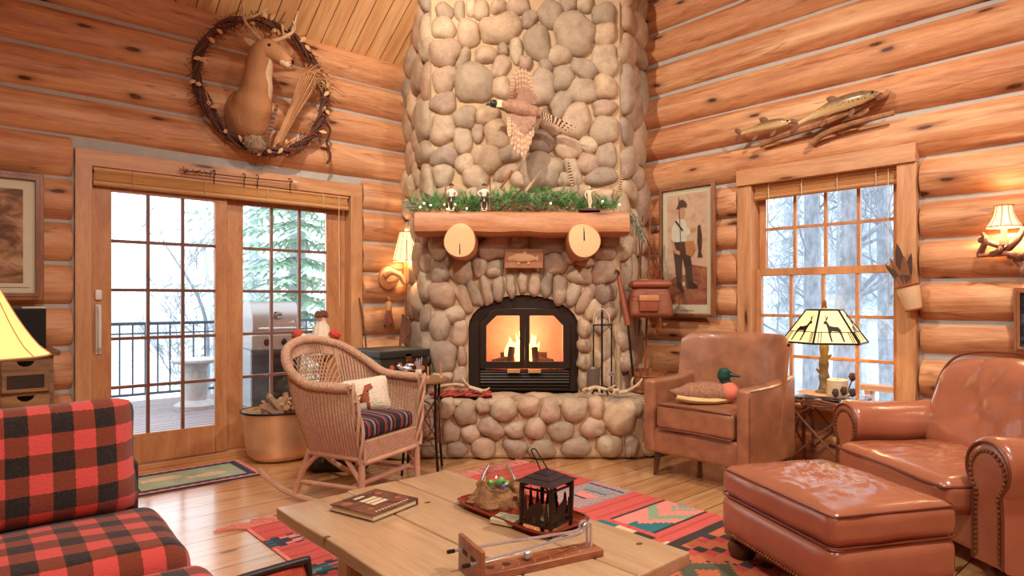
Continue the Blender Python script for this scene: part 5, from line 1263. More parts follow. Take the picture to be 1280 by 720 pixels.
fc = thing('plaid_chair', 'corner of a red plaid chair with dark leather edging at the bottom of the frame', 'chair', (.685, 1.60, 0), radians(3))
b = MB(); Tq = Matrix.Rotation(radians(6), 4, 'X') @ Matrix.Translation((-.3, .0, .347)); b.pillow(.62, .42, .13, Tq, 14, p=5); b.build('back', plain('rust red tweed', (168, 62, 40), .95, var=.4, nscale=60, bump=.5), fc)
b = MB(); rp = [Tq @ V((x, 0, z)) for x, z in [(-.3, .1), (-.3, .2), (-.27, .205), (0, .207), (.27, .205), (.295, .195), (.302, .15)]]; b.tube(bez(rp, 5), .010, 10); b.build('leather_edge', 'leather_black', fc)
b = MB(); b.rbox((-.3, -.3, .27), (.6, .58, .2), .05, crown=.02); b.build('seat', 'plaid_xy', fc)
for x in (-.55, -.05):
    for y in (-.52, -.06): b = MB(); b.bar((x, y, .18), (x, y, 0), .04, .04, (0, 1, 0)); b.build('leg', 'wood_dark', fc)

# --- brown leather armchair
ac = thing('brown_armchair', 'distressed brown leather armchair with nailheads below the fisherman print', 'armchair', (3.93, 2.31, 0), pi)
b = MB(); b.rbox((.0, 0, .245), (.62, .72, .17), .03); b.build('base', 'leather_brown', ac)
b = MB(); b.rbox((.05, 0, .415), (.56, .575, .17), .035, 7, crown=.02, nz=.006, ns=6); b.build('seat_cushion', 'leather_brown', ac)
b = MB()
for z in (.335, .495): b.tube([(.325, -.275, z), (.328, 0, z+.006), (.325, .275, z)], .006, 6)
b.build('piping', 'piping', ac)
for s_ in (-1, 1):
    b = MB(); 
    def armf(p, fx, fy, fz): return V((p.x, p.y, p.z+(.035*max(0, (-fx+.2))**1.5 if fz > 0 else 0)))
    b.rbox((.015, s_*.345, .41), (.62, .095, .50), .03, 7, fn=armf); b.build('arm', 'leather_brown', ac)
    b = MB(); q = fr(1)
    for k in range(24): b.ell((.318, s_*.39, .19+.018*k), .0045, 6, 4)
    for k in range(26): b.ell((.30-.02*k, s_*.392, .645+.035*max(0, (-(.30-.02*k)/.31+.2))**1.5), .0045, 6, 4)
    b.build('nailhead_trim', 'nail', ac)
b = MB()
def backf(sgn):
    def fn(u, v):
        y = -.385+.77*u; k = abs(y)/.385; top = .95-.05*max(0, (k-.8)/.2)**2; z = .34+(top-.34)*v
        x = -.215-.07*v+.16*k**3*(1-.15*v)+(-.075 if sgn < 0 else 0)*(1-.4*k**4)
        if sgn > 0: x += .03*sin(pi*v)*(1-k*k)
        return V((x, y*(1+.03*v), z))
    return fn
f1, f0 = backf(1), backf(-1)
b.grid(f1, 26, 18); b.grid(lambda u, v: f0(1-u, v), 26, 18)
b.grid(lambda u, v: f1(u, 1).lerp(f0(u, 1), v)+V((0, 0, .022*sin(pi*v))), 26, 5)
for uu in (0, 1): b.grid(lambda u, v, uu=uu: f1(uu, u).lerp(f0(uu, u), v)+V((0, (.012 if uu else -.012)*sin(pi*v), 0)), 18, 4)
b.build('backrest', 'leather_brown', ac, angle=70)
for x in (-.26, .26):
    for y in (-.31, .31): b = MB(); b.tube([(x, y, .17), (x*1.06, y*1.03, 0)], [.028, .018], 4); b.build('leg', 'wood_dark', ac)
dk = thing('duck_pillow', 'mallard duck shaped pillow with green head on the brown armchair', 'duck pillow', R2(1.30, 4.28, .505), -AL)
b = MB()
b.loft(csec([((-.235, .03, .085), .01, .008), ((-.19, .02, .075), .04, .03), ((-.1, .01, .075), .085, .065), ((0, 0, .075), .1, .075), ((.09, -.01, .075), .095, .07), ((.15, -.02, .08), .06, .05), ((.17, -.02, .08), .02, .02)], 4), 18)
M['duck_body'] = plain('speckled duck cloth', (158, 110, 82), .9, var=.5, nscale=70)
b.build('body', 'duck_body', dk)
b = MB(); b.loft(csec([((-.2, .0, .045), .03, .02), ((-.1, -.012, .035), .085, .03), ((.02, -.02, .033), .1, .03), ((.12, -.02, .04), .07, .03)], 4), 14); plabel(b.build('belly', plain('cream belly', (214, 178, 124), .9), dk), 'cream underside')
b = MB(); b.ell((.135, -.03, .085), (.07, .09, .068), 16, 10); plabel(b.build('breast', plain('pink breast', (220, 120, 92), .9), dk), 'pink breast')
b = MB(); b.loft(csec([((.13, -.02, .12), .04, .04), ((.115, -.02, .165), .035, .035), ((.11, -.025, .19), .045, .04), ((.115, -.03, .225), .04, .035), ((.12, -.03, .245), .012, .012)], 4), 14, up=(0, 1, 0)); b.build('head', plain('green velvet', (18, 66, 56), .6), dk)
b = MB(); b.loft(csec([((.14, -.035, .205), .022, .018), ((.18, -.05, .195), .02, .01), ((.205, -.06, .19), .016, .006)], 3), 10); b.build('bill', plain('dark bill', (40, 52, 52), .5), dk)

# --- cognac leather club chair and ottoman
def wrinkle(p, fx, fy, fz):
    k = max(0, fz)*max(0., 1-fx*fx)*max(0., 1-fy*fy)
    n_ = noise.noise(V((p.x*9+2*noise.noise(p*5), p.y*16, 2))); m_ = noise.noise(V((p.x*26, p.y*14+3*noise.noise(p*7), 7)))
    return V((p.x, p.y, p.z-.022*k*max(0, .35-abs(n_))*1.6-.010*k*(1-abs(m_)*2)*(1 if fy > -.3 else .4)))
fa = radians(184.6)-AL
lc = thing('leather_club_chair', 'large cognac leather club chair with rolled nailhead arms at the right', 'armchair', R2(1.963, 3.18, 0), fa)
b = MB(); b.rbox((-.38, 0, .2), (.74, 1.1, .2), .03); b.build('base', 'leather_cognac', lc)
b = MB(); b.rbox((-.24, 0, .335), (.74, .80, .17), .06, 28, crown=.035, nz=.010, ns=6, fn=wrinkle); b.build('seat_cushion', 'leather_cognac', lc)
b = MB(); b.tube(bez([(-.5, .39, .39), (.05, .395, .385), (.125, .34, .385), (.13, 0, .39), (.125, -.34, .385), (.05, -.395, .385), (-.5, -.39, .39)], 6), .007, 6); b.build('cushion_piping', 'piping', lc)
prof = [(.085, .08), (.085, .30), (.075, .40)]+[(.0+.122*cos(a), .505+.122*sin(a)) for a in [radians(-48+k*12) for k in range(24)]]+[(-.075, .40), (-.085, .30), (-.085, .08)]
for s_ in (-1, 1):
    yc = s_*.50
    b = MB(); xs = [0, -.012, -.03, -.2, -.4, -.6, -.74]
    def armp(u, v):
        k = int(round(u*(len(xs)-1))); y, z = prof[int(round(v*(len(prof)-1)))]; sc_ = (.93, .985, 1, 1, 1, 1, 1)[k]
        zz = .3+(z-.3)*sc_; wob = .004*noise.noise(V((xs[k]*6, y*9, z*9)))
        return V((xs[k]+.01, yc+y*sc_+wob, zz+wob+.012*(xs[k] < -.1)*sin(xs[k]*5)))
    b.grid(armp, len(xs)-1, len(prof)-1); b.face([armp(0, j/(len(prof)-1)) for j in range(len(prof))]); b.face([armp(1, j/(len(prof)-1)) for j in range(len(prof))])
    am_ = b.build('arm', 'leather_cognac', lc, angle=55)
    b = MB(); b.tube([V((.012, yc+y*.9, .3+(z-.3)*.93)) for y, z in prof], .007, 6); b.build('arm_piping', 'piping', am_)
    b = MB(); L = [V((.014, yc+y*.72, .3+(z-.3)*.82+.0)) for y, z in prof]
    acc = 0.; 
    for i in range(len(L)-1):
        seg_ = (L[i+1]-L[i]).length; t = (.021-acc % .021) if acc else 0.
        while t <= seg_: b.ell(L[i].lerp(L[i+1], t/seg_), (.006, .0095, .0095), 7, 5); t += .021
        acc = (acc+seg_)
    b.build('nailhead_trim', 'nail', am_)
b = MB()
def backc(p, fx, fy, fz): return V((p.x-.14*(fz+1)*.5+.04*(fy*fy)*0, p.y*(1-.06*max(0, fz)), p.z+.04*(1-fy*fy)*max(0, fz))) + V((.016*max(0, fx)*(1-fy*fy)*noise.noise(V((p.y*7+p.z*9, p.z*5-p.y*12, 3)))*(1+fz), 0, 0))
b.rbox((-.50, 0, .61), (.27, .96, .50), .11, 26, fn=backc, nz=.022, ns=5); b.build('back_cushion', 'leather_cognac', lc)
b = MB(); b.rbox((-.72, 0, .46), (.16, 1.06, .72), .07, 6, fn=lambda p, x, y, z: V((p.x-.07*(z+1), p.y, p.z))); b.build('back_frame', 'leather_cognac', lc)
b = MB(); b.tube(bez([(-.47, -.46, .42), (-.50, -.475, .6), (-.56, -.46, .8), (-.62, -.36, .90), (-.64, 0, .925), (-.62, .36, .90), (-.56, .46, .8), (-.5, .475, .6)], 6), .007, 6); b.build('back_piping', 'piping', lc)
for x in (-.06, -.68):
    for y in (-.48, .48): b = MB(); b.lathe([(0, 0), (.03, 0), (.045, .03), (.045, .06), (.03, .085), (0, .085)], 16, (x, y, 0)); b.build('foot', 'wood_dark', lc)
oa = -AL+atan2(.138, .554)
og = thing('leather_ottoman', 'cognac leather ottoman with nailhead edge in front of the club chair', 'ottoman', R2(1.35, 2.74, .006), oa)
b = MB(); b.rbox((0, 0, .195), (.585, .745, .2), .06, 8, side=.035); b.build('base', 'leather_cognac', og)
b = MB(); b.rbox((0, 0, .348), (.575, .735, .135), .045, 36, crown=.05, nz=.008, ns=7, side=.02, fn=wrinkle); b.build('cushion', 'leather_cognac', og)
def rrect(w_, h_, r, z, n=6): 
    out = []
    for cx, cy, a0 in ((w_-r, h_-r, 0), (-w_+r, h_-r, pi/2), (-w_+r, -h_+r, pi), (w_-r, -h_+r, 1.5*pi)): out += [(cx+r*cos(a0+pi/2*k/n), cy+r*sin(a0+pi/2*k/n), z) for k in range(n+1)]
    return out
b = MB(); b.tube(rrect(.284, .364, .03, .405), .004, 6, closed=True); b.tube(rrect(.286, .366, .04, .288), .004, 6, closed=True); b.build('piping', 'piping', og)
b = MB(); L = rrect(.281, .361, .05, .112)
L = [V(p) for p in L]+[V(L[0])]
for i in range(len(L)-1):
    n_ = max(1, int((L[i+1]-L[i]).length/.0175))
    for k in range(n_): b.ell(L[i].lerp(L[i+1], k/n_), .0085, 7, 5)
b.build('nailhead_trim', 'nail', og)
for x in (-.215, .215):
    for y in (-.295, .295): b = MB(); b.lathe([(0, 0), (.045, 0), (.06, .02), (.066, .05), (.055, .075), (.04, .08), (.045, .105), (0, .105)], 20, (x, y, 0)); b.build('bun_foot', 'wood_dark', og)

# --- twig table and lamp by the window
tt = thing('twig_table', 'glass topped twig side table in front of the window', 'side table', (4.43, 1.80, 0))
b = MB(); b.rbox((0, 0, .565), (.40, .50, .010), .004); b.build('glass_top', 'clear', tt)
b = MB(); b.ell((0, .02, .572), (.15, .17, .003), 24, 4); b.build('woven_mat', plain('woven mat', (176, 136, 100), .95, var=.3, nscale=60, bump=.6), tt)
q = fr(5)
for x in (-1, 1):
    for y in (-1, 1):
        b = MB()
        for k in range(3): b.tube(bez([(x*.15+q.uniform(-.012, .012), y*.2+q.uniform(-.012, .012), .555), (x*.14+q.uniform(-.03, .03), y*.19+q.uniform(-.03, .03), .3), (x*.17+q.uniform(-.02, .02), y*.215+q.uniform(-.02, .02), 0)], 5), .011, 6)
        b.build('leg', 'twig', tt)
for (x0, y0), (x1, y1) in (((-1, -1), (-1, 1)), ((-1, 1), (1, 1)), ((1, 1), (1, -1)), ((1, -1), (-1, -1))):
    b = MB()
    A, B_ = V((x0*.15, y0*.2, 0)), V((x1*.15, y1*.2, 0))
    for z0, z1 in ((.5, .12), (.12, .5)): b.tube(bez([A+V((0, 0, z0)), (A+B_)/2+V((q.uniform(-.02, .02), q.uniform(-.02, .02), .3)), B_+V((0, 0, z1))], 5), .008, 6)
    for k in range(3): b.tube(bez([A+V((0, 0, .54-.02*k)), (A+B_)/2+V((0, 0, .5+.02*k)), B_+V((0, 0, .545-.02*k))], 5), .009, 6)
    b.tube(bez([A+V((0, 0, .38)), (A*.6+B_*.4)+V((0, 0, .52)), B_+V((0, 0, .4))], 5), .006, 5); b.build('twig_brace', 'twig', tt)
tl = thing('deer_lamp', 'log table lamp with lit shade of black deer silhouettes by the window', 'lamp', (4.45, 1.83, .573), 0)
b = MB()
b.tube(bez([(0, 0, .0), (.004, .003, .1), (-.008, .0, .2), (.0, 0, .34)], 6), lambda t: .034-.008*t+.004*sin(t*22), 12)
b.tube([(.0, .02, .13), (-.01, .05, .16)], [.012, .008], 7); b.tube([(0, -.02, .24), (0, -.045, .26)], [.01, .007], 7); b.lathe([(0, .0), (.06, .0), (.055, .015), (.03, .025), (0, .03)], 14)
b.build('log_base', plain('peeled mottled log', (128, 112, 84), .7, var=.4, nscale=14, bump=.4), tl)
b = MB(); b.tube([(0, 0, .33), (0, 0, .60)], .006, 8); b.lathe([(0, .565), (.02, .57), (.012, .6), (.016, .612), (0, .63)], 12); b.build('harp_finial', 'nail', tl)
n6 = 6; zb, zt, rb_, rt_ = .345, .56, .275, .115
def corner(k, top): a = 2*pi*k/n6+.15; r = rt_ if top else rb_; return V((r*cos(a), r*sin(a), zt if top else zb))
b = MB()
for k in range(n6): b.face([corner(k, 0), corner(k+1, 0), corner(k+1, 1), corner(k, 1)])
M['shade_mica'] = emit('lit mica panel', (255, 226, 150), .6)
shd = b.build('shade_panels', 'shade_mica', tl, smooth=False)
b = MB()
for k in range(n6):
    b.bar(corner(k, 0), corner(k, 1), .012, .008); b.bar(corner(k, 0), corner(k+1, 0), .009, .012); b.bar(corner(k, 1), corner(k+1, 1), .009, .009)
    p, r_ = corner(k, 0).lerp(corner(k, 1), .34), corner(k+1, 0).lerp(corner(k+1, 1), .34); b.bar(p, r_, .005, .005)
b.build('shade_frame', 'black_iron', shd)
deer = [[(.10, .0), (.14, .0), (.16, .28), (.2, .4), (.42, .42), (.47, .3), (.44, 0), (.48, 0), (.53, .3), (.55, .5), (.6, .68), (.72, .72), (.7, .78), (.6, .84), (.57, .8), (.47, .62), (.3, .58), (.16, .58), (.1, .46), (.1, .3)], [(.57, .83), (.5, .95), (.52, 1.04), (.545, .96), (.58, .92), (.62, 1.05), (.65, 1.03), (.61, .92), (.62, .84)]]
b = MB()
for k in range(n6):
    A0, A1, B0, B1 = corner(k, 0), corner(k+1, 0), corner(k, 1), corner(k+1, 1); nrm = (A1-A0).cross(B0-A0).normalized()
    if nrm.dot(A0) < 0: nrm = -nrm
    flip = k % 2
    for poly in deer:
        pts = []
        for x, y in poly:
            x = .5+(x-.36)*.82; x = 1-x if flip else x; v = .06+y*.74
            pts.append(A0.lerp(A1, x).lerp(B0.lerp(B1, x), v)+nrm*.004)
        b.face(pts)
    for sx in (.1, .16, .88, .93): b.bar(A0.lerp(A1, sx).lerp(B0.lerp(B1, sx), .03)+nrm*.004, A0.lerp(A1, sx).lerp(B0.lerp(B1, sx), .34)+nrm*.004, .004, .003)
solid(b.build('deer_silhouettes', 'black_iron', shd, smooth=False), .002)
lampspots.append((V((4.45, 1.83, 1.03)), 4.0))
bc = thing('birch_candle', 'birch log candle holder with metal pine cones on the twig table', 'candle holder', (4.37, 1.715, .572))
b = MB(); b.lathe([(0, 0), (.062, 0), (.064, .02), (.062, .06), (.063, .105), (.055, .11), (.03, .108), (.03, .095), (0, .095)], 24); b.build('birch_log', plain('white birch bark', (214, 186, 150), .8, var=.35, nscale=5, stretch=(2, 2, 14)), bc)
for i, (x, y, z) in enumerate(((-.05, -.06, .045), (.02, -.085, .03), (-.08, -.02, .03), (.03, -.08, .13))):
    b = MB(); b.ell((x, y, z), (.02, .02, .027), 12, 8, nz=.5, ns=25); b.tube([(x, y, z-.02), (x*.6, y*.6, .005)], .004, 5); b.build('metal_cone', 'cloth_dark', bc)
# ------------------------------------------------------------------ rugs
RUGC = [(204, 88, 80), (190, 72, 64), (50, 56, 78), (42, 112, 116), (136, 160, 124), (224, 190, 150), (58, 50, 46), (194, 104, 68), (224, 136, 122), (142, 144, 146), (88, 88, 64)]
for i, c in enumerate(RUGC): M['wool%d' % i] = plain('rug wool tone %d' % i, c, .95, var=.14, nscale=120, bump=.5, bscale=160, stretch=(1, .25, 1))
rug = thing('kilim_rug', 'long red kilim rug with geometric blocks and fringe under the coffee table', 'rug', (1.18, .4, 0))
CE = .02; NU, NV = 102, 151
def rugcol(i, j):
    a, bb = 1.18+i*CE, .4+j*CE
    stripe = 0 if (j*7 % 5) else 1
    if bb < 1.78:                                         # dark stepped medallion end
        d = abs((i % 26)-13)+abs((j % 22)-11)
        if d < 4: return 7
        if d < 8: return 10
        if d < 10: return 7 if (i+j) % 2 else 10
        k = (i//3+j//3) % 4
        return (7, 1, 6, 7)[k] if bb > .9 else (1, 0, 7, 1)[k]
    if 1.78 <= bb < 1.82: return 6 if a > 2.55 else 0
    if a > 2.66:
        for cb, kind in ((2.62, 0), (2.10, 1), (3.2, 2)):
            if kind < 2 and abs(bb-cb) < .14 and a > 2.7:
                x, y = (a-2.7)/.52, (bb-cb)/.14
                if kind == 0:
                    t = abs(y)*.9; s_ = x
                    if s_ > .15+t*.75 and s_ < .85 and int(s_*12) % 3 != 0: return (3, 9, 2, 8)[int(s_*8) % 4]
                    return 9 if (i+j) % 3 else 8
                q_ = x-abs(y)*.35
                return 3 if q_ < .12 and y < .2 else 8 if q_ < .3 else 4 if q_ < .48 else 8 if q_ < .72 else 4 if q_ < .8 and y < .4 else 9 if q_ > .85 else 8
            if kind < 2 and .14 <= abs(bb-cb) < .16 and a > 2.7: return 6 if kind else 9
        return stripe
    if a > 2.60: 
        k = int(bb/.12) % 4
        return (6, 5, 3, 0)[k] if 1.85 < bb < 2.75 else (0 if bb > 2.75 else 5)
    if a > 2.28:
        if abs(bb-2.44) < .10: return 6 if abs(bb-2.44)+abs(a-2.46)*.5 > .09 else (3 if (i+j) % 3 else 7)
        if abs(bb-1.98) < .05: return 5 if abs(a-2.46) > .09 else (6 if abs(a-2.46) > .045 else 3)
        return stripe
    if a > 2.24: return 6
    for cb in (3.12, 2.68, 2.24):
        y = (bb-cb)/.075
        if abs(y) < 1:
            z = int((i+int(3*abs(y)*3)) / 4) % 3
            if abs(y) > .75: return 2 if (i//2) % 2 else 0
            return ((3, 2, 8) if cb != 2.68 else (4, 3, 0))[z] if (j % 4) else 2
    return stripe if (i % 9) else 8
b = MB()
def rugz(a, bb): return .006+.0015*noise.noise(V((a*6, bb*6, 0)))
b.grid(lambda u, v: V((u*NU*CE, v*NV*CE, rugz(u*3, v*4))), NU, NV, mi=rugcol)
b.span((0, 0, 0), (NU*CE, NV*CE, .003), mi=0)
b.build('woven_field', ['wool%d' % i for i in range(11)], rug, smooth=False)
b = MB(); q = fr(31)
for k in range(150):
    x = NU*CE*(k+.5)/150; L = q.uniform(.09, .14); dx = q.uniform(-.03, .0)-(.12*max(0, 1-k/20))
    b.tube([(x, NV*CE-.005, .006), (x+dx*.4+q.uniform(-.006, .006), NV*CE+L*.4, .012), (x+dx, NV*CE+L*(1-.3*max(0, 1-k/20)), .006)], .0045, 5)
b.build('fringe', 'wool8', rug)
mt = thing('door_mat', 'green hooked mat with pale fish and navy zigzag border at the sliding door', 'mat', (.84, 4.42, 0))
b = MB()
def matcol(i, j):
    e = min(i, 79-i, j, 50-j); zz = 2+abs((i if j < 8 or j > 42 else j) % 6-3)
    if e < 1+zz*.5: return 8
    if e < 8: return 2
    x, y = (i-40)/40, (j-25)/25
    for cx, cy in ((-.35, .2), (.3, -.15)):
        if ((x-cx)/.26)**2+((y-cy)/.2)**2 < 1 or (cx-.36 < x < cx-.2 and abs(y-cy) < (cx-.18-x)*1.0): return 5
    return 4
b.grid(lambda u, v: V((u*.80, v*.51, .012)), 80, 51, mi=matcol); b.span((0, 0, 0), (.80, .51, .008), mi=2)
M['mat_green'] = plain('pale sage wool', (164, 172, 142), .95, var=.2, nscale=9)
b.build('hooked_field', ['wool%d' % i if i != 4 else 'mat_green' for i in range(11)], mt, smooth=False)

# ------------------------------------------------------------------ coffee table and what stands on it
ct = thing('coffee_table', 'low pine plank coffee table on the kilim rug', 'coffee table', (1.335, 1.76, .006))
TB = .414
for i, (x0, x1, y1) in enumerate((( -.40, -.107, .625), (-.101, .132, .645), (.138, .395, .64))):
    b = MB()
    def wav(p, fx, fy, fz, i=i): 
        w = .006*noise.noise(V((p.y*3, i*9, 0)))
        return V((p.x+(w if (i == 0 and fx < -.9) or (i == 2 and fx > .9) else 0), p.y, p.z+.0015*noise.noise(V((p.y*4, p.x*5, i)))))
    b.rbox(((x0+x1)/2, (y1-.645)/2, TB-.022), (x1-x0, y1+.645, .044), .006, 10, fn=wav); b.build('tabletop_plank', 'table_pine', ct)
b = MB(); 
for x, y in ((-.392, .22), (.33, -.5), (.2, -.3), (-.2, .1), (.06, .3)): b.lathe([(0, .0015), (.009, .0015), (.011, 0)], 10, (x, y, TB-.001), sx=1.4)
b.build('knot', 'twig', ct)
b = MB(); b.span((-.2, -.42, TB-.10), (.2, .42, TB-.044)); b.build('apron', 'table_pine', ct, bevel=.004)
for x in (-.2, .2):
    for y in (-.4, .4): b = MB(); b.rbox((x, y, (TB-.044)/2), (.09, .09, TB-.044), .012); b.build('leg', 'table_pine', ct)
TZ_ = .006+TB
bk = thing('picture_book', 'large brown picture book lying on the coffee table', 'book', R2(-.515, 2.40, TZ_), radians(-33)-AL)
b = MB(); b.span((-.108, -.112, .004), (.106, .112, .022)); b.build('pages', plain('page edges', (232, 214, 172), .9, var=.05), bk, smooth=False)
b = MB(); b.span((-.113, -.117, 0), (.112, .117, .004)); b.span((-.113, -.117, .022), (.112, .117, .026)); b.span((-.113, .112, 0), (.112, .118, .026))
b.build('cover', cloud_paint('brown cover picture', [(56, 34, 28), (92, 54, 38), (130, 78, 50), (84, 46, 34)], 14), bk, bevel=.001)
b = MB()
for k in range(3): b.span((-.045+.028*k, -.035, .026), (-.024+.028*k, .04, .0266))
for k in range(11): b.span((.085, -.085+.016*k, .026), (.095, -.077+.016*k, .0264))
b.span((-.085, -.03, .026), (-.07, .02, .0264))
plabel(b.build('cover_print', 'cream', bk, smooth=False), 'pale printed blocks and letters')
b = MB()
for x, y, r in ((-.06, -.08, .02), (.04, .08, .012), (-.06, .08, .016), (.05, -.07, .012)): b.lathe([(0, .0005), (r, .0005), (r, 0)], 12, (x, y, .026))
b.build('cover_spot', plain('rust cover print', (172, 92, 58), .6), bk, smooth=False)
ty = thing('serving_tray', 'glossy red brown rectangular tray on the coffee table', 'tray', R2(.03, 2.325, TZ_), 0)
M['tray'] = plain('red lacquer', (134, 44, 26), .18, var=.15, coat=.5)
b = MB()
W2, L2 = .125, .25
def trayf(u, v):
    pr = [(0, .004), (.84, .004), (.88, .006), (.95, .018), (1, .022), (1.0, .018), (.95, .012), (.88, 0), (0, 0)]
    k, z = pr[int(round(v*8))]; a = 2*pi*u; p = 7; e = (abs(cos(a))**p+abs(sin(a))**p)**(-1/p)
    return V((e*cos(a)*W2*k, e*sin(a)*L2*k, z))
b.grid(trayf, 72, 8, cu=True); b.build('tray', 'tray', ty)
b = MB(); b.tube([trayf(k/72, .5)+V((0, 0, .001)) for k in range(72)], .0035, 6, closed=True); b.build('rim', 'tray', ty)
TT_ = TZ_+.0045
dwb = thing('glass_bowl_driftwood', 'melted clear glass bowl sitting on gnarled driftwood, on the tray', 'glass bowl', R2(-.055, 2.41, TT_), -AL)
b = MB()
def gn(u, v):
    a = 2*pi*u; zt_ = [.0, .012, .03, .05, .068, .078, .07, .062][int(round(v*7))]; r = [.93, 1, .95, .86, .74, .58, .35, 0][int(round(v*7))]
    k = 1+.20*noise.noise(V((cos(a)*2.2, sin(a)*2.2, zt_*16)))+.09*noise.noise(V((cos(a)*6, sin(a)*6, zt_*50)))
    return V((r*.098*k*cos(a)+(-.012 if zt_ < .04 else 0), r*.07*k*sin(a), zt_*(1+.25*noise.noise(V((cos(a)*2, sin(a)*2, 5)))*(1 if zt_ > .02 else 0))))
b.grid(gn, 60, 7, cu=True)
b.ell((-.085, -.01, .02), (.035, .03, .02), 14, 9, nz=.6, ns=20); b.ell((.07, .01, .05), (.035, .04, .045), 14, 9, nz=.6, ns=20); b.ell((-.05, .02, .055), (.03, .035, .04), 14, 9, nz=.6, ns=20, seed=4)
b.build('driftwood_base', plain('gnarled driftwood', (160, 112, 70), .8, var=.45, nscale=40, bump=.7, bscale=50), dwb)
b = MB(); gp = [(.0, .052), (.03, .056), (.055, .075), (.069, .105), (.06, .13), (.044, .155), (.042, .162)]; b.lathe(gp+[(r-.002, z) for r, z in gp[::-1]], 32, (.005, -.005, 0)); b.build('bowl', 'clear', dwb)
for i, (x, y, z, c) in enumerate(((-.02, -.02, .083, (30, 150, 90)), (.015, -.025, .08, (40, 90, 170)), (.03, .0, .086, (110, 190, 90)), (-.005, .01, .078, (20, 120, 130)), (.0, -.03, .098, (60, 170, 80)), (-.03, .005, .088, (120, 190, 60)), (.015, .02, .09, (40, 100, 160)), (.01, -.005, .1, (150, 200, 90)))):
    b = MB(); b.ell((x+.005, y-.005, z), .0125, 10, 7); b.build('glass_pebble', plain('glass pebble %d' % i, c, .08, var=.05, coat=.5), dwb)
ln = thing('bear_lantern', 'dark bronze lantern with roof and pine tree cutouts on the tray', 'lantern', R2(.115, 2.175, TT_), radians(-38)-AL)
M['bronze'] = plain('dark bronze', (62, 44, 34), .42, .6, var=.2, nscale=30, bump=.3)
hw_ = .062
for x in (-1, 1):
    for y in (-1, 1): b = MB(); b.tube([(x*hw_*.98+.001*k, y*hw_*.98, z) for k, z in enumerate((0, .02, .06, .1, .14, .17))], lambda t: .0075+.001*sin(t*25), 8); b.build('post', 'bronze', ln)
b = MB()
for z in (.028, .145):
    for s_ in (-1, 1): b.tube([(-hw_, s_*hw_, z), (hw_, s_*hw_, z)], .004, 6); b.tube([(s_*hw_, -hw_, z), (s_*hw_, hw_, z)], .004, 6)
for s_ in (-1, 1):
    for x in (-1, 1): b.tube([(x*hw_, s_*hw_, .14), (x*hw_*.6, s_*hw_, .165)], .004, 5); b.tube([(s_*hw_, x*hw_, .14), (s_*hw_, x*hw_*.6, .165)], .004, 5)
b.span((-hw_, -hw_, .024), (hw_, hw_, .029)); b.build('rail', 'bronze', ln)
b = MB(); R_ = .079
for k, (r0, z0, r1, z1) in enumerate(((R_, .165, .053, .1775), (.054, .1785, .029, .190), (.030, .191, .005, .203))):
    A = [V((x*r0, y*r0, z0)) for x, y in ((-1, -1), (1, -1), (1, 1), (-1, 1))]; B_ = [V((x*r1, y*r1, z1)) for x, y in ((-1, -1), (1, -1), (1, 1), (-1, 1))]
    for i in range(4): b.face([A[i], A[(i+1) % 4], B_[(i+1) % 4], B_[i]])
    b.face(A[::-1]); b.face(B_)
b.build('shingle_roof', plain('slate bronze roof', (70, 58, 62), .4, .6), ln, smooth=False)
b = MB(); b.tube(bez([(-.02, .0, .19), (-.04, .0, .225), (-.06, .0, .255), (-.045, .0, .262), (-.02, .0, .235), (.014, .0, .195)], 6), .0022, 6); b.build('handle', 'black_iron', ln)
def pine2(cx, h_, w_): 
    L_, R__ = [], []
    for k in range(4):
        z = .03+h_*(.15+.85*k/4); L_ += [(cx-w_*(1-k/4.6), z), (cx-w_*(.55-k/9), z+h_*.16)]; R__ += [(cx+w_*(1-k/4.6), z), (cx+w_*(.55-k/9), z+h_*.16)]
    return [(cx-.003, .03)]+[(cx-.003, .03+h_*.15)]+L_+[(cx, .03+h_*1.05)]+R__[::-1]+[(cx+.003, .03+h_*.15), (cx+.003, .03)]
bear = [(-.03, .03), (-.018, .03), (-.016, .05), (.0, .05), (.002, .03), (.016, .03), (.02, .06), (.028, .08), (.026, .1), (.014, .11), (.004, .1), (-.01, .095), (-.026, .085), (-.034, .06)]
for s_, ax in ((-1, 0), (1, 0), (-1, 1), (1, 1)):
    TT2 = Matrix(((1, 0, 0, 0), (0, 0, 1, s_*hw_), (0, 1, 0, 0), (0, 0, 0, 1))) if ax == 0 else Matrix(((0, 0, 1, s_*hw_), (1, 0, 0, 0), (0, 1, 0, 0), (0, 0, 0, 1)))
    b = MB()
    for poly in ([pine2(-.042, .09, .014), bear, pine2(.044, .075, .013)] if (s_, ax) in ((-1, 0), (1, 1)) else [pine2(-.036, .075, .014), pine2(-.004, .10, .018), pine2(.036, .085, .016)]): b.prism(poly, TT2, .003)
    b.build('tree_cutout', 'bronze', ln, smooth=False)
b = MB(); b.lathe([(0, .03), (.02, .03), (.02, .075), (.016, .078), (0, .076)], 18); plabel(b.build('candle', 'cream', ln), 'cream pillar candle inside')
cs = thing('coaster_box', 'small flat box with a landscape picture on the tray beside the lantern', 'coasters', R2(-.02, 2.235, TT_), radians(-30)-AL)
b = MB(); b.rbox((0, 0, .009), (.09, .075, .018), .003); b.build('box', plain('cream card', (220, 206, 164), .7), cs)
b = MB(); b.span((-.04, -.032, .018), (.04, .032, .0185)); b.build('lid_picture', cloud_paint('landscape picture', [(70, 92, 84), (150, 150, 120), (190, 176, 138), (110, 120, 100)], 25), cs, smooth=False)
gm = thing('shoot_moon_game', 'wooden tabletop rolling ball game with two steel rods at the front of the coffee table', 'game', R2(.075, 1.885, TZ_), atan2(.456, .89)-AL)
M['game_wood'] = wood('reddish game wood', (176, 104, 66), (122, 64, 42), (2, 9, 9), 3, .35, coat=.2)
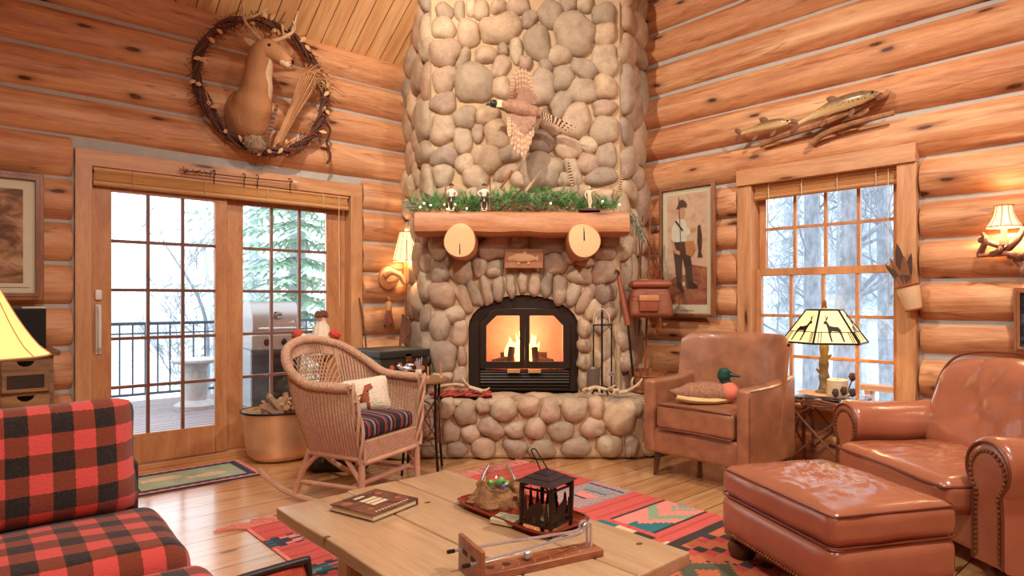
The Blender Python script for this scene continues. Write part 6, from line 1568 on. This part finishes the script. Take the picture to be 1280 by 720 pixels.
b = MB(); b.rbox((0, 0, .011), (.42, .078, .022), .003); b.build('base_board', 'game_wood', gm)
b = MB(); b.rbox((-.212, 0, .052), (.014, .16, .104), .003); b.build('end_plate', 'game_wood', gm)
b = MB()
for s_ in (-1, 1): b.span((-.2195, s_*.045-.035*(s_ > 0), .058), (-.219, s_*.045+.035*(s_ < 0), .072))
b.build('rod_slot', 'black_iron', gm, smooth=False)
for k in range(7):
    b = MB(); b.lathe([(0, .0004), (.012, .0004), (.0135, 0)], 16, (-.155+.052*k, 0, .0222)); b.build('score_pocket', 'wood_dark' if k < 2 else 'game_wood', gm)
b = MB()
for k in range(6):
    for s_ in (-1, 1): b.bar((-.129+.052*k, s_*.034, .0224), (-.129+.052*k+.012, s_*.005, .0224), .0012, .0006)
for k in range(40): b.box((-.19+.0098*k, .034, .0223), (.004, .001, .0006)); b.box((-.19+.0098*k, -.034, .0223), (.004, .001, .0006))
plabel(b.build('burnt_markings', 'straw', gm, smooth=False), 'fine pale scoring lines')
for s_ in (-1, 1):
    b = MB(); b.tube(bez([(-.245, s_*.055, .065), (-.1, s_*.042, .067), (.06, s_*.022, .07), (.145, s_*.011, .074), (.155, s_*.011, .092), (.168, s_*.011, .099), (.18, s_*.011, .09), (.182, s_*.011, .05), (.182, s_*.011, .02)], 6), .0045, 8); b.build('steel_rod', 'silver', gm)
    b = MB(); b.tube([(-.262, s_*.056, .065), (-.24, s_*.055, .065)], .006, 8); b.build('rod_grip', 'black_iron', gm)
b = MB(); b.ell((-.035, 0, .036), .0145, 20, 12); tag(b.build('steel_ball', 'silver', loc=tuple(R2(.075, 1.885, TZ_)), rz=atan2(.456, .89)-AL), 'polished steel ball resting on the board of the rolling ball game', 'ball')

# ------------------------------------------------------------------ on the hearth
HZ = .466
b = MB(CAMROT)
def clo(u, v): X, Y = -.62+.44*u+.03*sin(v*7), 4.84+.26*v-.02*sin(u*9); return V((X, Y, HZ+.012+.012*noise.noise(V((X*14, Y*22, 0)))+.008*sin(Y*60)))
b.grid(clo, 40, 30); o = b.build('red_cloth', stripes('red woven cloth', 1, [(176, 58, 46), (190, 74, 58), (120, 40, 36), (176, 58, 46), (80, 40, 40)], .09), loc=tuple(R2(-.4, 4.97, HZ)), world=True); solid(o, .012)
tag(o, 'folded red woven cloth spread on the left end of the hearth', 'cloth')
def shed(label, paths, r, loc):
    b = MB(CAMROT)
    for i, p in enumerate(paths): b.tube(bez(p, 6), lambda t, i=i: (r if i == 0 else r*.75)*(1-.75*t)+.002, 8)
    tag(b.build('shed_antler', 'antler_pale', loc=tuple(R2(*loc)), world=True), label, 'antler', 'shed antlers on the hearth')
M['antler_pale'] = plain('weathered antler', (214, 186, 150), .6, var=.2)
z = HZ+.035
shed('long curved antler lying across the red cloth', [[(-.22, 4.88, z), (-.3, 4.92, z+.02), (-.42, 4.95, z+.045), (-.52, 4.97, z+.035), (-.6, 5.0, z+.01)], [(-.33, 4.93, z+.03), (-.36, 4.9, z+.07), (-.375, 4.9, z+.1)], [(-.25, 4.9, z), (-.2, 4.86, z+.015), (-.17, 4.87, z+.03)]], .016, (-.4, 4.93, HZ))
z = HZ+.03
shed('branched antler lying under the fire tools', [[(.55, 4.9, z), (.64, 4.93, z+.03), (.74, 4.92, z+.015), (.82, 4.9, z+.02)], [(.64, 4.93, z+.03), (.66, 4.87, z+.03), (.66, 4.82, z+.015)], [(.58, 4.91, z+.01), (.56, 4.86, z+.03), (.53, 4.83, z+.02)], [(.74, 4.92, z+.015), (.76, 4.86, z+.04), (.78, 4.84, z+.06)]], .018, (.68, 4.9, HZ))
shed('pale spiky antler at the right end of the hearth', [[(.80, 4.86, z), (.88, 4.88, z+.01), (.96, 4.9, z+.05), (1.0, 4.92, z+.1)], [(.88, 4.88, z+.01), (.93, 4.84, z+.05), (.97, 4.84, z+.09)], [(.92, 4.89, z+.03), (.91, 4.86, z+.08), (.92, 4.85, z+.12)], [(.82, 4.87, z), (.78, 4.83, z+.02), (.76, 4.81, z+.0)]], .016, (.88, 4.88, HZ))
fs = thing('fire_tool_stand', 'black iron fireplace tool stand right of the stove', 'tool stand', R2(.70, 4.98, HZ), -AL)
b = MB(); b.tube([(0, 0, .01), (0, 0, .64)], .008, 8); b.tube([(0, 0, .64), (0, 0, .70)], [.006, .002], 6); b.build('post', 'black_iron', fs)
b = MB(); b.tube([(-.07, -.02, .54), (.08, .02, .54)], .006, 6); b.tube([(0, -.07, .54), (0, .07, .54)], .006, 6); b.build('hook_arm', 'black_iron', fs)
b = MB()
for k in range(4): a = k*pi/2+.4; b.tube(bez([(0, 0, .06), (.05*cos(a), .05*sin(a), .05), (.09*cos(a), .09*sin(a), .008)], 4), .007, 6)
b.build('foot', 'black_iron', fs)
b = MB(); b.tube(bez([(-.07, 0, .5), (-.055, 0, .63), (.0, -.01, .665), (.05, 0, .62), (.06, 0, .56)], 5), .005, 6); b.tube([(-.05, -.03, .55), (-.05, -.035, .6)], .009, 8); plabel(b.build('horn_handle', 'antler_pale', fs), 'curved pale horn handle')
sh = thing('ash_shovel', 'iron ash shovel hanging from the left of the tool stand', 'shovel', R2(.63, 4.95, HZ), -AL)
b = MB(); b.tube([(0, 0, .54), (0, 0, .2)], .006, 6); b.build('shaft', 'black_iron', sh)
b = MB(); b.grid(lambda u, v: V((-.05+.1*u, -.012-.02*sin(pi*u)*0+.02*(2*u-1)**2, .05+.17*v-.025*(2*u-1)**2*(1-v)-.03*(2*u-1)**2*v)), 10, 8); solid(b.build('blade', plain('grey iron blade', (120, 104, 92), .45, .5), sh), .004)
pk = thing('fire_poker', 'iron poker hanging from the right of the tool stand', 'poker', R2(.775, 4.98, HZ), -AL)
b = MB(); b.tube(bez([(0, 0, .55), (0, 0, .3), (.0, 0, .06), (.02, 0, .03), (.035, 0, .06)], 5), .006, 6); b.build('rod', 'black_iron', pk)
b = MB(); b.box((0, 0, .16), (.04, .03, .03)); b.box((0, -.01, .16), (.055, .01, .02)); b.build('bracket', 'silver', pk)
hs_ = thing('hearth_staff', 'long staff with reddish wooden grip leaning right of the stove', 'staff', D(793, 487, 4.98))
p0, p1, p2 = D(793, 486, 4.98), D(785, 407, 5.03), D(773, 345, 5.08)
b = MB(); b.tube([p0, p1], .009, 8); b.build('shaft', 'black_iron', hs_, world=True)
b = MB(); b.tube([p1, p1.lerp(p2, .5), p2], [.024, .022, .017], 10); b.build('grip', 'leather_red', hs_, world=True)
b = MB(); b.tube(bez([p2, p2+V((0, 0, .03)), p2+R2(-.02, -.01, .04), p2+R2(-.03, -.02, .02)], 4), .011, 8); b.build('tip_cap', 'wood_dark', hs_, world=True)
wt = thing('wooden_tub', 'small wooden stave tub holding rods behind the brown armchair', 'tub', R2(1.11, 5.24, .455), -AL)
b = MB(); b.lathe([(0, .0), (.14, 0), (.155, .17), (.145, .17), (.132, .02), (0, .02)], 40, jit=lambda p, a: V((p.x*(1+.008*abs(sin(9*a))), p.y*(1+.008*abs(sin(9*a))), p.z))); b.build('staves', 'wood_mid', wt)
b = MB()
for z, r in ((.04, .146), (.135, .154)): b.tube([(r*cos(2*pi*k/40), r*sin(2*pi*k/40), z) for k in range(40)], .005, 6, closed=True)
b.build('hoop', 'leather_red', wt)

# ------------------------------------------------------------------ fire in the stove
M['ember'] = emit('glowing embers', (255, 110, 40), 3.)
M['flame'] = emit('flame', (255, 186, 84), 7.)
M['char'] = plain('charred log', (70, 40, 30), .9, var=.4, bump=.6)
b = MB(CAMROT); q = fr(77)
for k in range(90): b.ell((.1+q.uniform(-.27, .27), 5.42+q.uniform(-.08, .1), .628+q.uniform(0, .025)), q.uniform(.012, .026), 6, 4, nz=.4, ns=20, seed=k)
tag(b.build('ember_bed', 'ember', loc=tuple(R2(.1, 5.42, .62)), world=True), 'glowing ember bed on the floor of the stove', 'embers', kind='stuff')
for i, (p, e_) in enumerate((((-.16, 5.42, .67), (.02, 5.5, .70)), ((.34, 5.42, .67), (.16, 5.52, .7)), ((-.02, 5.38, .66), (.0, 5.42, .80)), ((.2, 5.38, .66), (.19, 5.41, .8)), ((-.1, 5.52, .72), (.3, 5.54, .72)))):
    b = MB(CAMROT); b.tube([p, V(p).lerp(V(e_), .5)+V((0, 0, .005)), e_], .03, 9); tag(b.build('burning_log', 'char', loc=tuple(R2(*p)), world=True), ('burning log lying at the left of the stove fire', 'burning log lying at the right of the stove fire', 'short burning log end standing left of centre in the fire', 'short burning log end standing right of centre in the fire', 'back burning log lying across the stove')[i], 'firewood', 'logs burning in the stove')
b = MB(CAMROT)
for k in range(15):
    x = .1+q.uniform(-.14, .14); y = 5.46+q.uniform(-.04, .06); h_ = q.uniform(.1, .27)*(1.15-abs(x-.1)*3.5); w_ = q.uniform(.014, .03); ph_ = q.uniform(0, 6)
    b.loft([((x+.02*sin(ph_+t*4)*t, y+.01*cos(ph_+t*3), .68+h_*t), w_*(sin(pi*min(1, .18+.82*t))**.8)+.0005, w_*.6*(sin(pi*min(1, .18+.82*t))**.8)+.0005) for t in [j/9 for j in range(10)]], 9, up=(0, 1, 0))
tag(b.build('flames', 'flame', loc=tuple(R2(.1, 5.46, .68)), world=True), 'bright yellow flames behind the stove doors', 'fire', kind='stuff')
# ------------------------------------------------------------------ outdoors
M['deck'] = planks('weathered deck boards', (150, 145, 150), (136, 131, 136), (112, 106, 110), 14., .14, rough=.6, coat=0, gap=.012, knots=.05)
M['rail'] = plain('dark blue grey rail', (44, 74, 94), .5)
M['snow'] = None
def snow_ground():
    t = NT('snowy leaf ground'); n = t.noise(t.coord(), 1.3, 6, .7); n2 = t.noise(t.coord(), 9, 4, .7)
    c = t.mix(t.ramp(n, [(.42, 0.), (.62, .8)]), lin((236, 240, 244)), lin((176, 170, 164))); c = t.mix(t.ramp(n2, [(.5, 0.), (.7, .5)]), c, lin((150, 138, 128)))
    return t.fin(c, .9)
M['snow'] = snow_ground()
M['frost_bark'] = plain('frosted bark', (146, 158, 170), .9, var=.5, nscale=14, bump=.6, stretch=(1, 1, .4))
M['pale_bark'] = plain('haze tinted pale bark', (240, 245, 250), .9, var=.05)  # distance haze put into the bark colour, almost white
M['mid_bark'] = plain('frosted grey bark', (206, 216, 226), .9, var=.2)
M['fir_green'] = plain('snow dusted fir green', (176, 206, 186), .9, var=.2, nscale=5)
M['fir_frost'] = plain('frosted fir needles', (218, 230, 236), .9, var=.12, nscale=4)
M['fir_haze'] = plain('haze tinted fir needles', (244, 248, 252), .9, var=.04)  # far firs whitened in colour to stand for haze
M['steel'] = plain('brushed stainless', (150, 146, 144), .35, .85, var=.08, stretch=(1, 30, 30))
M['stone_white'] = plain('pale cast stone', (172, 172, 172), .8, var=.2, bump=.3)
b = MB()
def gz(x, y): return -.55+.35*noise.noise(V((x*.1, y*.1, 0)))+(-1.6*min(1, max(0, (y-9.8)/5)) if x < 7 else 0)*max(0, 1-max(0, x-5)/3)
def gf(u, v): x, y = -40+110*u, -30+90*v; return V((x, y, gz(x, y)-.1))
for (xa, xb, ya, yb) in ((5.1, 75, -30, 5.4), (-40, 75, 5.4, 75)):
    b.grid(lambda u, v: (lambda x, y: V((x, y, gz(x, y)-.1)))(xa+(xb-xa)*u, ya+(yb-ya)*v), 50, 50)
struct(b.build('ground', 'snow'))
b = MB(); b.span((-5, 5.32, -.27), (7.5, 9.75, -.15)); struct(b.build('deck', 'deck', smooth=False))
rl = thing('deck_railing', 'dark blue metal deck railing with thin balusters outside the sliding door', 'railing', (2.5, 9.51, -.15))
b = MB(); b.span((-3.5, -.025, 1.02), (4.8, .025, 1.06)); b.build('top_rail', 'rail', rl, bevel=.004)
b = MB(); b.span((-3.5, -.018, .10), (4.8, .018, .13)); b.span((-3.5, -.015, .90), (4.8, .015, .92)); b.build('lower_rail', 'rail', rl)
for k in range(56): b = MB(); x = -3.45+.147*k; b.span((x-.009, -.009, .1), (x+.009, .009, 1.03)); b.build('baluster', 'rail', rl, smooth=False)
for x in (-3.5, -1.2, 1.2, 3.4, 4.8): b = MB(); b.span((x-.03, -.03, 0), (x+.03, .03, 1.08)); b.build('post', 'rail', rl, bevel=.004)
gr = thing('gas_grill', 'stainless gas grill with two knobs on the deck beyond the right door panel', 'grill', (2.97, 7.75, -.15), -.12); gr.scale = (.80, 1, 1.03)
b = MB(); 
prof_ = [(-.27, .93), (-.275, 1.0), (-.25, 1.12), (-.19, 1.22), (-.1, 1.285), (.05, 1.30), (.18, 1.25), (.25, 1.1), (.26, .93)]
b.prism([(y, z) for y, z in prof_], Matrix(((0, 0, 1, -.34), (1, 0, 0, 0), (0, 1, 0, 0), (0, 0, 0, 1))), .68); b.build('lid', 'steel', gr, bevel=.01, angle=50)
b = MB(); b.tube([(-.26, -.27, .985), (-.26, -.32, .99), (.26, -.32, .99), (.26, -.27, .985)], .013, 8); b.build('lid_handle', 'silver', gr)
b = MB(); b.lathe([(0, .006), (.05, .006), (.055, 0)], 24, (.02, -.262, 1.14), Matrix.Rotation(radians(68), 4, 'X'), sx=1.3, sy=.8); bd = b.build('badge', 'steel', gr)
b = MB(); Tb = Matrix.Translation((.02, -.269, 1.143)) @ Matrix.Rotation(radians(68), 4, 'X')
b.tube([Tb @ V((-.035+.024*cos(a), .026*sin(a), .004)) for a in [radians(50+k*13) for k in range(21)]], .006, 5); b.tube([Tb @ V((-.035+.026, -.005, .004)), Tb @ V((-.028, -.005, .004))], .005, 5); b.tube([Tb @ V((0, -.002, .004)), Tb @ V((.05, -.002, .004))], .006, 5); b.build('badge_mark', 'black_iron', bd)
b = MB(); b.rbox((0, -.05, .83), (.72, .5, .18), .02); b.build('firebox', 'steel', gr)
for x in (-.15, .1): 
    b = MB(); b.lathe([(0, .04), (.022, .04), (.026, .0), (.04, .0), (.042, -.006)], 18, (x, -.305, .83), Matrix.Rotation(pi/2, 4, 'X')); b.build('knob', 'black_iron', gr)
b = MB(); b.span((-.36, -.25, .1), (-.34, .22, .74)); b.span((.34, -.25, .1), (.36, .22, .74)); b.span((-.36, .2, .1), (.36, .22, .74)); b.build('cart_panel', plain('grey mesh cart', (150, 160, 166), .5, .3), gr)
b = MB(); b.span((-.06, -.262, .12), (.33, -.25, .72)); b.build('cart_door', 'black_iron', gr, bevel=.004)
b = MB(); b.span((-.37, -.26, .05), (.37, .24, .1)); b.build('bottom_shelf', 'steel', gr, bevel=.006)
b = MB(); b.span((.36, -.2, .86), (.75, .2, .89)); b.build('side_shelf', 'steel', gr, bevel=.005)
for x in (-.32, .32):
    for y in (-.2, .2): b = MB(); b.lathe([(.0, -.018), (.045, -.018), (.05, 0), (.045, .018), (0, .018)], 16, (x, y, .05), Matrix.Rotation(pi/2, 4, 'Y')); b.build('wheel', 'black_iron', gr)
bb_ = thing('stone_pedestal', 'pale carved stone pedestal table on the deck beyond the left door panel', 'pedestal table', (2.36, 8.60, -.15))
b = MB(); b.lathe([(0, 0), (.24, 0), (.25, .05), (.2, .08), (.13, .11), (0, .11)], 28); b.build('base', 'stone_white', bb_)
b = MB(); b.lathe([(.12, .1), (.13, .2), (.155, .32), (.14, .42), (.13, .5), (.16, .57), (0, .57)], 40, jit=lambda p, a: p*(1+.09*noise.noise(V((cos(a)*3, sin(a)*3, p.z*9))))); b.build('carved_stem', 'stone_white', bb_)
b = MB(); b.lathe([(0, .57), (.26, .57), (.285, .585), (.285, .61), (.27, .62), (0, .62)], 32); b.build('tabletop', 'stone_white', bb_)
bn = thing('cedar_bench', 'light cedar bench rail outside the window', 'bench', R2(2.78, 4.95, 0) + V((0.25, 0, 0)), -pi/2)
bn.location = (5.75, 1.95, -.55); bn.rotation_euler = (0, 0, -pi/2); PM[bn.name] = Matrix.Translation(bn.location) @ Matrix.Rotation(-pi/2, 4, 'Z')
b = MB(); b.span((-.15, -.05, 1.0), (.75, .06, 1.05)); b.build('top_rail', 'trim_h', bn, bevel=.01)
for x in (-.05, .6): b = MB(); b.span((x-.03, -.03, 0), (x+.03, .03, 1.0)); b.build('post', 'trim', bn)
b = MB(); b.span((-.15, -.25, .45), (.75, .2, .5)); b.build('seat', 'trim_h', bn)

def bare_tree(name, label, loc, h, seed, mat, r0=.12, group='bare trees beyond the glass', dens=1., low=.2, spread=1.):
    q = fr(seed); t = thing(name, label, 'tree', loc, q.uniform(0, 6), group); b = MB(); tw = MB()
    tp = bez([(0, 0, -.3), (q.uniform(-.1, .1), q.uniform(-.1, .1), h*.3), (q.uniform(-.3, .3), q.uniform(-.3, .3), h*.65), (q.uniform(-.5, .5), q.uniform(-.5, .5), h)], 6)
    b.tube(tp, lambda u: r0*(1-.9*u)+.008, 7); b.build('trunk', mat, t)
    def branch(p, d, L, r, dep):
        pts = [p]; c = p.copy(); dd = d.copy()
        for k in range(4):
            dd = (dd+V((q.uniform(-.25, .25), q.uniform(-.25, .25), q.uniform(-.05, .28)))).normalized(); c = c+dd*L/4; pts.append(c.copy())
        tw.tube(pts, lambda u: r*(1-.8*u)+.002, 4 if dep else 5, cap=False)
        if dep < 2:
            for k in range(int((4 if dep == 0 else 3)*dens+.5)):
                i = q.randint(1, 3); nd = (dd+V((q.uniform(-1, 1), q.uniform(-1, 1), q.uniform(-.1, .7)))).normalized(); branch(pts[i], nd, L*q.uniform(.35, .6), r*.5, dep+1)
    for k in range(int(15*dens)):
        i = int(len(tp)*q.uniform(low, .97)); a = q.uniform(0, 6.28); f = 1-i/len(tp)
        branch(tp[min(i, len(tp)-1)], V((cos(a), sin(a), q.uniform(.25, .9))).normalized(), spread*h*(.12+.22*f), r0*.15*(.4+.6*f), 0)
    tw.build('branches', mat, t, weld=False); return t
def fir(name, label, loc, h, w_, seed, mat, bark, whorls=20, per=10, blades=16, group='firs beyond the glass', droop=.3, low=.06, bl=.2):
    q = fr(seed); t = thing(name, label, 'tree', loc, 0, group); b = MB(); b.tube([(0, 0, -.4), (0, 0, h*.5), (0, 0, h)], lambda u: .02*h*(1-.95*u), 7); b.build('trunk', bark, t)
    n_ = MB()
    for k in range(whorls):
        f = k/(whorls-1); z = h*(low+(.97-low)*f); L = w_*(1-f)**.85+.05
        for j in range(per):
            a = 2*pi*(j+q.random()*.7)/per+k*.9; d = V((cos(a), sin(a), -droop+q.uniform(-.12, .15))); LL = L*q.uniform(.7, 1.1); x = V((-sin(a), cos(a), 0)); p0 = V((0, 0, z+q.uniform(-.1, .1)*h/whorls))
            tip = p0+d*LL
            for m in range(blades):
                u = (m+.5)/blades; p = p0+d*LL*u+V((0, 0, .12*LL*u*u)); s_ = 1 if m % 2 else -1
                e_ = p+(x*s_*q.uniform(.5, 1)+d*.7+V((0, 0, q.uniform(-.35, .1)))).normalized()*(bl*LL*(1.15-u)+.04); c = (e_-p).cross(V((0, 0, 1))).normalized()*(.018*LL+.008)
                i = n_._av([p-c, p+c, e_+c*.3, e_-c*.3]); n_.f.append((i, i+1, i+2, i+3)); n_.mi.append(0)
    n_.build('foliage', mat, t, smooth=False, weld=False); return t
def at(u, Y): p = R2(u*Y, Y); return (p.x, p.y, gz(p.x, p.y)-.1)
def px(x): return (x-640)/F
# left: bare trees, fir behind the grill, hillside firs tinted with haze
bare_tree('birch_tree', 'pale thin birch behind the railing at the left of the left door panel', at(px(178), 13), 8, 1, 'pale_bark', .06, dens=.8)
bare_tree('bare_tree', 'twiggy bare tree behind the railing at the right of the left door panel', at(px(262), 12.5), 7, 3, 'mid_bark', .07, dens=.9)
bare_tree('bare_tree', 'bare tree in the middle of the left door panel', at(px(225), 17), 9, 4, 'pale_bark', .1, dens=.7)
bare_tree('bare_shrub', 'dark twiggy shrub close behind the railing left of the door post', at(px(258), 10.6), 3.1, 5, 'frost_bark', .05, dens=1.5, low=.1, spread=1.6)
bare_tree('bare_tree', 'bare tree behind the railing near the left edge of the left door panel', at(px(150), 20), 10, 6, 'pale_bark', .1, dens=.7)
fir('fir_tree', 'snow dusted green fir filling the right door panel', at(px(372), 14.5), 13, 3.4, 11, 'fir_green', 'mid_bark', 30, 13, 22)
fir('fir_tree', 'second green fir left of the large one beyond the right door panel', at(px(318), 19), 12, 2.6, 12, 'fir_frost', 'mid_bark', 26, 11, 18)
proto = fir('haze_fir', 'pale haze-tinted fir on the hillside beyond the sliding door', at(px(205), 34), 12, 2.8, 13, 'fir_haze', 'pale_bark', 20, 9, 10, group='haze-tinted firs on the hillside')
q = fr(41)
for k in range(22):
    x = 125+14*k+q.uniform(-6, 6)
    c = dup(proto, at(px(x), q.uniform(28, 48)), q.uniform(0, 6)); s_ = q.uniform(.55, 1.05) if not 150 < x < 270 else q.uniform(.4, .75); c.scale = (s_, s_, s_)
# right: frosted woods
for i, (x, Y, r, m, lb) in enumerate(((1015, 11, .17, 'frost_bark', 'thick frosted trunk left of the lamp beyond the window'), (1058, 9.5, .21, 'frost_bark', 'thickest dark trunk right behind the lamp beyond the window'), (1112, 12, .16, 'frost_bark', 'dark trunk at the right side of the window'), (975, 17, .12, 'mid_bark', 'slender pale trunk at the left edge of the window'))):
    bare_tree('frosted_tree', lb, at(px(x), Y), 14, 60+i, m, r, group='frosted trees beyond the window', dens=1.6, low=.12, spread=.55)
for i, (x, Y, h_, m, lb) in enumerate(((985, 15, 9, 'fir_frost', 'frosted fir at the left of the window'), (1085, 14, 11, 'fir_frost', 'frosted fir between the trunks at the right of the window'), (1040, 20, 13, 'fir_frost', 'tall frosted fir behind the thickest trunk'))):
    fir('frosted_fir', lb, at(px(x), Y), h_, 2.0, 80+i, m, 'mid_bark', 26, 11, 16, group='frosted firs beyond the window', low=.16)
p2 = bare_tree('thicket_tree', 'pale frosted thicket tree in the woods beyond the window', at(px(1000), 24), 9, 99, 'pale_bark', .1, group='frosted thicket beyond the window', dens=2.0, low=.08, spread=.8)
p3 = fir('woodland_fir', 'pale haze-tinted frosted fir far back in the woods beyond the window', at(px(1120), 30), 13, 2.6, 98, 'fir_haze', 'pale_bark', 20, 9, 10, group='far firs beyond the window')
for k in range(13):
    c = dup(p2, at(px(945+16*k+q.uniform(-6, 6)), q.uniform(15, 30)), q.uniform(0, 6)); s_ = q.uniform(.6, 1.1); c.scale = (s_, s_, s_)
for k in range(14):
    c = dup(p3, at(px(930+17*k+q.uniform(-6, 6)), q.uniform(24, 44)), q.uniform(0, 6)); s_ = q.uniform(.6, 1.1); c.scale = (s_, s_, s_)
# ------------------------------------------------------------------ light, sky, camera
w = bpy.data.worlds.new('World'); SC.world = w; w.use_nodes = True
bg = w.node_tree.nodes['Background']; bg.inputs[0].default_value = (.86, .93, 1, 1); bg.inputs[1].default_value = 2.9
def lamp(name, kind, loc, energy, color=(1, .8, .58), size=.3, aim=None, **kw):
    l = bpy.data.lights.new(name, kind); l.energy = energy; l.color = color
    if kind == 'AREA': l.shape = 'DISK'; l.size = size
    else: l.shadow_soft_size = size
    for k, v in kw.items(): setattr(l, k, v)
    o = bpy.data.objects.new(name, l); COL.objects.link(o); o.location = loc
    if aim is not None: o.rotation_euler = (V(aim)-V(loc)).to_track_quat('-Z', 'Y').to_euler()
    return o
WARM = (1, .96, .90)
lamp('fill_light', 'POINT', R2(.9, -.1, 3.2), 85, WARM, .25)  # unseen fill light added to brighten the room evenly
lamp('ceiling_spot', 'SPOT', R2(-1.0, 2.9, 3.9), 250, (1, .93, .80), .05, R2(.3, 5.2, 2.0), spot_size=radians(105), spot_blend=.5)
lamp('ceiling_spot', 'SPOT', R2(2.2, 1.8, 3.9), 310, (1, .95, .88), .1, R2(1.2, 4.0, .4), spot_size=radians(115), spot_blend=.7)
lamp('ceiling_spot', 'SPOT', R2(-.6, .8, 3.6), 190, (1, .95, .88), .1, R2(-.7, 3.0, .3), spot_size=radians(115), spot_blend=.7)
lamp('fire_light', 'POINT', R2(.1, 5.42, .92), 5, (1, .78, .55), .06)
lamp('ceiling_uplight', 'SPOT', R2(-.2, 3.4, 2.75), 85, (1, .9, .74), .05, R2(-1.0, 4.6, 4.2), spot_size=radians(75), spot_blend=.25)
for p, e in lampspots: lamp('lamp_bulb', 'POINT', tuple(p), e*1.3, (1, .82, .56), .03)
cam = bpy.data.cameras.new('Camera'); co_ = bpy.data.objects.new('Camera', cam); COL.objects.link(co_)
cam.sensor_width = 36; cam.lens = F/1280*36; cam.shift_y = 15/1280; cam.clip_start = .05
co_.location = (0, 0, H); co_.rotation_euler = (pi/2, 0, -AL); SC.camera = co_
SC.view_settings.view_transform = 'Standard'; SC.view_settings.look = 'None'
SC.view_settings.gamma = 1; SC.view_settings.use_curve_mapping = False; SC.view_settings.exposure = .22
